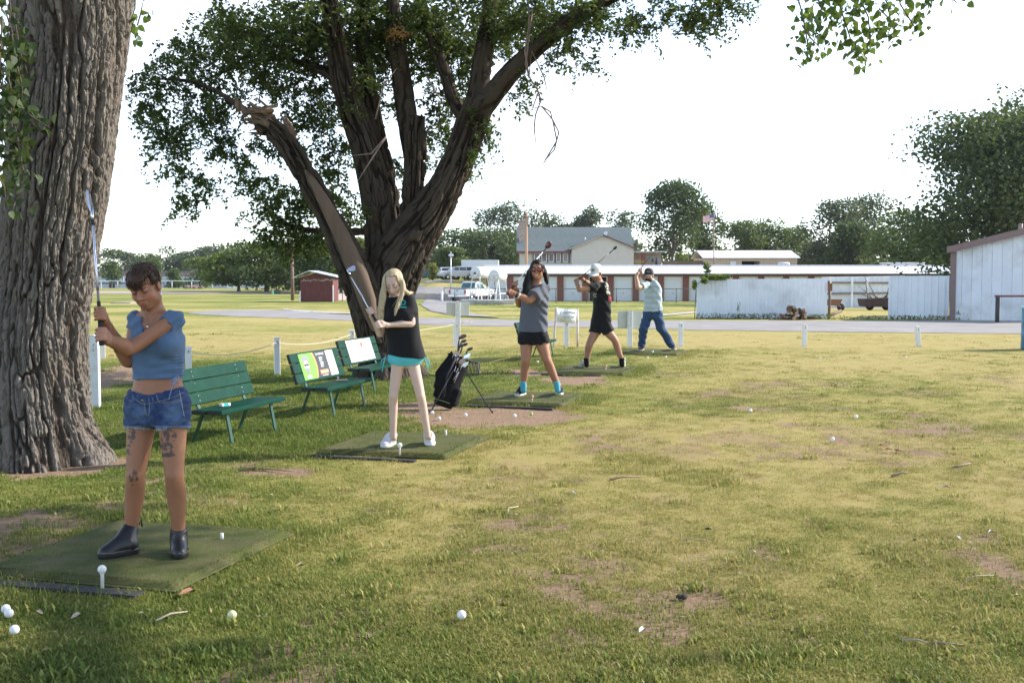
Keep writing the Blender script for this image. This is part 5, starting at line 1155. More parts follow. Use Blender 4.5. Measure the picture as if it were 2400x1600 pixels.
# --- fuel tanks
TKY = 82.0
slab_x0, slab_x1 = (1079-1200)/F*TKY, (1203-1200)/F*TKY; zb_ = Hf(-1.8, TKY)
pad = thing('concrete_pad', 'low concrete slab under the two fuel tanks', 'slab', ((slab_x0+slab_x1)/2, TKY+1, zb_))
mb = MB(); mb.box((slab_x0+ (slab_x1-slab_x0)*.45, TKY+1, zb_+.12), ((slab_x1-slab_x0)*.9, 2.6, .40), bevel=.02); mb.build('slab', concrete, pad); mb = MB(); mb.box((slab_x1-.3, TKY+1.1, zb_+.17), (.75, 2.2, .36), bevel=.02); mb.build('end_block', concrete, pad)
tank_c = M('tank_white', (.60,.62,.65), .45, var=.05, dirt=(.42,.36,.32), dscale=2)
def tank(px, py, Y, label, zleg, ln, sticker):
    c = at(px, py, Y); ax = Vector((.42, .86, 0)).normalized(); r = .43; base = Vector((c.x, c.y, zleg)); t = thing('fuel_tank', label, 'fuel tank', base, group='fuel tanks on stands')
    mb = MB(); mb.lathe([(0,0),(r*.55,-.035),(r*.9,-.01),(r,.05),(r,ln-.05),(r*.9,ln+.01),(r*.5,ln+.035),(0,ln+.04)], 28, c, ax); mb.build('drum', tank_c, t)
    side = Vector((ax.y, -ax.x, 0))
    for s_ in (-1, 1):
        for q in (.12, ln-.15):
            mb = MB(); p = c+ax*q+side*s_*.30-Vector((0,0,r*.72)); f = c+ax*(q+(-.10 if q < .5 else .1))+side*s_*.52; f.z = zleg; mb.bar(p, f, .055, .055); mb.build('leg', pipe_white, t)
    for q in (.12, ln-.15):
        mb = MB(); a = c+ax*q-Vector((0,0,r*.93)); mb.bar(a-side*.34, a+side*.34, .07, .06); mb.build('saddle', pipe_white, t)
        a = Vector((c.x, c.y, zleg+.42))+ax*q; mb = MB(); mb.bar(a-side*.47, a+side*.47, .045, .045); mb.build('cross_brace', pipe_white, t)
    for s_ in (-1, 1): mb = MB(); a = Vector((c.x, c.y, zleg+.5))+side*s_*.46; mb.bar(a+ax*.05, a+ax*(ln-.1), .04, .04); mb.build('cross_brace', pipe_white, t)
    fm = Matrix((side, Vector((0,0,1)), -ax)).transposed().to_4x4()
    for (u, v, w_, h_, m_) in sticker:
        mb = MB(); cc = c+side*u+Vector((0,0,v))-ax*.045; mb.box(cc, (w_, h_, .008), rot=fm.to_3x3()); mb.build('sticker', m_, t)
    mb = MB(); e = c-Vector((0,0,r))+ax*.15; mb.tube([e, e-Vector((0,0,.18)), e-Vector((.03,.1,.22))], .035, 8); mb.build('valve', M('rust', (.22,.10,.05), .9), t)
    hp = [e-Vector((0,0,.2)), e+Vector((.05,-.1,-.5)), e+Vector((-.06,-.12,-.9)), Vector((e.x-.12, e.y, zleg+.05))]; mb = MB(); mb.tube(hp, .018, 6); mb.build('hose', rubber, t)
    mb = MB(); mb.tube([c+ax*ln*.4+Vector((0,0,r-.01)), c+ax*ln*.4+Vector((0,0,r+.09))], .05, 8); mb.build('filler_cap', steel_grey, t)
gs, pk, wh = M('sticker_dark', (.12,.05,.04), .6), M('sticker_pink', (.65,.45,.48), .6), M('sticker_white', (.75,.75,.75), .6)
tank(1114, 639, TKY, 'fuel tank with orange flame sticker, left of the pair on white legs', zb_+.32, 1.45, [(-.02,-.04,.15,.17,gs),(-.0,-.2,.16,.14,wh),(.22,-.16,.14,.18,pk),(0,.12,.5,.03,wh)])
tank(1157.6, 646, TKY-.2, 'slightly lower fuel tank, right of the pair on white legs', zb_+.32, 1.35, [(0,-.15,.16,.22,pk),(.22,-.14,.12,.1,wh),(0,.14,.38,.03,wh)])
for k, a in enumerate((1104, 1108, 1111.5)):
    b = at(a, 704, TKY-.1); mb = MB(); mb.lathe([(0,0),(.045,0),(.045,.12),(.02,.15),(0,.15)], 10, (b.x, b.y, zb_+.325)); tag(mb.build('jug', wh), ['left','middle','right'][k]+' one of three small white jugs under the left fuel tank', 'jug', 'jugs under the fuel tank')
# retaining wall by the lot, chain link fence
rw = thing('retaining_wall', 'low concrete retaining wall above the parking lot', 'wall', onX(1000, 104)); 
for k in range(9):
    x = (925-1200)/F*104 + k*.95; mb = MB(); mb.box((x+.46, 104, Hf(x+.4, 103.5)+.28), (.93, .3, .62), bevel=.015); mb.build('block', M('pinkish_concrete', (.44,.37,.33), .9, rand=.06), rw)
cl = thing('chain_link_fence', 'thin dark chain link fence in front of the storage doors', 'fence', onX(1400, 93)); CLY = 93.0
za = lambda x: Hf(x, CLY)
xs_ = [(p-1200)/F*CLY for p in (1041,1066,1182,1241,1303,1375,1445,1514,1585,1632)]
pm_ = None
for i, x in enumerate(xs_): mb = MB(); mb.tube([(x, CLY, za(x)-.1), (x, CLY, za(x)+1.16)], .035, 6); mb.build('post', M('dark_grey_steel', (.10,.11,.10), .6, .3), cl)
mb = MB(); mb.tube([(x, CLY, za(x)+1.14) for x in xs_], .028, 6); mb.build('top_rail', M('dark_grey_steel', (.10,.11,.10), .6, .3), cl)
mb = MB(); x = xs_[0]
W = .0022
while x < xs_[-1]:
    for s_ in (-1, 1): mb.add([(x-W, CLY+.002*s_, za(x)+(0 if s_ > 0 else 1.12)), (x+W, CLY+.002*s_, za(x)+(0 if s_ > 0 else 1.12)), (x+1.12+W, CLY+.002*s_, za(x)+(1.12 if s_ > 0 else 0)), (x+1.12-W, CLY+.002*s_, za(x)+(1.12 if s_ > 0 else 0))], [(0,1,2,3)])
    x += .10
tag(mb.build('wire_mesh', M('wire_grey', (.22,.23,.22), .5, .6), cl), kind='stuff')
cl2 = thing('chain_link_fence', 'grey chain link fence on the gravel right of the red shed', 'fence', onX(820, 83))
for p in (790, 803, 822, 842): x = (p-1200)/F*83; mb = MB(); mb.tube([(x, 83, Hf(x,83)-.1), (x, 83, Hf(x,83)+.85)], .03, 6); mb.build('post', M('dark_grey_steel', (.10,.11,.10), .6, .3), cl2)
mb = MB(); mb.tube([((p-1200)/F*83, 83, Hf((p-1200)/F*83,83)+.85) for p in (782, 842)], .022, 6); mb.build('top_rail', M('dark_grey_steel', (.10,.11,.10), .6, .3), cl2)
b = onX(1036, 92); gpz = thing('gate_post', 'white round gate post at the entrance of the parking lot', 'post', b); mb = MB(); mb.tube([b-Vector((0,0,.1)), b+Vector((0,0,.78))], .09, 10); mb.ball(b+Vector((0,0,.8)), .095, 10, 6); mb.build('pipe', pipe_white, gpz)
# --- lakeside: pipe fence, notice board, bollards, docks, dam
LY = 160.0; XL = lambda p, Y=LY: (p-1200)/F*Y
pf = thing('pipe_fence', 'long white pipe fence along the lakeside track', 'fence', onX(450, LY))
pxs = [60,106,152,192,238,277,321,362,404,450,499,590,638,690]; proto = None
for p in pxs:
    b = onX(p, LY); mb = MB(); mb.tube([b-Vector((0,0,.1)), b+Vector((0,0,1.12))], .05, 8); mb.build('post', pipe_white, pf)
mb = MB(); mb.tube([onX(p, LY)+Vector((0,0,1.12)) for p in pxs], .045, 8); mb.build('top_rail', pipe_white, pf)
nb_ = thing('notice_board', 'white notice board with a rounded crown by the lakeside fence', 'notice board', onX(545, LY-.5)); b = onX(545, LY-.5); hw = .74
za, zb2 = at(545, 679, LY).z, at(545, 664, LY).z
poly = [(b.x-hw, LY-.5, za), (b.x+hw, LY-.5, za), (b.x+hw, LY-.5, zb2)] + [(b.x+.34*math.cos(a), LY-.5, zb2+.34*math.sin(a)) for a in np.linspace(0, math.pi, 12)] + [(b.x-hw, LY-.5, zb2)]
mb = MB(); mb.prism(poly, (0, .08, 0)); mb.build('board', pipe_white, nb_)
for q in (-hw+.05, .05, hw-.05): mb = MB(); mb.box((b.x+q, LY-.45, (b.z+za)/2), (.1, .1, za-b.z)); mb.build('leg', pipe_white, nb_)
yel = M('yellow_bollard', (.62,.55,.08), .6)
for p, lab in ((563, 'yellow bollard just right of the white notice board'), (623, 'yellow bollard further right, left of the utility pole')):
    b = onX(p, LY-2); mb = MB(); mb.tube([b-Vector((0,0,.1)), b+Vector((0,0,1.2))], .07, 8); mb.ball(b+Vector((0,0,1.2)), .07, 8, 6); tag(mb.build('bollard', yel), lab, 'bollard', 'yellow bollards')
b = onX(650, 120); eb = thing('utility_cabinet', 'dark green utility cabinet left of the utility pole', 'cabinet', b); mb = MB(); mb.box(b+Vector((0,0,.2)), (.62,.5,.42), bevel=.03); mb.build('case', M('cabinet_green', (.05,.085,.065), .6), eb); mb = MB(); mb.box(b+Vector((0,0,.43)), (.68,.56,.05)); mb.build('lid', M('cabinet_lid', (.07,.11,.085), .6), eb)
b = onX(639, 118); mb = MB(); mb.lathe([(.12,0),(.12,.3),(.08,.36),(0,.37)], 10, b); tag(mb.build('meter_pipe', M('teal_pipe', (.10,.28,.24), .6)), 'short teal standpipe beside the green utility cabinet', 'standpipe')
dockg = M('dock_green', (.045,.085,.07), .7, var=.15); dockw = M('dock_dark', (.035,.03,.028), .9)
def dock(label, pa, pb, row, Y, piles, depth=3.0):
    a, c_ = at(pa, row, Y), at(pb, row, Y); t = thing('fishing_dock', label, 'dock', ((a.x+c_.x)/2, Y, -1.6))
    n = max(4, int((c_.x-a.x)/.9)); w = (c_.x-a.x)/n
    for k in range(n): mb = MB(); mb.box((a.x+w*(k+.5), Y+depth/2, a.z), (w-.03, depth, .22)); mb.build('plank', dockg, t)
    for p in piles: x = (p-1200)/F*Y; mb = MB(); mb.tube([(x, Y+.3, -2.6), (x, Y+.3, a.z)], .2, 8); mb.build('pile', dockw, t)
    return t
dock('dark green fishing dock left of the short haired golfer', 200, 374, 664, 214, (215,258,266,276,330,350,362))
dock('smaller dark dock right of the short haired golfer', 406, 458, 665.5, 212, (418,430,446))
dk = thing('dock_railing', 'white pipe railing of the dock behind the club shaft', 'railing', (at(290, 660, 218).x, 218, 0))
for p in (228, 247, 253, 272, 283, 289, 306, 316): a = at(p, 664, 216); e = at(p, 647, 216); mb = MB(); mb.tube([a, e], .09, 7); mb.ball(e, .11, 7, 5); mb.build('post', pipe_white, dk)
for q in (650, 656): mb = MB(); mb.tube([at(225, q, 216), at(318, q, 216)], .05, 6); mb.build('rail', pipe_white, dk)
dam = thing('dam_wall', 'long pale concrete dam wall across the lake', 'wall', (at(350, 655, 336).x, 336, -1.6))
a, c_ = at(60, 655, 336), at(780, 655, 336); nd = 26; w = (c_.x-a.x)/nd; zt_ = at(350, 648, 336).z; dm = None
for k in range(nd):
    mb = MB(); mb.box((a.x+w*(k+.5), 336.5, (zt_-2.5)/2), (w-.06, 1.0, zt_+2.5)); mb.build('panel', M('dam_concrete', (.50,.47,.44), .9, var=.1, vscale=.4, rand=.08), dam)
bank = MB(); za, zb2 = at(350, 648, 338).z, at(350, 640, 344).z
mb = MB(); mb.box(((a.x+c_.x)/2, 342, (za+zb2)/2-.3), (c_.x-a.x, 5, 2.6)); mb.build('upper_wall', M('dam_brown', (.26,.19,.16), .9, var=.15, vscale=.5), dam)
rl = thing('dam_railing', 'dark steel railing along the top of the dam', 'railing', (at(350, 640, 338).x, 338, zb2)); mb = MB()
for p in range(200, 700, 18): mb = MB(); mb.tube([at(p, 644, 338.6), at(p, 634, 338.6)], .05, 5); mb.build('post', M('dark_grey_steel', (.10,.11,.10), .6, .3), rl)
for q in (635, 639): mb = MB(); mb.tube([at(190, q, 338.6), at(700, q, 338.6)], .05, 5); mb.build('rail', M('dark_grey_steel', (.10,.11,.10), .6, .3), rl)
b = onX(455, 162); rk = random.Random(5); 
for k in range(7):
    p = onX(440+k*5.5, 164+rk.uniform(-1,1)); mb = MB(); mb.ball(p+Vector((0,0,.1)), rk.uniform(.25,.5), 8, 6, (1.2,1,.7)); tag(mb.build('boulder', M('reddish_boulder', (.22,.13,.10), .95, var=.3)), ['leftmost','second from left','third from left','middle','fifth from left','sixth from left','rightmost'][k]+' of the reddish boulders heaped below the smaller dock', 'boulder', 'boulders by the lake')
rg2 = ground(300, 705); mb = MB()
b = ground(303, 710); tag(MB().box(b+Vector((0,0,.03)), (1.3, 3.5, .1), bevel=.04).build('drain_slab', M('brown_concrete', (.30,.25,.20), .9, bump=.4, bscale=14)), 'flat brown concrete drain slab in the grass behind the short haired golfer', 'slab')
pt_ = thing('picnic_table', 'dark green picnic table under the trees beyond the notice board', 'picnic table', onX(590, 150)); b = onX(590, 150)
mb = MB(); mb.box(b+Vector((0,0,.75)), (1.9,.8,.06)); mb.build('top', dockg, pt_)
for s_ in (-1, 1): mb = MB(); mb.box(b+Vector((0,s_*.65,.45)), (1.9,.28,.05)); mb.build('bench', dockg, pt_); mb = MB(); mb.bar(b+Vector((s_*.7,-.5,0)), b+Vector((s_*.7,.4,.75)), .08, .06); mb.build('leg', dockg, pt_)
# --- vines, weeds, firewood by the fence
rg = np.random.default_rng(31); b = at(1668, 655, 45.4); C = [blob_points(500, at(1680, 650, 45.5), (.62,.25,.13), rg, .2), blob_points(160, at(1650, 656, 45.2), (.16,.2,.16), rg, .2), blob_points(130, at(1628, 668, 45.2), (.10,.2,.22), rg, .2), blob_points(90, at(1660, 630, 45.6), (.16,.1,.25), rg, .2), blob_points(40, at(1652, 622, 45.6), (.06,.06,.2), rg, .2)]
C = np.concatenate(C); V, Fq = leaf_quads(C, .11, rg, .8); vn = thing('climbing_vine', 'bright green vine spilling over the left corner of the metal fence', 'vine', onX(1660, 45.6)); tag(put('leaves', fastmesh('leaves', V, Fq, FAR_LEAF[2]), vn), kind='stuff')
mb = MB(); mb.tube([onX(1628,45.4), at(1630, 700, 45.4), at(1632, 668, 45.4), at(1660, 648, 45.5), at(1710, 650, 45.5)], [.014,.012,.012,.01,.006], 6); mb.tube([at(1655,648,45.5), at(1662,628,45.6), at(1650,615,45.6)], [.012,.008,.003], 5); mb.build('stem', BRANCH, vn)
C = []
for (p, q, n, h) in [(1632,1840,520,.22),(1890,1945,160,.2),(2085,2225,260,.16),(2235,2335,420,.36),(2350,2400,80,.14),(1945,2080,120,.15),(1728,1734,40,.7)]:
    x = rg.uniform(p, q, n); Y = 44.9-(x-1632)/600*1.3+rg.uniform(-.35,.05,n); wx = (x-1200)/F*Y; C.append(np.stack([wx, Y, H(wx, Y)+h*rg.uniform(0,1,n)**1.5], -1))
x = rg.uniform(1110, 1180, 220); wx = (x-1200)/F*81; C.append(np.stack([wx, 81-rg.uniform(.4,.9,220), H(wx, 81)+.3*rg.uniform(0,1,220)**1.5], -1))
C = np.concatenate(C); V, Fq = leaf_quads(C, .15, rg, .22, hang=-.8); tag(put('weeds', fastmesh('weeds', V, Fq, FAR_LEAF[1])), 'tall weeds along the foot of the metal fences and sheds', 'weeds', kind='stuff')
fw_ = thing('firewood_pile', 'heap of split brown firewood against the white metal fence', 'firewood', onX(1863, 43.6)); b = onX(1863, 43.6); rs = random.Random(12); fcol = [M('log_brown', (.16,.085,.05), .9, var=.3), M('log_dark', (.07,.045,.032), .9, var=.3), M('log_pale', (.40,.28,.18), .85, var=.25)]
for k in range(34):
    r = rs.uniform(.05, .085); row = k//8; x = b.x+rs.uniform(-.62, .62)*(1-row*.13); z = b.z+.06+row*.105+rs.uniform(-.02,.02); a = Vector((rs.uniform(-.25,.25), 1, rs.uniform(-.12,.12))).normalized(); c0 = Vector((x, 43.6+rs.uniform(-.1,.1), z))
    mb = MB(); mb.tube([c0-a*.24, c0+a*.24], [r, r*.92], 7, smooth=False); mb.build('log', rs.choice(fcol), fw_)
bar = thing('trash_barrel', 'blue steel barrel cut off by the right edge of the lawn', 'barrel', ground(2427, 819)); b = ground(2427, 819)
mb = MB(); mb.lathe([(0,.01),(.27,.0),(.285,.03),(.28,.28),(.295,.3),(.28,.32),(.28,.55),(.295,.57),(.28,.59),(.28,.83),(.29,.86),(.25,.86),(.24,.4),(0,.38)], 28, b); mb.build('drum', M('blue_barrel_paint', (.03,.17,.30), .5, var=.1), bar)
mb = MB(); mb.lathe([(.285,.85),(.305,.87),(.285,.89),(.265,.87),(.285,.85)], 28, b); mb.build('rim', M('pale_blue_rim', (.20,.38,.50), .5), bar)
# ------------------------------------------------------------------ tee mats
def turf_mat():
    m, nt, b = newmat('artificial_turf'); tc = nt.nodes.new('ShaderNodeTexCoord')
    n1 = nnode(nt, 'ShaderNodeTexNoise', Scale=220.0, Detail=3.0, Roughness=.8); link(nt, tc.outputs['Object'], n1.inputs['Vector'])
    n2 = nnode(nt, 'ShaderNodeTexNoise', Scale=3.5, Detail=6.0, Roughness=.6); link(nt, tc.outputs['Object'], n2.inputs['Vector'])
    c = ramp(nt, n1.outputs['Fac'], [(.3, (.045,.058,.014)), (.55, (.085,.10,.025)), (.75, (.15,.155,.05))])
    c = mixc(nt, ramp(nt, n2.outputs['Fac'], [(.42, (0,)), (.66, (.75,))]), c, (.135,.12,.055))
    n4 = nnode(nt, 'ShaderNodeTexNoise', Scale=60.0, Detail=2.0); link(nt, tc.outputs['Object'], n4.inputs['Vector'])
    c = mixc(nt, ramp(nt, n4.outputs['Fac'], [(.70, (0,)), (.74, (.7,))]), c, (.34,.28,.16))
    link(nt, c, b.inputs['Base Color']); b.inputs['Roughness'].default_value = .8; b.inputs['Specular IOR Level'].default_value = .15
    bp = nnode(nt, 'ShaderNodeBump', Strength=.8, Distance=.006); link(nt, n1.outputs['Fac'], bp.inputs['Height']); link(nt, bp.outputs[0], b.inputs['Normal']); return m
TURF = turf_mat(); MT = .042       # mat surface height
def mat_xyz(i, u, v, z): p = mat_pt(TEES[i], u, v); p.z = Hf(p.x, p.y)+z; return p
def mat_z(x, y):
    for c in TEES:
        dx, dy = x-c[0], y-c[1]; u, v = dx*MAT_N.x+dy*MAT_N.y, dx*MAT_DIR.x+dy*MAT_DIR.y
        if abs(u) < MW/2 and abs(v) < ML/2: return Hf(x, y)+MT
    return Hf(x, y)
TEE_LABELS = ['green turf tee mat under the short haired golfer in denim shorts', 'green turf tee mat under the long blonde haired golfer', 'green turf tee mat under the dark haired golfer in sunglasses', 'green turf tee mat under the golfer in the white cap', 'green turf tee mat under the bearded golfer, farthest of the five']
for i, c in enumerate(TEES):
    t = thing('tee_mat', TEE_LABELS[i], 'tee mat', (c[0], c[1], Hf(*c)), group='artificial turf tee mats')
    NU, NV = 60, 64; us = np.linspace(-MW/2, MW/2, NU); vs_ = np.linspace(-ML/2, ML/2, NV); U, Vv = np.meshgrid(us, vs_)
    e = np.minimum(MW/2-np.abs(U), ML/2-np.abs(Vv)); roll = np.where(e < .06, -(.06-e)**2/.06*.75, 0)
    zz = MT + roll + .006*(fbm(U*4+i*9, Vv*4, 0, 3, 4)-.5); zz = np.where(e < 1e-6, .012, zz)
    P = np.stack([c[0]+MAT_N.x*U+MAT_DIR.x*Vv, c[1]+MAT_N.y*U+MAT_DIR.y*Vv, zz+H(c[0], c[1])], -1).reshape(-1, 3)
    ii = np.arange(NU*NV).reshape(NV, NU); q = np.stack([ii[:-1,:-1], ii[:-1,1:], ii[1:,1:], ii[1:,:-1]], -1).reshape(-1, 4)
    put('turf', fastmesh('turf', P, q, TURF, True), t)
    rgm = np.random.default_rng(40+i)          # pile fibres along edges and over the surface
    n = (5200, 3600, 2600, 1600, 900)[i]; uu = rgm.uniform(-MW/2+.005, MW/2-.005, n); vv = rgm.uniform(-ML/2+.005, ML/2-.005, n); k = n//3; vv[:k] = -ML/2+rgm.uniform(0, .07, k); uu[k:k+k//2] = MW/2-rgm.uniform(0, .07, k//2)
    ee = np.minimum(MW/2-np.abs(uu), ML/2-np.abs(vv)); z0_ = MT+np.where(ee < .06, -(.06-ee)**2/.06*.75, 0)-.002+Hf(*c)
    bx, by = c[0]+MAT_N.x*uu+MAT_DIR.x*vv, c[1]+MAT_N.y*uu+MAT_DIR.y*vv; a = rgm.uniform(0, 6.28, n); h = rgm.uniform(.006, .013, n)*(1+.12*i); w = .0012*(1+.3*i); tx, ty = rgm.normal(size=n)*.006, rgm.normal(size=n)*.006-.003
    B = np.stack([bx, by, z0_], -1); d = np.stack([np.cos(a)*w, np.sin(a)*w, 0*a], -1); T_ = B+np.stack([tx, ty, h], -1)
    V = np.stack([B-d, B+d, T_], 1).reshape(-1, 3); tag(put('turf_pile', fastmesh('turf_pile', V, np.arange(3*n).reshape(-1, 3), TURF), t), kind='stuff')
    base = MB(); p = mat_xyz(i, 0, 0, .012)
    rot = Matrix((MAT_N, MAT_DIR, Vector((0,0,1)))).transposed(); base.box(p, (MW-.03, ML-.03, .018), rot=rot); base.build('rubber_base', rubber, t)
    if i in (0, 1, 2, 3):      # loose rubber edging strip lying in front
        off = (-.09, -.13, -.17, -.16)[i]; w = (1.12, 1.05, 1.20, .95)[i]
        e_ = MB(); p0, p1 = mat_xyz(i, -MW/2+(-.05 if i != 1 else .05), -ML/2+off, .0), mat_xyz(i, -MW/2-.05+w, -ML/2+off-(.02 if i else -.01), -.002); e_.bar(p0, p1, .06 if i else .09, .035); tag(e_.build('edging_strip', M('grey_black_rubber', (.035,.034,.034), .8, var=.3)), ['black rubber strip lying along the front of the nearest tee mat','black strip along the front of the blonde golfer\'s mat','grey rubber strip in the dirt before the sunglasses golfer\'s mat','grey strip in the dirt before the white cap golfer\'s mat'][i], 'rubber strip', 'loose rubber edging strips')
# ------------------------------------------------------------------ balls and tees
def ballmat(name, col):
    m = M(name, col, .35, var=.05, vscale=30, dirt=tuple(c*.55 for c in col), dscale=40); nt = m.node_tree; b = nt.nodes['Principled BSDF']
    tc = nt.nodes.new('ShaderNodeTexCoord'); v = nnode(nt, 'ShaderNodeTexVoronoi', Scale=260.0); link(nt, tc.outputs['Object'], v.inputs['Vector']); bp = nnode(nt, 'ShaderNodeBump', Strength=.5, Distance=.002); bp.invert = True
    link(nt, v.outputs['Distance'], bp.inputs['Height']); link(nt, bp.outputs[0], b.inputs['Normal']); return m
BW, BYl, BO, BG = ballmat('ball_white', (.78,.77,.74)), ballmat('ball_yellowish', (.66,.64,.36)), ballmat('ball_orange', (.62,.28,.15)), ballmat('ball_green', (.35,.42,.16))
tee_c = M('tee_rubber_white', (.72,.71,.66), .6, var=.06)
BALLS = [(14,1432,BW,'white golf ball at the left edge, touching the ball in front of it'),(21,1442,BW,'white golf ball just in front of its twin at the left edge'),(34,1481,BW,'white golf ball nearest the bottom left corner'),
 (544,1446,BYl,'yellowish golf ball in the grass right of the nearest mat'),(1082,1446,BW,'white golf ball alone in the grass at bottom centre'),
 (1013,970,BW,'white golf ball at the foot of the golf bag leg'),(1029,981,BW,'white golf ball in the dirt nearest the blonde golfer\'s leg'),(1091,973,BW,'white golf ball in the dirt in front of the golf bag'),(1206,975,BW,'white golf ball in the dirt before the sunglasses golfer'),(1245,971,BG,'greenish golf ball in the dirt before the sunglasses golfer'),
 (1260,850,BW,'white golf ball under the bench behind the sunglasses golfer'),(1464,843,BW,'white golf ball beside the white cap golfer\'s rear shoe'),(1518,840,BW,'white golf ball left of centre in front of the farthest mat'),(1561,838,BW,'white golf ball right of centre in front of the farthest mat'),
 (1951,1033,BW,'white golf ball alone on the sunny lawn at centre right'),(1923,841,BW,'white golf ball on the far lawn below the upright white post'),(2123,839,BW,'white golf ball on the far lawn left of the tilted post'),(2006,980,BW,'small white golf ball on the sunny lawn above the lone one'),(1759,963,BW,'whitish golf ball in the grass right of the dirt patch')]
def golf_ball(p, m, label):
    mb = MB(); mb.ball((0,0,0), .0214, 18, 10); o = mb.build('golf_ball', m); o.location = p; return tag(o, label, 'golf ball', 'golf balls on the range')
for (a, b, m, lab) in BALLS:
    g = ground(a, b); g = ground(a, b+ .9*.0214*F/g.y); golf_ball((g.x, g.y, mat_z(g.x, g.y)+.0195+ (.012 if g.y < 9 else .016)*(1 if lab.find('dirt') < 0 else .25)), m, lab)
TB = [(0,(240,1373),BW,.065,'white golf ball teed up in front of the short haired golfer'),(1,(937,1063),BW,.055,'white golf ball teed up in front of the blonde golfer'),(2,(1247,943),BO,.05,'orange golf ball teed up in front of the sunglasses golfer'),(3,(1420,867),BO,.04,'orange golf ball teed up in front of the white cap golfer'),(4,(1530,828),BW,.012,'white golf ball lying on the farthest mat')]
who = ['short haired golfer', 'blonde golfer', 'sunglasses golfer', 'white cap golfer', 'bearded golfer']
def at_mat(px, py):
    lo, hi = 3.0, 40.0
    for _ in range(50):
        m_ = (lo+hi)/2; q = at(px, py, m_); lo, hi = (m_, hi) if q.z > MT+Hf(q.x, q.y) else (lo, m_)
    return at(px, py, lo)
for (i, (a, b), m, h, lab) in TB:
    p = at_mat(a, b)
    if h > .02:
        mb = MB(); mb.lathe([(.0,-.01),(.0085,-.01),(.0085,h-.006),(.0125,h),(.008,h+.001),(0,h-.004)], 14, p); tag(mb.build('rubber_tee', tee_c), 'white rubber tee under the ball of the '+who[i], 'tee', 'rubber tees')
    golf_ball(p+Vector((0,0,h+.0195)), m, lab)
for (a, b, h, lab) in [(520,1262,.032,'short white tee stub at the back of the nearest mat'),(1045,1020,.05,'white tee standing alone at the back of the blonde golfer\'s mat')]:
    p = at_mat(a, b); mb = MB(); mb.lathe([(0,-.01),(.010,-.01),(.010,h),(.006,h+.002),(0,h-.003)], 14, p); tag(mb.build('rubber_tee', tee_c), lab, 'tee', 'rubber tees')
# ------------------------------------------------------------------ benches
bench_g = M('bench_green_paint', (.004,.043,.028), .6, var=.16, vscale=7, bump=.12, bscale=60, dirt=(.011,.060,.040), dscale=9, spec=.1)
bench_leg = M('bench_leg_green', (.006,.055,.033), .4, var=.1); bench_end = M('bench_plank_end_dark', (.012,.016,.016), .6)
bolt_m = M('bolt_steel', (.55,.55,.55), .35, .8)
def bench(cx, cy_, label, nback=3, L=1.25, tilt=0.0):
    z = Hf(cx, cy_); t = thing('park_bench', label, 'bench', (cx, cy_, z), group='green benches beside the tee line')
    a, n, up = MAT_DIR, MAT_N, Vector((0,0,1)); o = Vector((cx, cy_, z)); bdir = (up*.95-n*.31).normalized(); bn = n*.95+up*.31
    hs = .315; rotS = Matrix((n, a, up)).transposed(); rotB = Matrix((bdir, a, -bn)).transposed()
    for k in range(2):
        w = .155; mb = MB(); mb.box(o+n*(.02+k*(w+.008))+up*(hs+.004*k), (w, L, .04), rot=rotS, bevel=.006); s = mb.build('seat_plank', bench_g, t)
        for e in (-1, 1): mb = MB(); mb.box(o+n*(.02+k*(w+.008))+up*(hs+.004*k)+a*e*(L/2+.002), (w-.014, .004, .030), rot=rotS); mb.build('plank_end', bench_end, s)
    wb = (.345-.008*(nback-1))/nback; b0 = o-n*.10+up*(hs+.03)
    for k in range(nback):
        c = b0+bdir*(.02+wb/2+k*(wb+.007)); mb = MB(); mb.box(c, (wb, L, .038), rot=rotB, bevel=.005); s = mb.build('back_plank', bench_g, t)
        for e in (-1, 1):
            mb = MB(); mb.box(c+a*e*(L/2+.002), (wb-.012, .004, .030), rot=rotB); mb.build('plank_end', bench_end, s)
            for q in (-.03, .03): 
                if k in (0, nback-1) or q > 0: mb = MB(); mb.ball(c+a*e*(L/2-.22)+bdir*q*.8+bn*.021, .009, 8, 4, (1,1,.6)); mb.build('bolt', bolt_m, s)
    for e in (-1, 1):
        q = o+a*e*(L/2-.2); ff = q+n*.225; fr_ = q-n*.05
        mb = MB(); mb.bar(ff+up*(hs-.03)-n*.03, Vector((ff.x, ff.y, 0))+n*.035+up*(Hf(ff.x, ff.y)-.05), .045, .014, up=n); mb.build('leg', bench_leg, t)
        mb = MB(); mb.bar(fr_+up*(hs-.03), Vector((fr_.x, fr_.y, 0))-n*.13+up*(Hf(fr_.x, fr_.y)-.05), .045, .014, up=n); mb.build('leg', bench_leg, t)
        mb = MB(); mb.bar(ff+up*(hs-.027)-n*.01, fr_+up*(hs-.027)-n*.03, .045, .012); mb.build('seat_bracket', bench_leg, t)
        mb = MB(); mb.bar(fr_+up*(hs-.03)-n*.02, b0+a*e*(L/2-.2)+bdir*.30-bn*.027, .045, .012, up=n); mb.build('back_bracket', bench_leg, t)
    return t, b0, bdir, bn, wb
ben1 = bench(-2.70, 10.88, 'plain green bench behind the short haired golfer'); ben2 = bench(-2.08, 12.95, 'green bench carrying the lime and black poster'); ben3 = bench(-1.93, 15.42, 'green bench with the white poster in front of the elm'); ben4 = bench(.42, 20.9, 'green bench half hidden behind the sunglasses golfer')
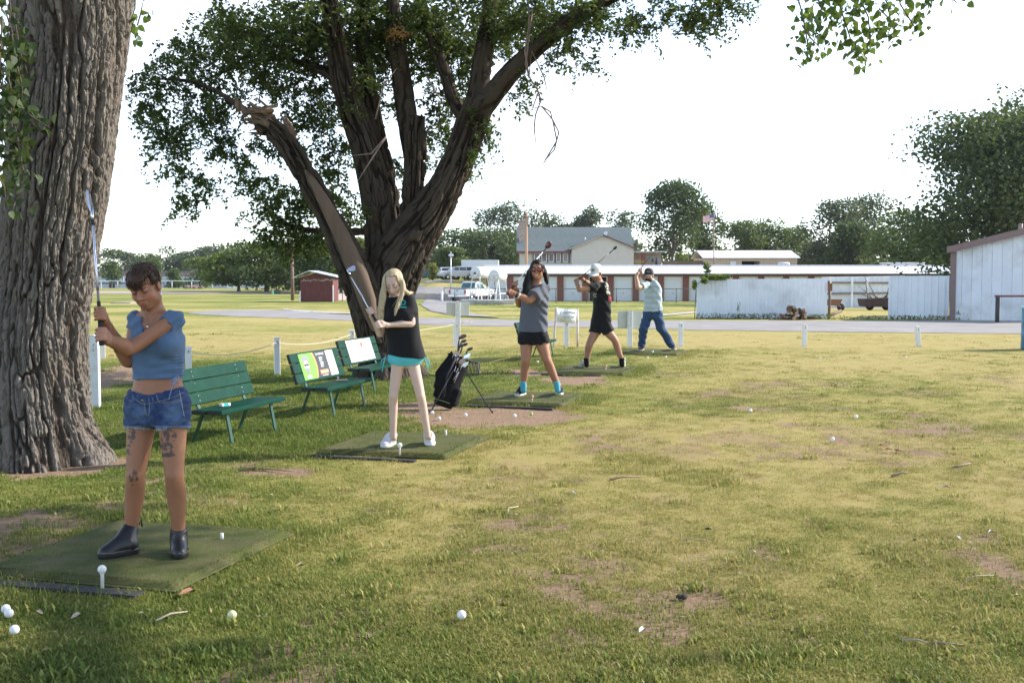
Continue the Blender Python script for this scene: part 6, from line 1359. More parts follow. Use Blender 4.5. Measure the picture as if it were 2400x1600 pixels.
# posters fixed on two backrests (flat sheets in the plane of the backrest)
def poster(b, name, label, u0, u1, v0, v1, m):
    t_, b0, bdir, bn, wb = b; a = MAT_DIR; th = .006
    t = thing(name, label, 'poster', b0+bdir*.2)
    P = lambda u, v, d=0.0: b0+a*u+bdir*v+bn*(.0205+d)
    def rect(nm, ua, ub, va, vb, mm, lay, par=t): mb = MB(); mb.prism([P(ua,va,lay), P(ub,va,lay), P(ub,vb,lay), P(ua,vb,lay)], bn*(.003 if lay == 0 else .0012)); return mb.build(nm, mm, par)
    rect('sheet', u0, u1, v0, v1, m, 0)
    def txt(s, size, u, v, mm, lay=.0045, sx=1.0):
        m4 = Matrix((a, bdir, bn)).transposed().to_4x4(); m4.translation = P(u, v, lay); return text_mesh(s, size, mm, t, m4 @ Matrix.Diagonal((sx, 1, 1, 1)), .0003)
    def poly(nm, pts, mm, lay): mb = MB(); mb.prism([P(u, v, lay) for u, v in pts], bn*.001); return mb.build(nm, mm, t)
    return t, rect, txt, poly
pg = lambda n_, c: M('print_'+n_, c, .5, var=.02, spec=.25)
lime, pblk, porg, pwht, pgry, plg, pred, pblue = pg('lime', (.17,.50,.06)), pg('charcoal', (.045,.048,.055)), pg('orange', (.80,.27,.12)), pg('white', (.80,.80,.80)), pg('grey', (.22,.23,.24)), pg('pale_grey', (.55,.57,.60)), pg('red', (.70,.12,.10)), pg('blue', (.16,.20,.48))
t, rect, txt, poly = poster(ben2, 'bench_poster', 'lime green and charcoal advertising poster with a grey face emblem', -.44, .45, .045, .345, lime)
arc = [(-.12+.06*math.sin(math.pi*f*.9)+.0, .045+.30*f) for f in np.linspace(0, 1, 10)]
poly('orange_band', [(u-.0, v) for u, v in arc]+[(u+.022, v) for u, v in reversed(arc)], porg, .0032); poly('dark_panel', [(u+.02, v) for u, v in arc]+[(.25, .345), (.25, .045)], pblk, .0034)
rect('pale_strip', .25, .45, .045, .345, plg, .0034)
fc = lambda u, v, r, n=14, sy=1.0: [(u+r*math.cos(i*2*math.pi/n), v+sy*r*math.sin(i*2*math.pi/n)) for i in range(n)]
poly('emblem_hat', [(-.40,.262),(-.21,.262),(-.22,.29),(-.25,.31),(-.29,.325),(-.34,.32),(-.38,.295)], pgry, .0036); poly('emblem_head', fc(-.305, .20, .062, sy=1.1), plg, .0036); poly('emblem_glasses', [(-.36,.225),(-.25,.225),(-.255,.20),(-.29,.198),(-.305,.212),(-.32,.198),(-.355,.20)], pblk, .0048); poly('emblem_beard', [(-.36,.175),(-.25,.175),(-.265,.13),(-.305,.105),(-.345,.13)], pgry, .0048); rect('white_box', -.355, -.255, .058, .09, pwht, .0036)
txt('OUR SERVICES', .034, .09, .315, pwht)
for k in range(6): rect('print_line', .045, .045+.09*(1-.12*(k % 3)), .268-k*.021, .276-k*.021, pwht, .0046)
rect('orange_box', -.01, .20, .082, .128, porg, .0046); txt('CALL 970-1138', .026, .095, .105, pwht, .0062); rect('print_line', .02, .17, .060, .066, pwht, .0046)
for v in (.30, .29, .23, .165): rect('print_line', .28, .42, v, v+.006, pgry, .0046)
rect('print_line', .26, .44, .215, .217, pgry, .0046)
t, rect, txt, poly = poster(ben3, 'bench_poster', 'white advertising poster with a red bird emblem and blue lettering', -.40, .42, .045, .345, pwht)
poly('bird_emblem', [(.02,.325),(.055,.285),(.075,.31),(.09,.285),(.13,.33),(.12,.27),(.10,.245),(.085,.20),(.075,.17),(.065,.20),(.045,.245),(.03,.27)], pred, .0036)
txt('FRONTIER', .045, .08, .148, pblue, .0036); rect('print_line', .01, .16, .108, .117, pred, .0036)
for k, (u, w) in enumerate(((-.27,.2),(-.25,.15),(-.24,.12),(-.24,.2))): rect('print_line', u, u+w, .285-.05*k, .297-.05*k, plg, .0036)
for k in range(3): rect('print_line', -.36+.05*k, .16-.04*k, .085-.014*k, .089-.014*k, plg, .0036)
rect('pale_strip', .205, .42, .045, .345, plg, .0036)
for v in (.30, .288, .21, .075): rect('print_line', .24, .39, v, v+.005, pgry, .0048)
# things left on benches
b0 = Vector((-2.05, 13.18, 0))+MAT_N*.06; ph = thing('phone', 'dark phone in a pale case lying on the poster bench', 'phone', (b0.x, b0.y, .337+Hf(b0.x, b0.y))); rr_ = Matrix.Rotation(.5, 3, 'Z')
mb = MB(); mb.box((b0.x, b0.y, .345), (.15, .08, .012), rot=rr_, bevel=.004); mb.build('case', M('phone_case', (.35,.22,.24), .5), ph); mb = MB(); mb.box((b0.x, b0.y, .353), (.138, .072, .004), rot=rr_); mb.build('screen', M('phone_glass', (.02,.02,.025), .08), ph)
b1 = Vector((-2.73, 10.62, 0))+MAT_N*.04; pk_ = thing('wrapper', 'small white and teal packet lying on the plain bench', 'packet', (b1.x, b1.y, .337)); mb = MB(); mb.box((b1.x, b1.y, .352), (.10, .05, .028), rz=.9, bevel=.006); mb.build('body', pwht, pk_); mb = MB(); mb.box((b1.x, b1.y, .3535), (.05, .052, .0285), rz=.9); mb.build('teal_band', M('print_teal', (.05,.40,.36), .4), pk_)
# ------------------------------------------------------------------ white posts, rope, lane signs
postw = M('weathered_white_post', (.70,.71,.72), .75, var=.08, vscale=5, dirt=(.38,.34,.30), dscale=5, bump=.2, bscale=40)
hole = M('rope_hole', (.02,.02,.02), .9)
def post(px, base, top, w, label, tilt=0.0, name='rope_post', rzz=.28, Yo=None, group='white posts round the tee line'):
    g = ground(px, base); Y = g.y; tz = at(px, top, Y).z; h = tz-g.z; t = thing(name, label, 'post', g, rzz, group=group)
    mb = MB(); lean = Matrix.Rotation(tilt, 3, 'Y'); mb.box(lean @ Vector((0,0,h/2-.05)), (w, w, h+.1), rot=lean, bevel=.008); mb.build('timber', postw, t, False)
    mb = MB(); mb.tube([lean @ Vector((0,-w/2-.002,h-.07)), lean @ Vector((0,-w/2+.01,h-.07))], .012, 8); mb.build('rope_hole', hole, t, False)
    return t, g, h
R1 = post(443, 900, 812, .085, 'weathered post half hidden behind the plain green bench'); R2 = post(650, 881, 791, .088, 'white rope post standing left of the lime poster bench'); R3 = post(825, 842, 773, .088, 'white rope post just left of the elm trunk')
post(1327, 811, 752, .095, 'white post behind the small white banner frame'); post(1595, 812, 756, .085, 'white post just right of the bearded golfer'); post(1885, 812, 760, .085, 'upright white post on the far lawn at centre right'); post(2153, 812, 764, .085, 'tilted white post on the far lawn at the right', tilt=-.11); post(212, 945, 846, .075, 'shorter white post right behind the left sign post', name='thin_post'); post(1067, 812, 752, .08, 'short white post beside the sign post with the rope', name='thin_post')
signgrey = M('sign_back_grey', (.52,.54,.50), .5, var=.06)
def lane_sign(px, base, top, w, panel, label):
    g = ground(px, base); Y = g.y; t = thing('lane_sign', label, 'sign', g, .15, group='lane signs seen from behind'); h = at(px, top, Y).z-g.z; s = Y/F
    mb = MB(); mb.box((0,0,h/2-.05), (w, w, h+.1), bevel=.008); mb.prism([(-w/2,-w/2,h),(w/2,-w/2,h),(0,-w/2,h+w*.3)], (0,w,0)); mb.build('post', postw, t, False)
    pl, pr_, pt_, pb = panel; cx = ((pl+pr_)/2-px)*s; cz = at(px, (pt_+pb)/2, Y).z-g.z; mb = MB(); mb.box((cx, w/2+.012, cz), ((pr_-pl)*s, .018, (pb-pt_)*s), bevel=.006); mb.build('panel', signgrey, t, False)
    for q in (-.03, .03): mb = MB(); mb.ball((0, -w/2-.001, cz+q*5*s/.008*.01+q), .008, 8, 4); mb.build('bolt', hole, t, False)
    return t, g, h
lane_sign(224, 957, 790, .105, (205,246,786,842), 'white sign post at the left edge beside the cottonwood trunk'); S2 = lane_sign(1073, 814, 707, .10, (1047,1101,708,739), 'white sign post with a pale panel, where the rope is tied'); lane_sign(1476, 813, 729, .095, (1448,1507,729,769), 'white sign post with a pale panel left of the bearded golfer')
g1, g2 = ground(1297, 814), ground(1354, 812); bn_ = thing('banner_frame', 'small faded white banner stretched between two thin poles', 'banner', (g1+g2)/2)
Y = g1.y; pw = M('pole_peeling', (.62,.58,.56), .8, var=.1, dirt=(.35,.12,.10), dscale=8)
A0, A1 = at(1304, 720, Y), at(1353, 723, g2.y)
for a, b in ((g1, A0), (g2, A1)): mb = MB(); mb.tube([a-Vector((0,0,.05)), b], .024, 8); mb.build('pole', pw, bn_)
mb = MB(); N = 8; vs_ = []
for k in range(N+1):
    f = k/N; p = A0.lerp(A1, f); dy = .05*math.sin(f*7); vs_ += [p+Vector((0,dy-.03,-.02)), p+Vector((0,dy*1.3-.03,-.30-.02*math.sin(f*3)))]
mb.add(vs_, [(2*k, 2*k+1, 2*k+3, 2*k+2) for k in range(N)], True); cl_ = mb.build('cloth', M('faded_banner', (.70,.72,.75), .8, var=.03), bn_); sm = cl_.modifiers.new('s', 'SOLIDIFY'); sm.thickness = .004
d_ = (A1-A0); 
for (f, v, ln) in ((.42,-.10,.12),(.62,-.09,.10),(.80,-.10,.10),(.5,-.19,.12),(.72,-.19,.1)): p = A0.lerp(A1, f); mb = MB(); mb.box(p+Vector((0,-.095,v)), (ln,.002,.035)); mb.build('faded_lettering', M('faded_grey', (.50,.53,.56), .8), bn_)
rope_m = M('rope_cream', (.60,.56,.45), .9, var=.1, bump=.3, bscale=200)
def ropep(post_, z=-.075): t, g, h = post_; return g+Vector((0,-.05,h+z))
pts = []
for (a, b, sag) in ((ropep(R1), ropep(R2), .10), (ropep(R2), ropep(R3), .09), (ropep(R3), S2[1]+Vector((0,-.06,.50)), .05)):
    for k in range(13): f = k/13; p = a.lerp(b, f); p.z -= sag*4*f*(1-f); pts.append(p)
e = S2[1]+Vector((0,-.07,.50)); pts += [e, e+Vector((.12,-.02,.03)), e+Vector((.22,0,.06))]
mb = MB(); mb.tube(pts, .006, 6); tag(mb.build('rope', rope_m), 'thin cream rope slung from post to post behind the benches', 'rope')
mb = MB(); mb.tube([e, e+Vector((.05,-.03,-.06)), e+Vector((.03,-.03,-.16))], .007, 6); mb.tube([e+Vector((.2,0,.055)), e+Vector((.26,-.02,.01)), e+Vector((.3,0,.06))], .006, 6); tag(mb.build('rope_end', rope_m), 'loose knotted rope end at the sign post', 'rope end')
# ------------------------------------------------------------------ golf clubs
grip_m = M('club_grip_black', (.02,.02,.022), .8, bump=.3, bscale=120); steel = M('club_steel', (.62,.63,.68), .2, .95, var=.03); gsh = M('graphite_shaft', (.06,.06,.065), .3); whs = M('white_shaft', (.78,.78,.80), .35); redd = M('driver_red_black', (.10,.015,.015), .25, coat=.5); dark = M('club_dark', (.04,.04,.045), .3, .3)
def club(label, butt, gripend, tip, kind, headdir, face, shaft=steel, group=None):
    butt, gripend, tip = Vector(butt), Vector(gripend), Vector(tip); t = thing('golf_club', label, 'golf club', butt, group=group); d = (tip-gripend).normalized()
    mb = MB(); mb.tube([butt, butt.lerp(gripend, .05), gripend], [.0135,.0135,.0095], 10); mb.build('grip', grip_m, t)
    mb = MB(); mb.tube([gripend, gripend.lerp(tip, .5), tip], [.0068,.006,.005], 10); mb.build('shaft', shaft, t)
    hd = Vector(headdir).normalized(); fn = Vector(face).normalized()
    mb = MB()
    if kind == 'iron':
        mb.tube([tip-d*.08, tip+d*.0], .0078, 8); L = .078
        up = d; q = lambda a, b, c: tip+hd*a+up*b+fn*c
        mb.prism([q(-.006,-.01,-.005), q(.012,.012,-.005), q(L,.020,-.006), q(L+.004,-.012,-.006), q(L*.85,-.052,-.006), q(L*.45,-.050,-.006), q(.0,-.028,-.005)], fn*.012)
    else:
        r = {'driver': (.056,.047,.032), 'wood': (.042,.036,.023)}[kind]; mb.tube([tip-d*.07, tip], .0085, 8)
        rot = Matrix((hd, fn, hd.cross(fn))).transposed(); mb.ball(tip+hd*r[0]*.7+d*.008, 1.0, 18, 10, r, rot)
        mb.prism([tip+hd*a+hd.cross(fn)*b+fn*(r[1]*.82) for a, b in ((r[0]*.05,-r[2]*.7),(r[0]*1.35,-r[2]*.7),(r[0]*1.5,r[2]*.2),(r[0]*.7,r[2]*.8),(r[0]*0,r[2]*.3))], fn*.004)
    mb.build('head', {'driver': redd, 'wood': dark}.get(kind, steel) if kind != 'iron' else steel, t)
    mb = MB(); mb.tube([tip-d*.10, tip-d*.07], .0088, 8); mb.build('ferrule', rubber, t); return t
# ------------------------------------------------------------------ golf bag
bagb = ground(1038, 958); gb = thing('golf_bag', 'black stand bag full of clubs propped on two thin legs', 'golf bag', bagb); Yb = bagb.y
bagm = M('bag_black_nylon', (.008,.008,.009), .85, spec=.2, var=.25, vscale=14, bump=.35, bscale=24); pip = M('bag_lime_piping', (.20,.26,.05), .6)
B0 = Vector((bagb.x, Yb, .03)); B1 = at(1077, 838, Yb+.12); ax = (B1-B0).normalized(); Lb = (B1-B0).length
sx = Vector((0,-1,0)); sx = (sx-ax*sx.dot(ax)).normalized(); sy = ax.cross(sx)
mb = MB(); N = 26; prof = [(0,.098),(.02,.108),(.10,.112),(.25,.118),(.45,.116),(.62,.112),(.80,.118),(.93,.128),(1,.130)]; vs_, fs = [], []
for i, (f, r) in enumerate(prof):
    for k in range(N): a = 2*math.pi*k/N; vs_.append(B0+ax*(f*Lb)+(sx*math.cos(a)*r*.9+sy*math.sin(a)*r*1.05)*(1+.02*math.sin(3*a+f*5)))
for i in range(len(prof)-1): fs += [(i*N+k, i*N+(k+1) % N, (i+1)*N+(k+1) % N, (i+1)*N+k) for k in range(N)]
fs.append(tuple(range(N-1, -1, -1))); mb.add(vs_, fs, True); mb.build('body', bagm, gb)
def ring(f, r, rad, nm, m): mb = MB(); mb.tube([B0+ax*(f*Lb)+sx*math.cos(a)*r*.92+sy*math.sin(a)*r*1.07 for a in np.linspace(0, 2*math.pi, 25)], rad, 6, cap=False); mb.build(nm, m, gb)
ring(1.0, .131, .010, 'cuff', rubber); ring(.905, .128, .004, 'piping', pip); ring(.085, .113, .004, 'piping', pip)
mb = MB(); mb.lathe([(0,-.03),(.12,-.03)], 24, B1, ax); mb.build('dark_mouth', hole, gb)
def pocket(f0, f1, ang, w, dep, nm='pocket'):
    mb = MB(); d = sx*math.cos(ang)+sy*math.sin(ang); s = ax.cross(d).normalized(); rot = Matrix((s, d, ax)).transposed(); mb.box(B0+ax*((f0+f1)/2*Lb)+d*(.10+dep/2-.02), (w, dep+.03, (f1-f0)*Lb), rot=rot, bevel=.035); mb.build(nm, bagm, gb)
left = math.atan2(Vector((-1,0,0)).dot(sy), Vector((-1,0,0)).dot(sx))
pocket(.42, .82, left-.1, .17, .055); pocket(.28, .55, left+.2, .18, .085); pocket(.12, .36, left+.1, .17, .06); pocket(.06, .42, left+math.pi-.2, .15, .06)
towel = MB(); tp = at(1010, 850, Yb-.02); towel.prism([at(1058,822,Yb-.0), at(1020,872,Yb-.02), at(1021,905,Yb-.05), at(1030,912,Yb-.05), at(1052,880,Yb-.08), at(1066,835,Yb-.09)], (.0,.03,0)); towel.build('flap', bagm, gb)
mb = MB(); mb.tube([at(1068,840,Yb-.12), at(1048,880,Yb-.16), at(1040,930,Yb-.16)], .012, 6); mb.build('strap', rubber, gb)
for (ta, tb_) in (((1087,862),(1154,967)), ((1064,865),(1008,967))):
    f = ground(*tb_); mb = MB(); mb.tube([at(ta[0], ta[1], Yb-.1), f], [.0085,.007], 8); l = mb.build('leg', rubber, gb); mb = MB(); mb.ball(f+Vector((0,0,.01)), .013, 8, 6); mb.build('foot', rubber, l)
mb = MB(); mb.tube([at(1091,878,Yb-.15), at(1086,890,Yb-.1), at(1076,905,Yb-.06)], .003, 5); mb.build('leg_cord', rubber, gb)
# clubs standing in the bag: (tip px, kind)
CL = [((1077,792),'driver','dark driver sticking highest out of the bag'),((1081,802),'wood','pale fairway wood just below the highest driver'),((1084,810),'wood','fairway wood with a grey sole among the tall clubs in the bag'),((1075,813),'wood','bright hybrid club in front of the tall clubs in the bag'),((1096,820),'wood','grey hybrid club leaning out to the right of the bag'),
      ((1079,828),'iron','highest steel iron in the bag'),((1088,834),'iron','steel iron leaning right in the bag mouth'),((1073,838),'iron','steel iron at the left of the bag mouth'),((1081,844),'iron','steel iron in the middle of the bag mouth'),((1090,848),'iron','lowest steel iron at the right of the bag mouth'),((1084,853),'iron','steel iron hanging lowest at the front of the bag mouth')]
rs = random.Random(6)
for i, ((a, b), kd, lab) in enumerate(CL):
    tip = at(a, b, Yb+.05-.012*i); root_ = B1-ax*.25+(sx*rs.uniform(-.06,.06)+sy*rs.uniform(-.06,.06)); hd = Vector((1 if i % 2 == 0 or kd != 'iron' else -.6, -.5, .25)); but = root_-ax*.3
    club(lab, but, but+ax*.1, tip, kd, hd, Vector((.25,-.9,.35)), gsh if kd != 'iron' else steel, 'clubs in the golf bag')
# wire range basket on its side
bk = thing('range_basket', 'dark plastic ball basket lying on its side behind the golf bag', 'basket', ground(1108, 880)); gk = ground(1108, 880); c0 = at(1122, 867, gk.y); axk = Vector((-1,.12,-.10)).normalized(); mbk = M('basket_black', (.02,.025,.024), .5)
mb = MB(); r0, r1, Lk = .092, .135, .26; q = axk.to_track_quat('Z', 'Y').to_matrix(); c0.z = Hf(c0.x, c0.y)+r0+.02
for k in range(20): a = 2*math.pi*k/20; o_ = Vector((math.cos(a), math.sin(a), 0)); mb = MB(); mb.bar(c0+q@(o_*r0), c0+axk*Lk+q@(o_*r1), .006, .006); mb.build('rib', mbk, bk)
for f in (0, .2, .4, .6, .8, 1): r = r0+(r1-r0)*f; mb = MB(); mb.tube([c0+axk*Lk*f+q@Vector((math.cos(a)*r, math.sin(a)*r, 0)) for a in np.linspace(0, 2*math.pi, 21)], .0045 if 0 < f < 1 else .008, 5, cap=False); mb.build('hoop', mbk, bk)
mb = MB(); mb.lathe([(0,0),(r0,0)], 20, c0, axk); mb.build('base', mbk, bk)
# ------------------------------------------------------------------ twigs, leaves and clods on the lawn
stick = M('dry_stick', (.24,.17,.12), .9, var=.3); stickp = M('pale_stick', (.40,.33,.25), .9, var=.15); deadl = M('dead_leaf_brown', (.30,.15,.08), .8, var=.3); deadp = M('dead_leaf_pale', (.52,.42,.30), .8, var=.2); clod = M('dark_clod', (.035,.028,.026), .95, bump=.6, bscale=60)
def twig(pl, r, m, label, cat='stick', name='stick'):
    P = [ground(a, b)+Vector((0,0,.012+.006*(k % 2))) for k, (a, b) in enumerate(pl)]; mb = MB(); mb.tube(P, [r]*(len(P)-1)+[r*.5], 6); tag(mb.build(name, m), label, cat, 'sticks on the lawn')
twig([(1430,1128),(1455,1122),(1505,1120)], .009, stick, 'dark stick lying in the green tuft at bottom centre'); twig([(2090,1118),(2115,1112),(2130,1112)], .010, stick, 'short dark stick on the right lawn'); twig([(2234,1098),(2255,1094),(2276,1088)], .009, stick, 'grey stick farthest right on the lawn')
twig([(2262,1361),(2290,1356),(2330,1352)], .0032, stickp, 'pale thin twig low at the right edge'); twig([(1215,1190),(1192,1196),(1190,1206),(1200,1210),(1215,1208)], .0032, stickp, 'curled pale twig in the grass at centre'); twig([(1600,1270),(1625,1268),(1662,1270)], .0032, stickp, 'thin pale twig below the dirt patch'); twig([(2180,1512),(2215,1516),(2260,1517)], .006, stick, 'thin dark twig near the bottom right'); twig([(365,1460),(400,1446),(440,1438)], .005, stickp, 'pale straw stem in front of the nearest mat')
twig([(560,1105),(600,1100),(690,1108)], .010, stick, 'brown twig in the dirt behind the nearest mat'); twig([(2115,1505),(2150,1508),(2175,1511)], .005, stickp, 'pale twig left of the dark one near the bottom right')
def leafbit(px, py, m, sz, label):
    g = ground(px, py); rs = random.Random(px); mb = MB(); a = rs.uniform(0, 6.28); d = Vector((math.cos(a), math.sin(a), 0)); s = Vector((-d.y, d.x, 0)); c = g+Vector((0,0,.02)); P = [c-d*sz, c-d*sz*.3+s*sz*.5+Vector((0,0,.012)), c+d*sz*.4+s*sz*.4+Vector((0,0,.02)), c+d*sz, c+d*sz*.4-s*sz*.4+Vector((0,0,.018)), c-d*sz*.3-s*sz*.5+Vector((0,0,.008))]
    mb.add(P, [(0,1,2,3),(0,3,4,5)], True); tag(mb.build('fallen_leaf', m), label, 'leaf', 'fallen leaves on the lawn')
for (a, b, m, s, lab) in [(440,1398,deadl,.05,'curled brown leaf at the right front corner of the nearest mat'),(2072,1050,deadl,.06,'reddish brown leaf on the sunny lawn at right'),(2084,1058,deadp,.04,'pale leaf tip beside the reddish leaf at right'),(2214,1147,deadp,.05,'pale leaf on the lawn far right'),(703,1334,deadp,.022,'tan leaf on the grass right of the nearest mat'),(180,1455,deadp,.03,'tan leaf in the grass before the nearest mat'),(92,1447,deadp,.024,'small tan leaf by the pair of balls'),(1344,1162,pwht,.022,'tiny white paper scrap at centre'),(1505,1489,pwht,.022,'tiny white paper scrap near the bottom centre'),(2248,1270,pwht,.02,'white scrap on the lawn at the right'),(2325,1255,plg,.025,'pale blue scrap at the right edge'),(738,1002,deadp,.03,'yellow leaf in the grass below the poster bench'),(2106,1062,deadl,.035,'dark brown leaf right of the reddish one')]: leafbit(a, b, m, s, lab)
for (a, b, s, lab) in [(1600,1402,.026,'black clod of dirt on the lawn at bottom centre'),(2142,1266,.014,'tiny dark clod on the right lawn'),(1660,1242,.02,'brown clod in the dirt patch')]:
    g = ground(a, b); mb = MB(); rs = random.Random(a)
    for k in range(4): mb.ball(g+Vector((rs.uniform(-1,1)*s*.6, rs.uniform(-1,1)*s*.6, s*.35)), s*rs.uniform(.5,.8), 7, 5, (1,1,.7))
    tag(mb.build('dirt_clod', clod), lab, 'clod', 'dirt clods')
rgl = np.random.default_rng(91); xs_, ys_ = [], []
yy = (4.6**.3+rgl.uniform(size=900)*(20**.3-4.6**.3))**(1/.3); uu = rgl.uniform(-.48, .48, 900); Cc = np.stack([uu*yy, yy, H(uu*yy, yy)+.008], -1); Cc = Cc[~on_mat(Cc[:,0], Cc[:,1], .02)]
Vl, Fl = leaf_quads(Cc, .028, rgl, .45, up=2.5); tag(put('leaf_litter', fastmesh('leaf_litter', Vl, Fl, leafmat('litter', [(.2, (.16,.10,.05)), (.6, (.34,.26,.15)), (1, (.48,.41,.28))], .1))), 'small dry leaf bits and straw scattered over the lawn', 'litter', kind='stuff')
# ------------------------------------------------------------------ people: smooth continuous surfaces grown from distance fields
def V3(p): return np.array([p[0], p[1], p[2]], np.float32)
class SDF:
    def __init__(s, lo, hi, h):
        s.h = h; s.lo = np.array(lo, np.float32); n = np.ceil((np.array(hi)-s.lo)/h).astype(int)+1; s.n = n
        s.ax = [s.lo[i]+h*np.arange(n[i], dtype=np.float32) for i in range(3)]; s.d = np.full(n, .4, np.float32)
    def region(s, lo, hi):
        a = np.clip(np.floor((np.array(lo)-s.lo)/s.h).astype(int), 0, s.n-1); b = np.clip(np.ceil((np.array(hi)-s.lo)/s.h).astype(int)+1, 1, s.n)
        sl = tuple(slice(a[i], max(b[i], a[i]+1)) for i in range(3))
        return sl, s.ax[0][sl[0]][:, None, None], s.ax[1][sl[1]][None, :, None], s.ax[2][sl[2]][None, None, :]
    def blend(s, sl, v, k, sub=False):
        a = s.d[sl]
        if sub: v = -v; hh = np.maximum(k-np.abs(a-v), 0)/max(k, 1e-6); s.d[sl] = np.maximum(a, v)+hh*hh*k*.25
        else: hh = np.maximum(k-np.abs(a-v), 0)/max(k, 1e-6); s.d[sl] = np.minimum(a, v)-hh*hh*k*.25
    def cone(s, a, b, ra, rb, k=.02, sub=False, cap=None, capa=None):
        """round cone; cap / capa = flat end at b / a"""
        a, b = V3(a), V3(b); m = max(ra, rb)+k+2*s.h; sl, X, Y, Z = s.region(np.minimum(a, b)-m, np.maximum(a, b)+m); ba = b-a; L2 = float(ba@ba)+1e-9
        dx, dy, dz = X-a[0], Y-a[1], Z-a[2]; tr = (dx*ba[0]+dy*ba[1]+dz*ba[2])/L2; t = np.clip(tr, 0, 1)
        v = np.sqrt((dx-t*ba[0])**2+(dy-t*ba[1])**2+(dz-t*ba[2])**2)-(ra+(rb-ra)*t)
        L = math.sqrt(L2)
        if cap: v = np.maximum(v, (tr-1)*L)
        if capa: v = np.maximum(v, -tr*L)
        s.blend(sl, v, k, sub); return s
    def chain(s, pts, rad, k=.02, dense=1):
        """one smooth tapering tube through the points, blended once"""
        P = np.array([V3(p) for p in pts]); rad = np.array(rad, np.float32)
        if dense > 1:       # monotone-ish cubic through the radii and a rounded path
            t = np.arange(len(P)); tt = np.linspace(0, len(P)-1, (len(P)-1)*dense+1); n = len(t)
            def cr(v):
                o = []
                for q in tt:
                    i = min(int(q), n-2); f = q-i; p0, p1, p2, p3 = v[max(i-1, 0)], v[i], v[i+1], v[min(i+2, n-1)]; m1, m2 = (p2-p0)*.5, (p3-p1)*.5; o.append((2*f**3-3*f**2+1)*p1+(f**3-2*f**2+f)*m1+(3*f**2-2*f**3)*p2+(f**3-f**2)*m2)
                return np.array(o)
            P, rad = cr(P), cr(rad)
        m = rad.max()+k+2*s.h; sl, X, Y, Z = s.region(P.min(0)-m, P.max(0)+m); v = None
        for a, b, ra, rb in zip(P[:-1], P[1:], rad[:-1], rad[1:]):
            ba = b-a; L2 = float(ba@ba)+1e-9; dx, dy, dz = X-a[0], Y-a[1], Z-a[2]; t = np.clip((dx*ba[0]+dy*ba[1]+dz*ba[2])/L2, 0, 1); q = np.sqrt((dx-t*ba[0])**2+(dy-t*ba[1])**2+(dz-t*ba[2])**2)-(ra+(rb-ra)*t); v = q if v is None else np.minimum(v, q)
        s.blend(sl, v, k); return s
    def ell(s, c, r, axes=None, k=.02, sub=False):
        c = V3(c); axes = np.eye(3, dtype=np.float32) if axes is None else np.array([V3(a) for a in axes]); m = max(r)+k+2*s.h; sl, X, Y, Z = s.region(c-m, c+m)
        q = [((X-c[0])*a[0]+(Y-c[1])*a[1]+(Z-c[2])*a[2]) for a in axes]
        k0 = np.sqrt(sum((q[i]/r[i])**2 for i in range(3))); k1 = np.sqrt(sum((q[i]/r[i]**2)**2 for i in range(3)))+1e-6
        s.blend(sl, k0*(k0-1)/k1, k, sub); return s
    def loft(s, secs, k=.02, infl=0.0, pw=2.0):
        """secs: list of (centre, side vector, half width, half depth) from bottom to top"""
        C = np.array([V3(q[0]) for q in secs]); S = np.array([V3(q[1]) for q in secs]); rx = np.array([q[2] for q in secs])+infl; ry = np.array([q[3] for q in secs])+infl
        A = C[-1]-C[0]; L = float(np.linalg.norm(A)); A = A/L; ts = (C-C[0])@A/L; m = max(rx.max(), ry.max())+k+2*s.h
        sl, X, Y, Z = s.region(C.min(0)-m, C.max(0)+m); tr = ((X-C[0][0])*A[0]+(Y-C[0][1])*A[1]+(Z-C[0][2])*A[2])/L; t = np.clip(tr, 0, 1)
        tf = np.linspace(0, 1, 65)
        def sm(v):
            f = np.interp(tf, ts, v); e = np.pad(f, 5, mode='reflect', reflect_type='odd'); return np.convolve(e, np.ones(11)/11, 'valid')
        ip = lambda v: np.interp(t, tf, sm(v)).astype(np.float32)
        c = [ip(C[:, i]) for i in range(3)]; sv = [ip(S[:, i]) for i in range(3)]; nl = np.sqrt(sum(q*q for q in sv)); sv = [q/nl for q in sv]
        f = [A[1]*sv[2]-A[2]*sv[1], A[2]*sv[0]-A[0]*sv[2], A[0]*sv[1]-A[1]*sv[0]]
        dx, dy, dz = X-c[0], Y-c[1], Z-c[2]; u = np.abs(dx*sv[0]+dy*sv[1]+dz*sv[2]); w = np.abs(dx*f[0]+dy*f[1]+dz*f[2]); RX, RY = ip(rx), ip(ry)
        k0 = ((u/RX)**pw+(w/RY)**pw)**(1/pw); k1 = np.sqrt((u/RX**2)**2+(w/RY**2)**2)+1e-6; e = np.sqrt((u/RX)**2+(w/RY)**2)
        v = (k0-1)*e/k1; v = np.maximum(v, np.maximum(-tr, tr-1)*L); s.blend(sl, v, k); return s
    def plane(s, p, n, k=0.0):
        """keep the side n points away from (cuts away p + n side)"""
        p, n = V3(p), V3(Vector(n).normalized()); v = (s.ax[0][:, None, None]-p[0])*n[0]+(s.ax[1][None, :, None]-p[1])*n[1]+(s.ax[2][None, None, :]-p[2])*n[2]; s.d = np.maximum(s.d, v); return s
    def local(s, fr):
        c, R_, F_, U_ = fr; X, Y, Z = s.ax[0][:, None, None]-c[0], s.ax[1][None, :, None]-c[1], s.ax[2][None, None, :]-c[2]
        return [X*a[0]+Y*a[1]+Z*a[2] for a in (R_, F_, U_)]
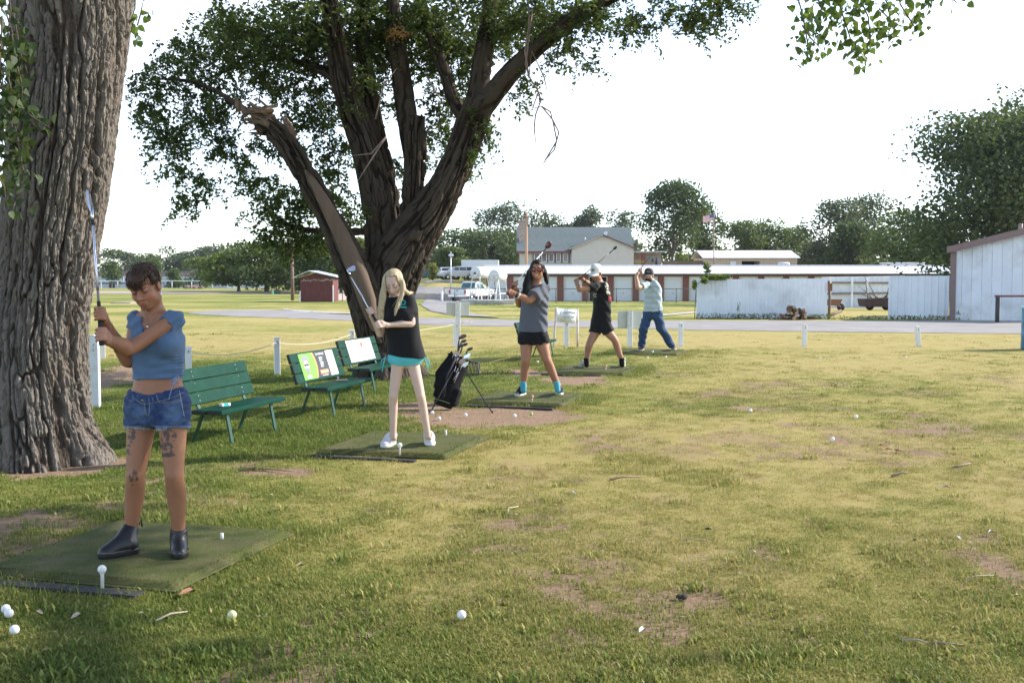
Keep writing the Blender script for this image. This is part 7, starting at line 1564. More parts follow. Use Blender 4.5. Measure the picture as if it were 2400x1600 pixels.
    def noise(s, amp, f, seed=0, oct=3):
        X, Y, Z = s.ax[0][:, None, None]*f[0], s.ax[1][None, :, None]*f[1], s.ax[2][None, None, :]*f[2]
        near = np.abs(s.d) < amp*1.5+2*s.h; I = np.nonzero(near)
        s.d[I] += amp*(fbm(s.ax[0][I[0]]*f[0], s.ax[1][I[1]]*f[1], s.ax[2][I[2]]*f[2], oct, seed)-.5); return s
    def warp(s, fn, band=.03):
        """add fn(x,y,z) (metres) to the field near the surface"""
        I = np.nonzero(np.abs(s.d) < band); s.d[I] += fn(s.ax[0][I[0]], s.ax[1][I[1]], s.ax[2][I[2]]); return s
    def sample(s, P):
        P = np.atleast_2d(np.asarray(P, np.float32)); g = np.clip((P-s.lo)/s.h, 0, np.array(s.n)-1.001); i = g.astype(int); f = g-i; o = 0
        for a in (0, 1):
            for b in (0, 1):
                for c in (0, 1): o = o + s.d[i[:, 0]+a, i[:, 1]+b, i[:, 2]+c]*np.abs(1-a-f[:, 0])*np.abs(1-b-f[:, 1])*np.abs(1-c-f[:, 2])
        return o
    def hit(s, o, d, far=.4):
        """first surface point along ray"""
        o, d = V3(o), V3(Vector(d).normalized()); t = np.arange(0, far, s.h*.4, dtype=np.float32); v = s.sample(o[None]+d[None]*t[:, None]); k = np.nonzero(v < 0)[0]; tt = t[k[0]] if len(k) else far; return Vector(o+d*tt)
    def surface(s):
        d = s.d; d[0] = d[-1] = np.maximum(d[0], .01); d[:, 0] = np.maximum(d[:, 0], .01); d[:, -1] = np.maximum(d[:, -1], .01); d[:, :, 0] = np.maximum(d[:, :, 0], .01); d[:, :, -1] = np.maximum(d[:, :, -1], .01)
        ins = d < 0; n = d.shape; cnt = np.zeros(tuple(q-1 for q in n), np.int8)
        for a in (0, 1):
            for b in (0, 1):
                for c in (0, 1): cnt += ins[a:n[0]-1+a, b:n[1]-1+b, c:n[2]-1+c]
        act = (cnt > 0) & (cnt < 8); ids = np.full(act.shape, -1, np.int32); I = np.nonzero(act); ids[I] = np.arange(len(I[0])); P = np.zeros((len(I[0]), 3), np.float64); K = np.zeros(len(I[0]))
        for axn in range(3):
            o1, o2 = [q for q in range(3) if q != axn]
            for a in (0, 1):
                for b in (0, 1):
                    off = [0, 0, 0]; off[o1] = a; off[o2] = b; i0 = [I[q]+off[q] for q in range(3)]; i1 = list(i0); i1[axn] = i1[axn]+1
                    d0, d1 = d[tuple(i0)], d[tuple(i1)]; cr = (d0 < 0) != (d1 < 0); t = np.where(cr, d0/np.where(cr, d0-d1, 1), 0); q = np.array(off, float)[None].repeat(len(t), 0); q[:, axn] += t; P += q*cr[:, None]; K += cr
        P = (P/K[:, None]+np.stack(I, -1))*s.h+s.lo; F = []
        for axn in range(3):
            o1, o2 = [q for q in range(3) if q != axn]; a0 = [slice(None)]*3; a1 = [slice(None)]*3; a0[axn] = slice(0, -1); a1[axn] = slice(1, None)
            ch = ins[tuple(a0)] != ins[tuple(a1)]; J = list(np.nonzero(ch)); ok = (J[o1] > 0) & (J[o2] > 0) & (J[o1] < n[o1]-1) & (J[o2] < n[o2]-1); J = [q[ok] for q in J]
            def cid(a, b): q = list(J); q[o1] = q[o1]-a; q[o2] = q[o2]-b; return ids[tuple(q)]
            q = np.stack([cid(1, 1), cid(0, 1), cid(0, 0), cid(1, 0)], -1); fl = ins[tuple(J)]
            if axn == 1: fl = ~fl
            q[~fl] = q[~fl][:, ::-1]; F.append(q)
        F = np.concatenate(F); F = F[(F >= 0).all(1)]; return P.astype(np.float32), F
def proj(P):
    P = np.asarray(P); x, y, z = P[:, 0], P[:, 1], P[:, 2]-CAM_H; f = y*CP - z*SP; u = y*SP + z*CP; return 1200+F*x/f, 800-F*u/f
def normals(P, Fq):
    a = np.cross(P[Fq[:, 2]]-P[Fq[:, 0]], P[Fq[:, 3]]-P[Fq[:, 1]]); N = np.zeros_like(P)
    for k in range(4): np.add.at(N, Fq[:, k], a)
    return N/(np.linalg.norm(N, axis=1, keepdims=True)+1e-9)
def sdf_object(name, sdf, m, parent, col, paint=None, smooth_it=1):
    P, Fq = sdf.surface()
    for _ in range(smooth_it):      # one gentle relaxation step
        A = np.zeros_like(P); K = np.zeros(len(P), np.float32)
        for k in range(4): np.add.at(A, Fq[:, k], P[Fq[:, (k+1) % 4]]+P[Fq[:, k-1]]); np.add.at(K, Fq[:, k], 2)
        P = P*.5+.5*A/np.maximum(K, 1)[:, None]
    c = np.tile(np.array([*col, 1], np.float32), (len(P), 1))
    if paint is not None: paint(P, normals(P, Fq), c)
    me = fastmesh(name, P, Fq, m, True); a = me.color_attributes.new('col', 'FLOAT_COLOR', 'POINT'); a.data.foreach_set('color', c.ravel())
    return put(name, me, parent)
def colmat(name, rough, var=.08, vs=30, bump=.2, bs=300, sheen=0.0, sss=0.0, spec=.4, weave=None):
    m, nt, b = newmat(name); at_ = nnode(nt, 'ShaderNodeAttribute', attribute_name='col'); tc = nt.nodes.new('ShaderNodeTexCoord')
    n = nnode(nt, 'ShaderNodeTexNoise', Scale=vs, Detail=5.0, Roughness=.65); link(nt, tc.outputs['Object'], n.inputs['Vector'])
    c = mixc(nt, 1.0, at_.outputs['Color'], ramp(nt, n.outputs['Fac'], [(.3, (1-var,)*3), (.7, (1+0*var,)*3)]), 'MULTIPLY'); link(nt, c, b.inputs['Base Color'])
    b.inputs['Roughness'].default_value = rough; b.inputs['Specular IOR Level'].default_value = spec; b.inputs['Sheen Weight'].default_value = sheen
    if sss: b.inputs['Subsurface Weight'].default_value = sss; b.inputs['Subsurface Radius'].default_value = (.012, .005, .003); b.inputs['Subsurface Scale'].default_value = 1.0
    n2 = nnode(nt, 'ShaderNodeTexNoise', Scale=bs, Detail=3.0); 
    if weave:
        mp = nnode(nt, 'ShaderNodeMapping'); mp.inputs['Scale'].default_value = weave; link(nt, tc.outputs['Object'], mp.inputs['Vector']); link(nt, mp.outputs[0], n2.inputs['Vector'])
    else: link(nt, tc.outputs['Object'], n2.inputs['Vector'])
    bp = nnode(nt, 'ShaderNodeBump', Strength=bump, Distance=.004); link(nt, n2.outputs['Fac'], bp.inputs['Height']); link(nt, bp.outputs[0], b.inputs['Normal']); return m
SKIN = colmat('skin', .55, .10, 22, .12, 260, sss=.12, spec=.35); CLOTH = colmat('cotton', .85, .10, 18, .35, 55, .1, spec=.2); DENIM = colmat('denim', .85, .28, 45, .4, 420, .1, spec=.2); LEATHER = colmat('boot_leather', .42, .15, 30, .2, 160, spec=.5)
HAIR = colmat('hair', .5, .35, 60, .6, 90, spec=.25, weave=(3, 3, .5)); KNIT = colmat('canvas', .8, .15, 60, .4, 400, spec=.2)
def headframe(C, yaw, pitch, roll):
    """yaw: + turns towards the picture's left, pitch: + looks down, roll: + tips the crown towards the picture's right"""
    m = Matrix.Rotation(-R(yaw), 3, 'Z') @ Matrix.Rotation(R(roll), 3, 'Y') @ Matrix.Rotation(R(pitch), 3, 'X')
    return (Vector(C), m @ Vector((1,0,0)), m @ Vector((0,-1,0)), m @ Vector((0,0,1)))
def add_head(s, fr, sc_=1.0, jaw=1.0, neck=None, nr=(.056,.052), nose=1.0, smile=False):
    C, R_, F_, U_ = fr; q = lambda x, y, z: C+(R_*x+F_*y+U_*z)*sc_; A = (R_, F_, U_)
    s.ell(q(0,-.014,.034), (.073*sc_,.092*sc_,.080*sc_), A, .02); s.ell(q(0,.022,-.042), (.058*sc_*jaw,.064*sc_,.070*sc_), A, .025)
    s.ell(q(0,.056,-.094), (.024*sc_*jaw,.022*sc_,.020*sc_), A, .022)
    for x in (-1, 1):
        s.ell(q(x*.037,.050,-.030), (.026*sc_,.026*sc_,.026*sc_), A, .02); s.ell(q(x*.046*jaw,-.0,-.070), (.020*sc_,.032*sc_,.026*sc_), A, .03)
        s.ell(q(x*.030,.076,.022), (.024*sc_,.012*sc_,.010*sc_), A, .014)
        s.ell(q(x*.031,.098,.000), (.016*sc_,.016*sc_,.011*sc_), A, .010, sub=True); s.ell(q(x*.031,.0725,-.0005), (.0145*sc_,.0145*sc_,.0125*sc_), A, .004)
        s.ell(q(x*.078,-.008,-.010), (.011*sc_,.019*sc_,.031*sc_), A, .006); s.ell(q(x*.088,-.004,-.008), (.006*sc_,.010*sc_,.018*sc_), A, .004, sub=True)
    s.cone(q(0,.082,.006), q(0,.1035*1.0,-.034), .0085*sc_, .0135*sc_*nose, .010)
    for x in (-1, 1): s.ell(q(x*.0125,.092,-.039), (.0085*sc_,.010*sc_,.0075*sc_), A, .006)
    zl = -.066 if not smile else -.062
    s.cone(q(-.019,.079,zl), q(0,.0875,zl+.003), .0055*sc_, .0068*sc_, .004); s.cone(q(.019,.079,zl), q(0,.0875,zl+.003), .0055*sc_, .0068*sc_, .004)
    s.cone(q(-.016,.079,zl-.011), q(.016,.079,zl-.011), .0065*sc_, .0065*sc_, .004); s.ell(q(0,.083,zl-.012), (.014*sc_,.007*sc_,.006*sc_), A, .004)
    s.ell(q(0,.0935,zl-.0045), (.019*sc_,.0045*sc_,.0014*sc_), A, .003, sub=True)
    if neck is not None: s.cone(q(0,-.022,-.050), neck, nr[1], nr[0], .03)
def face_paint(fr, sc_, lips=(.45,.16,.14), brow=(.07,.04,.03), blush=(.55,.24,.18), smile=False, eye=True):
    C, R_, F_, U_ = fr
    def fn(P, N, c):
        D = P-V3(C); x, y, z = [(D@V3(a))/sc_ for a in (R_, F_, U_)]; fr_ = (y > .045) & (np.abs(x) < .08) & (z > -.12) & (z < .12)
        zl = -.066 if not smile else -.062
        def put_(m, col, a): m = np.clip(m, 0, 1)*fr_*a; c[:, :3] = c[:, :3]*(1-m[:, None])+np.array(col)*m[:, None]
        put_(1-sstep(.6, 1.15, ((x/.021)**2+((z-zl+.005)/.0115)**2)), lips, .85)
        if smile: put_(1-sstep(.7, 1.2, ((x/.017)**2+((z-zl+.004)/.0055)**2)), (.80,.77,.72), 1)
        for s_ in (-1, 1): put_(1-sstep(.2, 1.2, (((x-s_*.040)/.024)**2+((z+.036)/.022)**2)), blush, .45)
        put_(1-sstep(.3, 1.2, ((x/.014)**2+((z+.036)/.016)**2)), blush, .35)
        if eye:
            for s_ in (-1, 1):
                u = (x-s_*.031)*s_; put_(1-sstep(.6, 1.2, ((u/.020)**2+((z-.003)/.016)**2)), tuple(q*.75 for q in blush), .35)
    return fn
def face_lines(s, fr, sc_, parent, brow_m, lash_m, open_=0.0, iris=None):
    C, R_, F_, U_ = fr
    def pt(x, z): return s.hit(C+(R_*x+F_*.15+U_*z)*sc_, -F_, .16)
    for s_ in (-1, 1):
        mb = MB(); pl = [pt(s_*(.012+.040*f), .0205+.010*math.sin(f*2.3)) for f in np.linspace(0, 1, 8)]; mb.tube([p+F_*.001 for p in pl], [.0022,.0034,.0036,.0034,.003,.0026,.002,.001], 6); mb.build('eyebrow', brow_m, parent)
        mb = MB(); pl = [pt(s_*(.016+.030*f), -.0035-.0055*math.sin(f*3.14)+.002*f+open_*.0) for f in np.linspace(0, 1, 9)]; mb.tube([p+F_*.0014 for p in pl], [.0012,.0019,.0022,.0023,.0024,.0024,.0022,.002,.001], 6); mb.build('eyelashes', lash_m, parent)
def grip_hand(s, wrist, c, g, toward, rg_=.0125, sz=1.0, wr=.026):
    """closed hand round a club; fingers wrap starting towards 'toward'"""
    wrist, c, g = Vector(wrist), Vector(c), Vector(g).normalized(); e1 = wrist-c; e1 = (e1-g*e1.dot(g)).normalized(); e2 = g.cross(e1); 
    if e2.dot(Vector(toward)) < 0: e2 = -e2
    s.ell(c+e1*.030*sz+e2*.012*sz, (.044*sz,.026*sz,.019*sz), (g, e1, e2), .012); s.cone(wrist, c+e1*.040*sz+e2*.006, wr, .027*sz, .014)
    for i in range(4):
        off = g*((i-1.5)*.0195*sz); rho = .0235*sz+ (.001 if i in (1, 2) else 0); r = (.0098,.0102,.0098,.0086)[i]*sz
        arc = [c+off+(e1*math.cos(t)+e2*math.sin(t))*rho*(1.12 if 1.2 < t < 2.2 else 1.0) for t in (.35, .95, 1.55, 2.2, 2.9, 3.6, 4.2)]
        s.chain(arc, [r*1.12, r*1.15, r*1.1, r, r*.97, r*.9, r*.8], .003)
    th = [c+e1*.034*sz-e2*.004-g*.012, c+e1*.020*sz-e2*.016*sz+g*.014, c+e1*.006*sz-e2*.021*sz+g*.040]
    s.chain(th, [.0135*sz, .0115*sz, .0092*sz], .005)
def leg(s, hip, knee, ank, rt, rk, rc, ra, k=.03, back=Vector((0,1,0))):
    hip, knee, ank = Vector(hip), Vector(knee), Vector(ank); m = knee.lerp(ank, .30)+back*rc*.25
    s.chain([hip, hip.lerp(knee, .5), knee, m, knee.lerp(ank, .66)+back*.006, ank], [rt, rt*.5+rk*.52, rk, rc, rc*.42+ra*.58, ra], k, 4); s.ell(knee-back*rk*.42+Vector((0,0,.005)), (rk*.55,rk*.55,rk*.75), None, .02); s.ell(knee-back*rk*.72+Vector((0,0,.0)), (rk*.52,rk*.36,rk*.66), None, .012); s.ell(ank-back*0+Vector((ra*.85,0,-.02)), (ra*.35,ra*.4,ra*.5), None, .01)
def arm(s, sh, el, wr, r0, r1, rw, k=.02):
    sh, el, wr = Vector(sh), Vector(el), Vector(wr); s.chain([sh, sh.lerp(el, .4), el, el.lerp(wr, .3), el.lerp(wr, .7), wr], [r0*1.12, r0*1.02, r1*.93, r1*1.02, (r1+rw*1.7)/2.7, rw], k, 3)
def shoe(parent, heel, toe, h, name, m, col, w=.046, top=None, topr=.05, sole_col=(.03,.03,.03), sole_h=.03, paint=None, sole_m=None, toe_h=1.0, sole_name='sole'):
    heel, toe = Vector(heel), Vector(toe); d = (toe-heel); L = d.length; d.normalize(); up = Vector((0,0,1)); sd = d.cross(up); zb = heel.z
    lo = [min(heel.x, toe.x)-.09, min(heel.y, toe.y)-.09, zb-.01]; hi = [max(heel.x, toe.x)+.09, max(heel.y, toe.y)+.09, (top.z if top else zb+.14)+.03]
    if top: lo[0] = min(lo[0], top.x-.08); hi[0] = max(hi[0], top.x+.08); lo[1] = min(lo[1], top.y-.08); hi[1] = max(hi[1], top.y+.08)
    s = SDF(lo, hi, h); q = lambda f, z: heel+d*(L*f)+up*z
    s.ell(q(.16,.045), (.055,w*.86,.052), (d, sd, up), .02); s.ell(q(.72,.030*toe_h), (L*.30,w*1.06,.042*toe_h), (d, sd, up), .02); s.ell(q(.45,.045), (L*.32,w*.88,.052), (d, sd, up), .03)
    if top: s.cone(q(.22,.06), top, .046, topr, .03, cap=True); s.cone(q(.48,.06), top.lerp(q(.4,.08), .55), .036, topr*.75, .03)
    s.plane(heel+up*(sole_h*.75), -up); o = sdf_object(name, s, m, parent, col, paint, 1)
    s2 = SDF(lo, [hi[0], hi[1], zb+sole_h+.02], h); s2.ell(q(.16,.03), (.062,w*.98,.09), (d, sd, up), .02); s2.ell(q(.70,.03), (L*.335,w*1.16,.09), (d, sd, up), .02); s2.ell(q(.44,.03), (L*.36,w*1.0,.09), (d, sd, up), .03)
    s2.plane(heel+up*sole_h, up); s2.plane(heel+up*.001, -up); sdf_object(sole_name, s2, sole_m or LEATHER, o, sole_col, None, 0); return o
def strands(guides, n, spread, rad, rgx, taper=.3, wave=.006, cyl=None):
    """thin hair locks that follow guide curves"""
    mb = MB()
    for k in range(n):
        gd = guides[k % len(guides)]; off = Vector(rgx.normal(size=3)*spread); ph = rgx.uniform(0, 6.28); m = len(gd); pts = []
        a = rgx.uniform(0, .25); b = rgx.uniform(.75, 1.0)
        for i in range(9):
            f = (a+(b-a)*i/8)*(m-1); j = min(int(f), m-2); p = Vector(gd[j]).lerp(Vector(gd[j+1]), f-j); pts.append(p+off*(.35+.65*i/8)+Vector((math.sin(ph+i*.9)*wave, 0, math.cos(ph*1.7+i*.7)*wave*.5)))
        r = rad*rgx.uniform(.6, 1.3); mb.tube(pts, [r*(1-(1-taper)*i/8) for i in range(9)], 4, cap=False)
    return mb
LASH = M('lash_dark', (.03,.02,.018), .8)

def garment(parent, name, m, col, h, lof=None, limbs=(), planes=(), subs=(), warp=None, paint=None, k=.03, fields=(), balls=(), rel=1):
    pts = [q[0]+Vector((s_*q[2], t_*q[3]*1.1, 0))*1.2 for q in (lof or []) for s_ in (-1, 1) for t_ in (-1, 1)]+[Vector(p)+Vector((d, d, d)) for q in limbs for p in q[:2] for d in (-q[2]*1.1, q[2]*1.1)]+[Vector(b[0])+Vector((d, d, d)) for b in balls for d in (-max(b[1]), max(b[1]))]
    A = np.array([tuple(p) for p in pts]); s = SDF(A.min(0)-.03, A.max(0)+.03, h)
    if lof: s.loft(lof, k)
    for q in limbs: s.cone(q[0], q[1], q[2], q[3], k, cap=q[4] if len(q) > 4 else False)
    for b in balls: s.ell(b[0], b[1], b[2] if len(b) > 2 else None, k)
    for p, n in planes: s.plane(p, n)
    for q in subs: s.cone(q[0], q[1], q[2], q[3], .012, sub=True)
    for fn in fields: s.d = np.maximum(s.d, fn(s))
    if warp: s.warp(warp, .03)
    return sdf_object(name, s, m, parent, col, paint, rel), s
def grow(S, a, b=None): return [(c, s, rx+a, ry+(a if b is None else b)) for (c, s, rx, ry) in S]
def body_sdf(S, h, Jn, fr, hs=1.0, arms=(.042,.040,.026,.042,.040,.026), legs=(.08,.052,.052,.036), neck=.055, grip=None, face=dict(), bust=()):
    """Jn: neck shL elL wrL shR elR wrR hipL knL anL hipR knR anR"""
    A = np.array([tuple(p) for p in list(Jn.values())+[fr[0]]+([grip[0]+grip[2]*.1, grip[1]-grip[2]*.1] if grip else [])]); lo, hi = A.min(0)-.2, A.max(0)+.2; lo[2] = max(lo[2], A.min(0)[2]-.08)
    s = SDF(lo, hi, h); s.loft(S, .03)
    for sh in ('shL', 'shR'): s.cone(Jn['neck']-Vector((0,0,.02)), Jn[sh], .046, .037, .04)
    for b in bust: s.ell(b, (.05,.05,.052), None, .04)
    leg(s, Jn['hipL'], Jn['knL'], Jn['anL'], *legs); leg(s, Jn['hipR'], Jn['knR'], Jn['anR'], *legs)
    arm(s, Jn['shL'], Jn['elL'], Jn['wrL'], *arms[:3]); arm(s, Jn['shR'], Jn['elR'], Jn['wrR'], *arms[3:])
    if grip: grip_hand(s, Jn['wrL'], grip[0], grip[2], (0,-1,0), sz=hs*.98, wr=arms[2]); grip_hand(s, Jn['wrR'], grip[1], grip[2], (0,1,0), sz=hs*.98, wr=arms[5])
    add_head(s, fr, hs, neck=Jn['neck'], nr=(neck*1.06, neck), **face); return s
def curl(mb, pts, r, nm, m, par): mb = MB(); mb.tube(pts, r, 6); return mb.build(nm, m, par)
def cap_hat(fr, parent, h, crown, brimc, sc_=1.0, flat=True, paint=None, label='cap'):
    C, R_, F_, U_ = fr; A = (R_, F_, U_); s = SDF(tuple(C-Vector((.24,.24,.2))), tuple(C+Vector((.24,.24,.24))), h)
    s.ell(C-F_*.012+U_*.045, (.090*sc_,.108*sc_,.090*sc_), A, .02); s.ell(C+F_*.02+U_*.10, (.070,.072,.042), A, .04); s.plane(C+U_*.018, -U_); o = sdf_object('cap', s, CLOTH, parent, crown, paint, 1)
    b = SDF(tuple(C-Vector((.24,.28,.24))), tuple(C+Vector((.24,.2,.24))), h); b.ell(C+F_*.105+U_*.030, (.088,.085,.06), A, .01); x, y, z = b.local(fr); top = .030-(x*x)*2.6-np.maximum(y-.09, 0)*.12; b.d = np.maximum(np.maximum(b.d, z-top-.004), top-.007-z); b.d = np.maximum(b.d, .075-y); sdf_object('brim', b, CLOTH, o, brimc, None, 1); return o, s
# ------------------------------------------------------------------ golfer 1: short brown hair, blue crop top, denim shorts
def secs(px_list, Yp):
    """(px, py, dy, halfwidth px, halfdepth m, yaw deg) -> loft sections; yaw + = turned to the picture's left"""
    out = []
    for (a, b, dy, hw, hd, yw) in px_list: c = at(a, b, Yp+dy); out.append((c, Vector((math.cos(R(yw)), -math.sin(R(yw)), 0)), hw*Yp/F, hd))
    return out
def person_root(label, p): return thing('person', label, 'person', (p.x, p.y, p.z), group='golfers at the top of the backswing')
Y1 = 6.2; J = lambda a, b, dy=0.0: at(a, b, Y1+dy)
p1 = person_root('person with short brown hair, blue crop top and denim shorts, nearest golfer', Vector((J(365,1300).x, Y1, MT)))
c_skin1 = (.335,.15,.08)
f1 = headframe(J(339,672,-.05), 8, 20, -10); neck1 = J(361,736,.03)
S1 = secs([(368,990,.0,60,.10,4),(368,960,.0,72,.118,4),(369,930,.0,68,.112,4),(370,900,.0,56,.095,4),(371,870,.0,54,.092,5),(371,835,.0,58,.102,6),(369,800,.0,60,.106,7),(366,770,.01,57,.092,7),(363,740,.02,42,.068,7)], Y1)
shL1, elL1, wrL1 = J(411,749,-.06), J(306,816,-.20), J(246,794,-.31); shR1, elR1, wrR1 = J(320,750,.05), J(303,846,.0), J(252,766,-.16)
but1, ge1, tip1 = J(238,808,-.36), J(231,707,-.28), J(215,486,-.12); g1_ = (ge1-but1).normalized()
hL1, hR1 = but1.lerp(ge1, .22), but1.lerp(ge1, .70)
hipR1, knR1, anR1 = J(336,955,.04), J(318,1112,-.03), J(306,1250,.02); hipL1, knL1, anL1 = J(404,955,-.04), J(408,1112,-.10), J(419,1250,-.02)
B = SDF((-3.0+.62, 5.55, .06), (-1.70, 6.60, 1.70), .005)
B.loft(S1, .03); B.cone(neck1-Vector((0,0,.02)), shL1, .046, .038, .04); B.cone(neck1-Vector((0,0,.02)), shR1, .046, .036, .04)
for a, dy in ((345, -.06), (392, -.10)): B.ell(J(a,806,dy), (.050,.050,.054), None, .045)
leg(B, hipR1, knR1, anR1, .086, .051, .054, .034); leg(B, hipL1, knL1, anL1, .084, .050, .054, .034)
arm(B, shL1, elL1, wrL1, .0385, .041, .028); arm(B, shR1, elR1, wrR1, .038, .040, .027)
grip_hand(B, wrL1, hL1, g1_, (0,-1,0), sz=1.0); grip_hand(B, wrR1, hR1, g1_, (0,1,0), sz=1.0)
add_head(B, f1, .97, 1.03, neck1, (.060,.054)); B.ell(J(341,893,-.097), (.007,.012,.006), None, .006, sub=True)
fp1 = face_paint(f1, 1.0, (.40,.13,.12), blush=(.58,.22,.16))
def paint1(P, N, c):
    fp1(P, N, c); px, py = proj(P); fr_ = N[:, 1] < .25
    def tat(x0, y0, rx, ry, seed, th, fs, dark=.82, lim=None):
        q = np.sqrt(((px-x0)/rx)**2+((py-y0)/ry)**2); n = fbm(px*fs, py*fs, 0, 3, seed); m = (sstep(th, th+.06, n+.18*(1-q)))*(1-sstep(.85, 1.05, q))*fr_*dark; c[:, :3] = c[:, :3]*(1-m[:, None])+np.array((.045,.042,.045))*m[:, None]
    tat(308, 1018, 11, 15, 5, .50, .16); tat(303, 1047, 9, 20, 8, .54, .14); tat(393, 1022, 23, 17, 11, .50, .14); tat(390, 1052, 18, 18, 14, .48, .15); tat(393, 1066, 19, 6, 3, .4, .12)
    tat(313, 1118, 12, 22, 21, .55, .13)
    w = V3(wrR1); e = V3(elR1); t = ((P-w)@(e-w))/((e-w)@(e-w)); dd = np.linalg.norm(P-w-t[:, None]*(e-w), axis=1); m = (dd < .055)*sstep(.26, .32, t)*(1-sstep(.56, .62, t))*.88; c[:, :3] = c[:, :3]*(1-m[:, None])+np.array((.03,.028,.03))*m[:, None]
    m = (np.abs(py-788) < 24)*(px < 262)*.25; c[:, :3] = c[:, :3]*(1-m[:, None])+np.array((.60,.32,.24))*m[:, None]
body1 = sdf_object('body', B, SKIN, p1, c_skin1, paint1)
brm = M('brow_brown', (.06,.035,.025), .8); face_lines(B, f1, 1.0, p1, brm, LASH)
# crop top
T = SDF((-2.2, 5.80, .90), (-1.72, 6.42, 1.46), .005)
sec_t = [(c, s, rx+.011, ry+.012) for (c, s, rx, ry) in S1[3:]]; T.loft(sec_t, .03)
T.cone(neck1-Vector((0,0,.03)), shL1+Vector((0,0,.004)), .050, .044, .04); T.cone(neck1-Vector((0,0,.03)), shR1+Vector((0,0,.004)), .050, .042, .04)
T.cone(shL1, shL1.lerp(elL1, .17), .0475, .0495, .02, cap=True); T.cone(shR1, shR1.lerp(elR1, .2), .046, .049, .02, cap=True)
for a, dy in ((345, -.06), (392, -.10)): T.ell(J(a,806,dy), (.061,.061,.066), None, .05)
hem0, hem1 = J(314,884,-.05), J(431,879,-.05); hn = Vector((hem1.z-hem0.z, 0, -(hem1.x-hem0.x))).normalized(); T.plane((hem0+hem1)/2+Vector((0,0,-.012)), hn)
# V neckline
va, vb, vc = J(336,786,-.12), J(330,722,-.05), J(390,708,-.02)
lx, ly, lz = T.local((va, Vector((1,0,0)), Vector((0,1,0)), Vector((0,0,1)))); sl_ = -.045*0; Lh = (vb.z-va.z); ctr = lz*.26
wdt = np.clip(lz, 0, 1)*.62; vcut = np.maximum(np.abs(lx-ctr)-wdt*.95-.004, -lz-.0); vcut = np.maximum(vcut, ly-.17); T.d = np.maximum(T.d, -vcut)
T.cone(neck1+Vector((-.0,-.015,.0)), f1[0]+Vector((0,0,-.05)), .058, .060, .01, sub=True)
def ruche(x, y, z):
    px, py = proj(np.stack([x, y, z], -1)); w = np.exp(-((px-418)/16)**2)*sstep(822, 842, py); w2 = np.exp(-((px-395)/38)**2)*sstep(818, 870, py)
    h_ = sstep(790, 860, py)
    return -.004*w+.0050*w*np.sin(py*.85+1.5*np.sin(px*.12))+.0035*w2*np.sin(py*.36+px*.05)+.004*(np.exp(-((px-418)/5)**2)*sstep(822, 842, py))+.0045*np.sin(px*.16+py*.13+2*np.sin(py*.05))*(1-h_)+.002*h_*np.sin(py*.22-px*.07)
T.warp(ruche, .02); shirt1 = sdf_object('crop_top', T, CLOTH, p1, (.092,.150,.245))
# denim shorts
D = SDF((-2.20, 5.92, .62), (-1.70, 6.45, 1.05), .005)
D.loft([(c, s, rx+.010, ry+.012) for (c, s, rx, ry) in S1[:4]], .03)
for hip, kn in ((hipR1, knR1), (hipL1, knL1)): D.cone(hip+Vector((0,0,.02)), hip.lerp(kn, .315), .098, .094, .03, cap=True)
wp = (J(308,912,-.08)+J(431,893,-.08))/2; wn = Vector((-(J(431,893).z-J(308,912).z)*.9, .0, (J(431,893).x-J(308,912).x))).normalized()
lx, ly, lz = D.local((wp, Vector((1,0,0)), Vector((0,1,0)), Vector((0,0,1)))); D.d = np.maximum(D.d, lz-(.16*lx-.044+.9*np.maximum(0, .0-0*lx)+.55*lx*lx*3-.10*ly))
D.cone(J(362,1008,-.12), J(364,985,.10), .012, .006, .02, sub=True)
D.warp(lambda x, y, z: .0028*np.sin(z*95+x*40+3*np.sin(x*30))*sstep(.70, .76, z)+.003*(fbm(x*40, y*40, z*25, 3, 2)-.5), .02)
def denim(P, N, c):
    px, py = proj(P); n = fbm(px*.09, py*.12, 0, 4, 3); fade = np.exp(-((px-330)/26)**2-((py-970)/28)**2)+np.exp(-((px-405)/26)**2-((py-968)/30)**2)
    base = np.array((.022,.042,.115)); lt = np.array((.115,.18,.30)); m = np.clip(fade*.75+(n-.5)*.8, 0, 1); c[:, :3] = base*(1-m[:, None])+lt*m[:, None]
    m = sstep(-.012, .0, -(P[:, 2]-(.722)))*0; hem = sstep(996, 1000, py); c[:, :3] = c[:, :3]*(1-.35*hem[:, None])+np.array((.35,.42,.52))*.35*hem[:, None]
    fly = (np.abs(px-(344+(py-930)*.02)) < 1.6)*(py > 928)*(py < 975); c[:, :3][fly] = (.02,.04,.10)
shorts1 = sdf_object('denim_shorts', D, DENIM, p1, (.05,.08,.2), denim)
thread = M('denim_thread', (.27,.25,.215), .9)
def on(sdf, px, py, lift=.0015): o = at(px, py, 5.0); d = (at(px, py, 7.0)-o).normalized(); p = sdf.hit(o, d, 2.5); return p-d*lift
def seam(sdf, pl, r, m, nm, par, n=10):
    A = np.array(pl, float); t = np.linspace(0, len(A)-1, n); pts = [on(sdf, np.interp(k, range(len(A)), A[:, 0]), np.interp(k, range(len(A)), A[:, 1])) for k in t]; mb = MB(); mb.tube(pts, r, 5); return mb.build(nm, m, par)
seam(D, [(309,930),(335,947),(362,944),(400,933),(432,919)], .0014, thread, 'waistband_stitch', shorts1, 16); seam(D, [(366,928),(372,943),(398,947),(424,939)], .0013, thread, 'pocket_stitch', shorts1, 12); seam(D, [(366,924),(371,938),(398,943),(424,935)], .0013, thread, 'pocket_stitch', shorts1, 12); seam(D, [(303,938),(309,941),(313,930)], .0013, thread, 'pocket_stitch', shorts1)
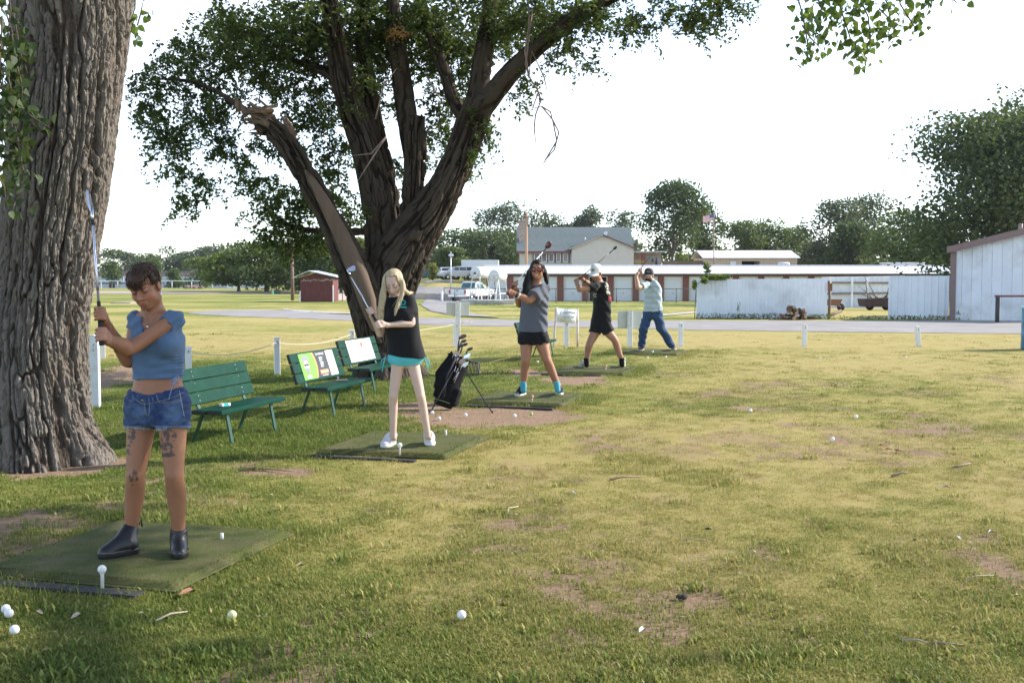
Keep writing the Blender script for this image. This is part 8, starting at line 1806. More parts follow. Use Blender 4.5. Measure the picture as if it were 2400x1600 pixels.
seam(D, [(337,936),(340,965),(346,975),(351,965),(349,935)], .0012, thread, 'fly_stitch', shorts1, 14); seam(D, [(292,1000),(320,1003),(352,1004)], .0013, thread, 'hem_stitch', shorts1, 14); seam(D, [(362,1004),(400,1007),(441,1008)], .0013, thread, 'hem_stitch', shorts1, 14)
seam(D, [(420,915),(424,935),(430,968),(432,976)], .0018, M('rhinestone', (.35,.35,.37), .5, .3), 'stud_row', shorts1, 14)
bt = on(D, 334, 938); mb = MB(); mb.ball(bt, .008, 10, 6); mb.build('button', M('brass_button', (.30,.26,.2), .35, .8), shorts1)
for (a, b, a2, b2) in ((312,925,315,940),(357,929,361,946),(428,905,433,924)): mb = MB(); mb.tube([on(D, a, b), on(D, (a+a2)/2, (b+b2)/2, .004), on(D, a2, b2)], .0055, 6); mb.build('belt_loop', M('loop_denim', (.06,.10,.22), .9), shorts1)
rgf = np.random.default_rng(8); mb = MB()
for k in range(170):
    x = rgf.uniform(290, 443); 
    if 353 < x < 361: continue
    y = (998+(x-290)*.09 if x < 355 else 1003+(x-360)*.06); p = on(D, x, y); q = p+Vector((rgf.uniform(-.006,.006), rgf.uniform(-.004,.002), -rgf.uniform(.004,.014))); mb.tube([p, q], [.0009, .0005], 3, cap=False)
tag(mb.build('frayed_hem', M('frayed_threads', (.42,.47,.55), .9), shorts1), kind='stuff')
# drawstring bow, pendant, earrings
dsm = M('drawstring_blue', (.20,.29,.46), .85); k0 = J(413,884,-.125)
for pl in ([(413,884),(403,890),(396,897),(404,896),(413,884)], [(413,884),(418,880),(419,893),(413,897),(413,884)], [(413,884),(406,900),(398,925),(392,955),(389,966)], [(413,884),(411,897),(406,905)]):
    mb = MB(); mb.tube([J(a, b, -.125-.012*math.sin(i*1.2)) for i, (a, b) in enumerate(pl)], .0022, 6); mb.build('drawstring', dsm, shirt1)
chain_m = M('fine_chain', (.30,.27,.24), .35, .8)
def onb(px, py, lift=.002): return on(B, px, py, lift)
mb = MB(); mb.tube([onb(341,725), onb(343,738), onb(345,752), onb(346,762)], .0014, 5); mb.tube([onb(374,722), onb(362,745), onb(352,759), onb(347,763)], .0012, 5); nk = mb.build('necklace', chain_m, p1)
mb = MB(); mb.ball(onb(346,766,.006), .0085, 10, 6, (1,.5,1)); mb.build('pendant', M('pendant_silver', (.6,.6,.62), .25, .7), nk)
er = on(B, 376, 681, .004); mb = MB(); mb.tube([er, er+Vector((.003,-.002,-.018)), er+Vector((.003,-.002,-.036))], .0025, 6); mb.build('earring', M('silver_earring', (.65,.65,.68), .2, .9), p1)
for (a, b) in ((376,657),(378,663)): mb = MB(); mb.ball(on(B, a, b, .002), .0035, 8, 5); mb.build('ear_stud', M('silver_earring', (.65,.65,.68), .2, .9), p1)
# hair
C, R_, F_, U_ = f1; Hh = SDF(tuple(C+Vector((-.15,-.17,-.13))), tuple(C+Vector((.15,.17,.19))), .004); A = (R_, F_, U_)
Hh.ell(C-F_*.018+U_*.046, (.079,.099,.080), A, .02); Hh.ell(C+F_*.050+U_*.058, (.058,.048,.034), A, .03); Hh.ell(C-F_*.06-U_*.01, (.064,.045,.06), A, .03)
x, y, z = Hh.local(f1); fringe = .014+.030*np.clip((x+.01)/.06, -.2, 1.2)**2 - .010*np.cos(x*60)+.012*(vnoise(x*160+9, 0*x, 0*x, 4)-.5)
fringe = np.where(x > .015, fringe+.012*sstep(.015,.05,x), fringe); keep = np.minimum(fringe-z, y-.036+.25*np.clip(z+.0, -.1, .0)); Hh.d = np.maximum(Hh.d, keep)
ear = np.maximum(np.sqrt(((np.abs(x)-.082)/.024)**2+((y+.004)/.028)**2+((z+.012)/.036)**2)-1, -1)*.02; Hh.d = np.maximum(Hh.d, -ear); Hh.d = np.maximum(Hh.d, -.068-z)
def hn_(xx, yy, zz):
    D_ = np.stack([xx, yy, zz], -1)-V3(C); lx, ly, lz = [D_@V3(a) for a in (R_, F_, U_)]; th = np.arctan2(lx, ly+.03); return .0085*(fbm(th*9+lz*10, lz*14+3, ly*12, 3, 6)-.5)+.004*(fbm(lx*140+ly*40, ly*60, lz*26, 2, 9)-.5)
Hh.warp(hn_, .02); hair1 = sdf_object('hair', Hh, HAIR, p1, (.060,.031,.019), None, 0)
rgh = np.random.default_rng(3); mb = MB()
for k in range(520):
    d = rgh.normal(size=3); d[2] = abs(d[2])*.9-.15; d /= np.linalg.norm(d); dv = R_*d[0]+F_*d[1]+U_*d[2]; o = C+U_*.03+dv*.25; p = Hh.hit(o, -dv, .3)
    if (p-o).length > .24: continue
    fl = (F_*.8-U_*.55 if d[1] > .1 else -U_*.9-F_*.2)+Vector(rgh.normal(size=3)*.25); fl = (fl-dv*fl.dot(dv)).normalized(); L = rgh.uniform(.016, .036); up_ = dv*rgh.uniform(.001, .006); mb.tube([p-dv*.002, p+fl*L*.5+up_, p+fl*L+up_*rgh.uniform(-.3, 1.4)-dv*.002], [.0022,.0018,.0005], 4, cap=False)
hs1 = mb.build('hair_strands', M('hair_strand_brown', (.065,.034,.021), .55, var=.35, spec=.2), hair1); tag(hs1, kind='stuff')
# boots
for (h_, t_, an) in (((315,1296),(246,1307),anR1), ((419,1289),(422,1318),anL1)):
    hp, tp = at_mat(*h_), at_mat(*t_); hp.z = tp.z = MT-.002
    tp = hp+(tp-hp).normalized()*(.195 if h_[0] < 350 else .215)
    bo = shoe(p1, hp, tp, .005, 'ankle_boot', LEATHER, (.010,.009,.010), .041, top=Vector((an.x, an.y, .182)), topr=.045, sole_col=(.014,.014,.015), sole_h=.036)
    d = (tp-hp).normalized(); sd = d.cross(Vector((0,0,1))); 
    mb = MB(); pts = [hp+d*((tp-hp).length*f)+sd*(w_)+Vector((0,0,.037)) for f, w_ in ((.02,-.03),(.2,-.047),(.45,-.047),(.72,-.054),(.93,-.038),(1.02,0),(.93,.038),(.72,.054),(.45,.047),(.2,.047),(.02,.03))]; mb.tube(pts, .0018, 5); mb.build('welt_stitch', M('welt_tan', (.20,.17,.09), .8), bo)
    lp_ = Vector((an.x, an.y, .182))+Vector((0,.045,0)) + (Vector((.03,0,0)) if h_[0] < 350 else Vector((0,0,0))); mb = MB(); mb.tube([lp_, lp_+Vector((.012,.01,.022)), lp_+Vector((.016,.01,-.01))], .006, 6); mb.build('pull_tab', rubber, bo)
club('silver iron held up by the short haired golfer', but1, ge1, tip1, 'iron', (-.25,.08,.75), (.95,.32,0), M('shaft_bluish_steel', (.55,.55,.66), .25, .7))
mb = MB(); a = ge1.lerp(tip1, .17); b = ge1.lerp(tip1, .185); c1_ = [o for o in bpy.data.objects if o.name.startswith('golf_club')][-1]
mb.tube([ge1.lerp(tip1, .12), ge1.lerp(tip1, .15)], .0075, 8); mb.build('shaft_band', M('band_maroon', (.18,.03,.05), .4), c1_)
# ------------------------------------------------------------------ golfer 2: long blonde hair, black T-shirt
def JJ(Yp, **kw): return {k: at(v[0], v[1], Yp+(v[2] if len(v) > 2 else 0)) for k, v in kw.items()}
Y2 = 10.0; J2 = lambda a, b, dy=0.0: at(a, b, Y2+dy)
p2 = person_root('person with very long blonde hair, black T-shirt and tiny turquoise shorts', Vector((J2(960,1040).x, Y2, MT)))
S2_ = secs([(951,860,.0,22,.05,2),(951,843,.0,42,.092,3),(949,825,.0,38,.088,4),(946,790,.0,33,.075,5),(941,750,.0,35,.085,6),(937,720,.0,36,.082,7),(934,695,.02,26,.06,7)], Y2)
N2 = JJ(Y2, neck=(930,697,.03), shL=(957,703,-.02), elL=(966,757,-.07), wrL=(906,762,-.17), shR=(911,706,.04), elR=(892,783,.02), wrR=(871,741,-.08), hipL=(969,858), knL=(986,928,-.03), anL=(1003,1022,.02), hipR=(932,858), knR=(922,928,-.03), anR=(921,1024,.02))
b2, e2, t2 = J2(890,768,-.20), J2(865,724,-.13), J2(814,632,.30); g2_ = (e2-b2).normalized(); f2 = headframe(J2(923,664,-.03), 12, 24, -5)
B2 = body_sdf(S2_, .006, N2, f2, .97, (.030,.031,.021,.030,.030,.021), (.056,.039,.038,.028), .046, (b2.lerp(e2, .12), b2.lerp(e2, .86), g2_), bust=(J2(927,738,-.06), J2(950,738,-.07)))
sk2 = face_paint(f2, .97, (.52,.20,.18), blush=(.70,.36,.28)); body2 = sdf_object('body', B2, SKIN, p2, (.60,.43,.35), lambda P, N, c: sk2(P, N, c)); face_lines(B2, f2, .97, p2, M('brow_blonde', (.25,.16,.09), .8), LASH)
logo = M('shirt_print_teal', (.02,.36,.36), .7)
def folds(a, fx, fy, x0=0): return lambda x, y, z: a*np.sin(z*fy+x*fx+2.5*np.sin(x*9+z*5))*.6+a*1.3*(fbm(x*16+x0, y*16, z*7, 2, 5)-.5)
ts2, T2s = garment(p2, 'black_tshirt', CLOTH, (.011,.011,.013), .006, grow(S2_[1:], .024, .024), [(N2['neck']-Vector((0,0,.03)), N2['shL'], .046, .042), (N2['neck']-Vector((0,0,.03)), N2['shR'], .046, .042), (N2['shL'], N2['shL'].lerp(N2['elL'], .62), .048, .055, True), (N2['shR'], N2['shR'].lerp(N2['elR'], .55), .046, .055, True)],
  [(J2(944,834,0), (-.10,0,-1))], [(N2['neck']+Vector((0,0,-.0)), f2[0]+Vector((0,0,-.04)), .052, .058)], folds(.006, 24, 15), balls=((J2(927,738,-.06), (.066,.066,.068)), (J2(950,738,-.07), (.066,.066,.068))))
lc = on(T2s, 944.5, 709, .003); mb = MB(); 
for k in range(5): a = k*2*math.pi/5+1.57; mb.tube([lc+Vector((.018*math.cos(a+q)*rr, -.002, .018*math.sin(a+q)*rr)) for q, rr in ((-.5,.5),(-.25,1.15),(0,.8),(.25,1.15),(.5,.5))], .0026, 5)
mb.box(lc+Vector((0,-.001,-.030)), (.048,.003,.007)); tag(mb.build('chest_print', logo, ts2), kind='stuff')
cy_ = (.10,.50,.58)
sh2, D2 = garment(p2, 'turquoise_shorts', CLOTH, cy_, .006, grow(S2_[:3], .007), [(N2[h_]+Vector((0,0,.03)), N2[h_].lerp(N2[k_], -.02), .070, .070, True) for h_, k_ in (('hipL','knL'), ('hipR','knR'))], [(J2(950,826), (0,0,1)), (J2(918,852), (-.16,0,-1)), (J2(984,852), (.16,0,-1))])
for (x_, s_) in ((904,-1),(996,1)):
    a = J2(x_, 836, -.03)
    for pl in (((0,0),(.035*s_,-.03),(.05*s_,-.10),(.02*s_,-.075),(0,0)), ((0,0),(.02*s_,-.05),(.03*s_,-.13))): curl(None, [a+Vector((u, -.01*i, w)) for i, (u, w) in enumerate(pl)], .004, 'side_tie', M('tie_turquoise', cy_, .8), sh2)
wht = (.66,.64,.68)
for h_, t_, an in (((921,1040),(902,1048),'anR'), ((1005,1036),(1011,1050),'anL')):
    hp, tp = at_mat(*h_), at_mat(*t_); tp = hp+(tp-hp).normalized()*.245; o = shoe(p2, hp, tp, .006, 'white_trainer', KNIT, wht, .042, N2[an]+Vector((0,0,.02)), .040, (.72,.71,.72), .028)
    d = (tp-hp).normalized(); sd = d.cross(Vector((0,0,1)))
    for k in range(4): q = hp+d*(.10+.026*k)+Vector((0,0,.098-.012*k)); mb = MB(); mb.tube([q-sd*.022, q+Vector((0,0,.006)), q+sd*.022], .0035, 5); mb.build('lace', M('lace_white', (.8,.8,.82), .8), o)
club('silver iron with a pale face swung by the blonde golfer', b2, e2, t2, 'iron', (.85,-.3,.35), (.15,-.9,.3))
C, R_, F_, U_ = f2; A = (R_, F_, U_); blond = (.50,.40,.25)
G2 = [[C-R_*.062+U_*.07-F_*.02, J2(902,655,-.02), J2(896,690,-.10), J2(890,725,-.13), J2(887,758,-.15)], [C-R_*.06+U_*.05, J2(900,672,-.03), J2(897,700,-.07), J2(895,740,-.11), J2(893,770,-.13)], [C-R_*.066+U_*.06-F_*.01, J2(902,660,-.05), J2(900,690,-.11), J2(897,725,-.13)], [C+R_*.055+U_*.06, J2(943,660,-.07), J2(947,680,-.08), J2(958,688,-.05), J2(966,686,.03)], [C+R_*.062+U_*.05-F_*.0, J2(944,668,-.07), J2(942,690,-.09), J2(932,716,-.12), J2(925,738,-.13)], [C-F_*.06+U_*.05, J2(925,670,.1), J2(925,710,.11), J2(922,760,.12)]]
def longhair(name, parent, fr, guides, col, h, n, spread, rad, face_w=.050, top=.070, seed=1, lockr=.022, mname='hair_lock'):
    C, R_, F_, U_ = fr; A = (R_, F_, U_); P = np.array([tuple(p) for g in guides for p in g]+[tuple(C+Vector(d)*.15) for d in ((1,1,1),(-1,-1,-1))]); s = SDF(P.min(0)-.06, P.max(0)+.06, h)
    s.ell(C-F_*.018+U_*.040, (.082,.102,.084), A, .02); s.ell(C-F_*.055-U_*.03, (.070,.052,.085), A, .03)
    x, y, z = s.local(fr); win = np.minimum.reduce([y-.020, face_w-np.abs(x)-.25*np.maximum(z-.03, 0), top-z]); s.d = np.maximum(s.d, win)
    for g in guides: s.chain(g, [lockr*.8]+[lockr]*(len(g)-2)+[lockr*.45], .02)
    s.warp(lambda a, b, c: .010*(fbm(a*75, b*40, c*5, 3, seed)-.5), .03); o = sdf_object(name, s, HAIR, parent, col, None, 0); mb = strands(guides, n, spread, rad, np.random.default_rng(seed)); tag(mb.build('hair_strands', M(mname, tuple(q*1.15 for q in col), .5, var=.3, spec=.25), o), kind='stuff'); return o
longhair('long_hair', p2, f2, G2, blond, .006, 150, .010, .0032, .062, .092, 3, .018)
# ------------------------------------------------------------------ golfer 3: dark hair, sunglasses, grey T-shirt
Y3 = 14.05; J3 = lambda a, b, dy=0.0: at(a, b, Y3+dy)
p3 = person_root('smiling person with long dark hair, red sunglasses and grey T-shirt', Vector((J3(1263,922).x, Y3, MT)))
S3_ = secs([(1250,806,.0,30,.10,-6),(1250,790,.0,33,.115,-4),(1250,765,.0,30,.105,2),(1251,735,.0,28,.10,8),(1254,705,.0,28.5,.105,12),(1256,684,.01,27,.09,14),(1257,668,.03,19,.065,14)], Y3)
N3 = JJ(Y3, neck=(1258,668,.03), shL=(1277,678,-.04), elL=(1241,704,-.22), wrL=(1207,689,-.26), shR=(1237,682,.07), elR=(1218,714,.10), wrR=(1211,681,-.06), hipL=(1268,800), knL=(1282,843,-.04), anL=(1307,903,.02), hipR=(1234,800), knR=(1232,845,-.04), anR=(1227,903,.02))
b3, e3, t3 = J3(1190,690,-.28), J3(1213,658,-.10), J3(1281,581,.45); g3_ = (e3-b3).normalized(); f3 = headframe(J3(1259,631,-.03), 4, 4, 3)
B3 = body_sdf(S3_, .007, N3, f3, 1.02, (.048,.044,.029,.046,.043,.029), (.083,.056,.056,.038), .054, (b3.lerp(e3, .16), b3.lerp(e3, .72), g3_), dict(smile=True), bust=(J3(1246,705,-.08), J3(1266,705,-.09)))
sk3 = face_paint(f3, 1.02, (.50,.16,.15), blush=(.55,.25,.17), smile=True, eye=False)
sdf_object('body', B3, SKIN, p3, (.37,.18,.105), lambda P, N, c: sk3(P, N, c))
face_lines(B3, f3, 1.02, p3, M('brow_black', (.02,.015,.012), .8), LASH)
garment(p3, 'grey_tshirt', CLOTH, (.105,.115,.14), .007, grow(S3_[1:-1], .022, .022)+[(S3_[-1][0], S3_[-1][1], S3_[-1][2]+.008, S3_[-1][3]+.008)], [(N3['neck']-Vector((0,0,.03)), N3['shL'], .052, .058), (N3['neck']-Vector((0,0,.03)), N3['shR'], .052, .056), (N3['shL'], N3['shL'].lerp(N3['elL'], .74), .066, .098, True), (N3['shR'], N3['shR'].lerp(N3['elR'], .7), .062, .080, True)],
  [(J3(1250,777), (0,0,-1))], [(N3['neck']+Vector((0,0,.0)), f3[0]+Vector((0,0,-.04)), .060, .064)], lambda x, y, z: .008*np.sin((z*.75+(x-.35)*1.0)*62+2*np.sin(z*11))*sstep(.25,.42,x)*.9+.009*(fbm(x*13, y*13, z*6, 2, 3)-.5), balls=((J3(1246,705,-.08), (.07,.07,.072)), (J3(1266,705,-.09), (.07,.07,.072))))
garment(p3, 'black_shorts', CLOTH, (.010,.010,.012), .007, grow(S3_[:3], .012), [(N3[h_]+Vector((0,0,.04)), N3[h_].lerp(N3[k_], .10), .102, .106, True) for h_, k_ in (('hipL','knL'), ('hipR','knR'))], [(J3(1250,764), (0,0,1))], warp=folds(.007, 40, 30))
for h_, t_, an in (((1228,924),(1207,930),'anR'), ((1310,921),(1314,932),'anL')):
    hp, tp = at_mat(*h_), at_mat(*t_); tp = hp+(tp-hp).normalized()*.26; d = (tp-hp).normalized(); sd = d.cross(Vector((0,0,1))); an_ = N3[an]
    o = shoe(p3, hp, tp, .007, 'high_top_shoe', KNIT, (.035,.036,.05), .043, Vector((an_.x, an_.y, MT+.125)), .046, (.74,.72,.68), .032)
    garment(p3, 'turquoise_sock', KNIT, (.10,.44,.55), .007, None, [(Vector((an_.x, an_.y, MT+.09)), at(*(1226.5,893,Y3) if an == 'anR' else (1304,893,Y3)), .037, .040, True)])
    for k in range(5): q = hp+d*(.085+.028*k)+Vector((0,0,.125-.017*k)); mb = MB(); mb.tube([q-sd*.026, q+Vector((0,0,.006)), q+sd*.026], .0042, 5); mb.build('lace', M('lace_white', (.8,.8,.82), .8), o)
    q = tp-d*.03+Vector((0,0,.034)); mb = MB(); mb.ball(q, .034, 10, 6, (1,1,.75)); mb.build('toe_cap', M('toe_rubber_white', (.74,.72,.68), .5), o)
C, R_, F_, U_ = f3; sg = bpy.data.objects.new('sunglasses', None); COL.objects.link(sg); sg.parent = p3; sg.matrix_parent_inverse = basis(p3).inverted(); sg.location = C+F_*.09
lens = M('red_brown_lens', (.16,.02,.02), .08, spec=.8); fr_m = M('frame_red_brown', (.12,.03,.025), .3)
for s_ in (-1, 1):
    rot = Matrix((R_, F_, U_)).transposed(); c0 = C+R_*s_*.034+F_*.101-U_*.004; mb = MB(); mb.ball(c0, 1.0, 16, 8, (.031,.006,.027), rot); mb.build('lens', lens, sg)
    mb = MB(); mb.tube([c0+R_*(.032*math.cos(a))+U_*(.028*math.sin(a)) for a in np.linspace(0, 6.283, 17)], .0028, 6); mb.build('rim', fr_m, sg); mb = MB(); mb.tube([c0+R_*s_*.03+U_*.012, C+R_*s_*.079+F_*.03+U_*.006, C+R_*s_*.080-F_*.02], .003, 6); mb.build('temple', fr_m, sg)
mb = MB(); mb.tube([C-R_*.008+F_*.108+U_*.006, C+R_*.008+F_*.108+U_*.006], .003, 6); mb.build('bridge', fr_m, sg)
G3 = [[C-R_*.05+U_*.06, J3(1238,640,.0), J3(1230,665,-.03), J3(1226,690,-.06)], [C-R_*.06+U_*.04, J3(1242,650,-.06), J3(1236,675,-.09), J3(1229,695,-.11)], [C-R_*.04+U_*.07-F_*.04, J3(1236,650,.08), J3(1229,680,.09), J3(1224,702,.08)], [C+R_*.055+U_*.05, J3(1277,640,.01), J3(1280,655,.06), J3(1283,668,.11)], [C+R_*.05+U_*.06, J3(1276,632,.03), J3(1281,648,.08), J3(1284,672,.15)], [C-F_*.07, J3(1257,660,.12), J3(1257,695,.14)], [C-R_*.055, J3(1243,660,-.03), J3(1240,682,-.09)]]
longhair('long_dark_hair', p3, f3, G3, (.013,.010,.009), .007, 110, .018, .005, .052, .066, 5, .026, 'hair_lock_black')
w_ = N3['wrL']; dr = (N3['elL']-w_).normalized(); mb = MB(); q = dr.to_track_quat('Z', 'Y').to_matrix(); mb.lathe([(.031,-.012),(.034,-.012),(.034,.012),(.031,.012)], 16, w_+dr*.02, dr); mb.build('wrist_watch', rubber, p3); mb = MB(); mb.lathe([(.034,-.008),(.037,-.008),(.037,.008),(.034,.008)], 16, w_+dr*.05, dr); mb.build('bracelet', M('bracelet_white', (.7,.7,.7), .5), p3)
club('driver with dark red head and white shaft swung by the sunglasses golfer', b3, e3, t3, 'driver', (.35,-.3,.75), (.5,-.8,-.2), whs)
# ------------------------------------------------------------------ golfer 4: white cap, black shirt and shorts
Y4 = 18.4; J4 = lambda a, b, dy=0.0: at(a, b, Y4+dy)
p4 = person_root('person in a white flat cap, black T-shirt and black shorts with black socks', Vector((J4(1410,856).x, Y4, MT)))
S4_ = secs([(1408,780,.0,23,.11,20),(1408,765,.0,24,.12,24),(1410,742,.0,21,.11,34),(1411,715,.0,20,.11,44),(1411,690,.0,21,.115,50),(1409,672,.0,19,.095,52),(1406,661,.0,13,.07,50)], Y4)
N4 = JJ(Y4, neck=(1404,662,.0), shL=(1394,673,-.20), elL=(1360,679,-.26), wrL=(1352,665,-.12), shR=(1402,662,.18), elR=(1382,667,.16), wrR=(1367,656,.0), hipL=(1420,772,-.02), knL=(1441,797,-.05), anL=(1458,846,.02), hipR=(1398,772,.02), knR=(1381,808,-.05), anR=(1375,846,.02))
b4, e4, t4 = J4(1348,660,-.06), J4(1373,640,-.02), J4(1438,585,.25); g4_ = (e4-b4).normalized(); f4 = headframe(J4(1397,639,-.06), 24, 22, 6)
B4 = body_sdf(S4_, .0085, N4, f4, 1.04, (.048,.045,.031,.047,.044,.030), (.082,.058,.058,.040), .060, (b4.lerp(e4, .12), b4.lerp(e4, .55), g4_)); sk4 = face_paint(f4, 1.04, (.36,.15,.12), blush=(.48,.24,.17)); sdf_object('body', B4, SKIN, p4, (.38,.20,.125), lambda P, N, c: sk4(P, N, c))
def print4(P, N, c):
    px, py = proj(P); u, v = (px-1424)/9, (py-672)/18; m = (u > -.6+.25*v)*(N[:, 1] < .6)*(fbm(px*.55, py*.40, 0, 2, 4) > .47)*(np.abs(v) < 1); c[:, :3][m] = (.50,.47,.38)
    m = (np.abs(px-1394) < 4)*(np.abs(py-692) < 5)*(fbm(px*.6, py*.6, 0, 2, 9) > .5)*(N[:, 1] < 0); c[:, :3][m] = (.42,.40,.36); m = (px > 1426)*(np.abs(py-700) < 6)*(N[:, 1] < .6); c[:, :3][m] = (.35,.05,.06)
garment(p4, 'black_tshirt', CLOTH, (.012,.012,.013), .0085, grow(S4_[1:], .018), [(N4['neck']-Vector((0,0,.03)), N4['shL'], .055, .055), (N4['neck']-Vector((0,0,.03)), N4['shR'], .055, .055), (N4['shL'], N4['shL'].lerp(N4['elL'], .42), .062, .072, True), (N4['shR'], N4['shR'].lerp(N4['elR'], .6), .06, .066, True)], [(J4(1408,752), (0,0,-1))], [(N4['neck']+Vector((0,0,.02)), f4[0], .06, .06)], folds(.011, 26, 26), print4)
garment(p4, 'black_shorts', CLOTH, (.012,.012,.013), .0085, grow(S4_[:3], .018), [(N4[h_]+Vector((0,0,.04)), N4[h_].lerp(N4[k_], e_), .104, .106, True) for h_, k_, e_ in (('hipL','knL',.30), ('hipR','knR',.24))], [(J4(1408,742), (0,0,1))], warp=folds(.010, 40, 26), k=.016, subs=[(J4(1409,792,-.3), J4(1409,792,.3), .045, .045), (J4(1410,783,-.3), J4(1410,783,.3), .02, .02)])
for h_, t_, an, tp_ in (((1373,857),(1356,861),'anR',(1374,838)), ((1459,856),(1457,864),'anL',(1457,838))):
    hp, tp = at_mat(*h_), at_mat(*t_); tp = hp+(tp-hp).normalized()*.28; an_ = N4[an]; o = shoe(p4, hp, tp, .008, 'canvas_shoe', KNIT, (.48,.44,.38), .048, Vector((an_.x, an_.y, MT+.085)), .045, (.62,.58,.52), .026); garment(p4, 'black_sock', KNIT, (.012,.012,.013), .008, None, [(Vector((an_.x, an_.y, MT+.05)), at(tp_[0], tp_[1], Y4), .041, .045, True)])
    d = (tp-hp).normalized(); sd = d.cross(Vector((0,0,1)))
    for k in range(3): q = hp+d*(.12+.03*k)+Vector((0,0,.098-.012*k)); mb = MB(); mb.tube([q-sd*.024, q+Vector((0,0,.005)), q+sd*.024], .004, 5); mb.build('lace', M('lace_white', (.8,.8,.82), .8), o)
cp4, CS4 = cap_hat(f4, p4, .007, (.74,.74,.76), (.74,.74,.77), 1.06); C, R_, F_, U_ = f4; gp = M('print_green_black', (.02,.06,.03), .7)
cpt = CS4.hit(C+F_*.35+U_*.085, -F_, .5); fm = Matrix((R_, (U_*.9-F_*.35).normalized(), (F_*.9+U_*.35).normalized())).transposed().to_4x4(); fm.translation = cpt+F_*.002; text_mesh('R', .075, gp, cp4, fm, .004); fm2 = fm.copy(); fm2.translation = cpt+F_*.002-R_*.028-U_*.004; text_mesh('J', .055, gp, cp4, fm2, .004)
wt = N4['wrR']; dr = (N4['elR']-wt).normalized(); mb = MB(); mb.lathe([(.033,-.012),(.037,-.012),(.037,.012),(.033,.012)], 14, wt+dr*.03, dr); mb.build('wrist_watch', rubber, p4)
club('fairway wood with thin dark shaft swung by the white cap golfer', b4, e4, t4, 'wood', (.55,-.3,.7), (.5,-.8,0), gsh)
# ------------------------------------------------------------------ golfer 5: beard, dark cap, pale striped shirt, jeans
Y5 = 22.35; J5 = lambda a, b, dy=0.0: at(a, b, Y5+dy)
p5 = person_root('bearded person in a dark trucker cap, pale striped shirt and blue jeans, farthest golfer', Vector((J5(1540,818).x, Y5, MT)))
S5_ = secs([(1530,745,.0,18,.12,10),(1530,732,.0,19.5,.13,14),(1531,715,.0,19,.125,22),(1531,698,.0,19.5,.125,30),(1530,680,.0,20,.12,36),(1528,667,.0,18,.10,38),(1525,657,.0,12,.07,38)], Y5)
N5 = JJ(Y5, neck=(1524,658,.0), shL=(1513,668,-.16), elL=(1496,674,-.36), wrL=(1491,648,-.22), shR=(1526,658,.18), elR=(1513,655,.06), wrR=(1503,643,-.06), hipL=(1540,740,-.02), knL=(1550,770,-.06), anL=(1576,812,.02), hipR=(1519,740,.02), knR=(1508,772,-.06), anR=(1504,812,.02))
b5, e5, t5 = J5(1492,645,-.18), J5(1509,619,-.08), J5(1559,559,.3); g5_ = (e5-b5).normalized(); f5 = headframe(J5(1521,645,-.06), 20, 10, 3)
B5 = body_sdf(S5_, .010, N5, f5, 1.06, (.052,.047,.033,.05,.046,.032), (.080,.056,.050,.040), .064, (b5.lerp(e5, .12), b5.lerp(e5, .48), g5_)); sk5 = face_paint(f5, 1.06, (.40,.18,.15), blush=(.52,.27,.2)); sdf_object('body', B5, SKIN, p5, (.50,.29,.20), lambda P, N, c: sk5(P, N, c))
def stripes(P, N, c): m = (np.abs(((P[:, 2]*9.5) % 1)-.5) < .22)*(fbm(P[:, 0]*8, P[:, 2]*30, P[:, 1]*8, 2, 7) > .32); c[:, :3][m] = (.36,.44,.48)
garment(p5, 'striped_shirt', CLOTH, (.44,.53,.57), .010, grow(S5_[1:], .018), [(N5['neck']-Vector((0,0,.03)), N5['shL'], .06, .06), (N5['neck']-Vector((0,0,.03)), N5['shR'], .06, .06), (N5['shL'], N5['shL'].lerp(N5['elL'], .62), .066, .076, True), (N5['shR'], N5['shR'].lerp(N5['elR'], .75), .062, .068, True)], [(J5(1530,729), (.02,0,-1))], [(N5['neck']+Vector((0,0,.03)), f5[0], .066, .066)], folds(.009, 24, 26), stripes)
garment(p5, 'jeans', DENIM, (.035,.075,.16), .010, grow(S5_[:3], .009), [q for a in ('L', 'R') for q in ((N5['hip'+a]+Vector((0,0,.02)), N5['kn'+a],   .108, .082), (N5['kn'+a], N5['an'+a], .082, .072, True))], [(J5(1530,722), (0,0,1))], warp=folds(.012, 30, 40))
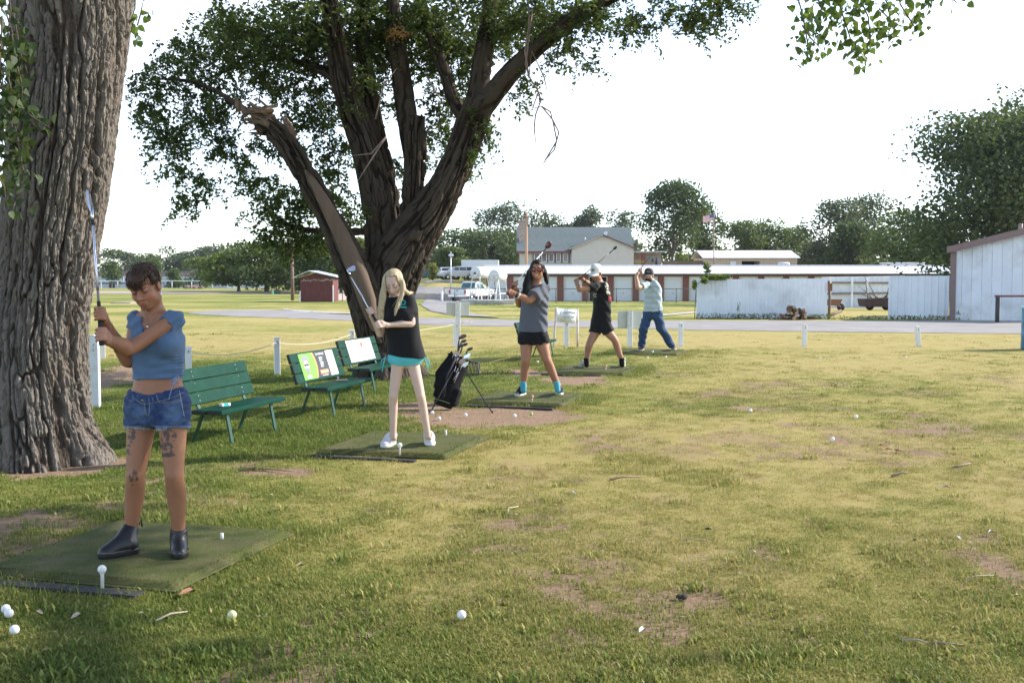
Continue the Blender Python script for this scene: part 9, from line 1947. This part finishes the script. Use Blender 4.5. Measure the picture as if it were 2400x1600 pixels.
for h_, t_, an in (((1506,820),(1494,823),'anR'), ((1578,818),(1582,825),'anL')): hp, tp = at_mat(*h_), at_mat(*t_); tp = hp+(tp-hp).normalized()*.29; an_ = N5[an]; shoe(p5, hp, tp, .009, 'skate_shoe', KNIT, (.22,.19,.18), .05, Vector((an_.x, an_.y, MT+.10)), .05, (.60,.55,.50), .028)
C, R_, F_, U_ = f5; A = (R_, F_, U_)
garment(p5, 'beard', HAIR, (.020,.013,.010), .007, None, (), (), (), lambda x, y, z: .012*(fbm(x*50, y*50, z*25, 2, 3)-.5), balls=((C+F_*.058-U_*.088, (.056,.050,.050), A), (C+F_*.02-U_*.07, (.072,.05,.045), A), (C+F_*.085-U_*.062, (.030,.022,.014), A)), rel=0)
def trucker(P, N, c): D_ = P-V3(C); y = D_@V3(F_); c[:, :3] = np.where((y > .035)[:, None], np.array((.045,.048,.045)), np.array((.16,.165,.16)))
cp5, CS5 = cap_hat(f5, p5, .008, (.05,.05,.05), (.15,.155,.15), 1.08, paint=trucker); cpt = CS5.hit(C+F_*.35+U_*.085, -F_, .5); mb = MB(); mb.tube([cpt-R_*.03+F_*.004, cpt-R_*.012+U_*.010+F_*.006, cpt+R_*.008-U_*.004+F_*.006, cpt+R_*.034+U_*.006+F_*.002], .004, 5); mb.build('cap_emblem', M('emblem_pale', (.5,.5,.48), .7), cp5)
club('fairway wood raised highest by the bearded golfer', b5, e5, t5, 'wood', (.75,-.3,.3), (.3,-.9,.2), gsh)
# ------------------------------------------------------------------ summer haze
hz = bpy.data.materials.new('haze_air'); hz.use_nodes = True; hn = hz.node_tree; hn.nodes.clear(); ho = hn.nodes.new('ShaderNodeOutputMaterial'); hv = hn.nodes.new('ShaderNodeVolumePrincipled')
hv.inputs['Color'].default_value = (.86,.91,1,1); hv.inputs['Density'].default_value = .00012; hv.inputs['Anisotropy'].default_value = .3; hn.links.new(hv.outputs[0], ho.inputs['Volume'])
mb = MB(); mb.box((0, 640, 14), (1780, 1500, 36)); tag(mb.build('haze', hz), 'thin summer haze in the air', kind='stuff')
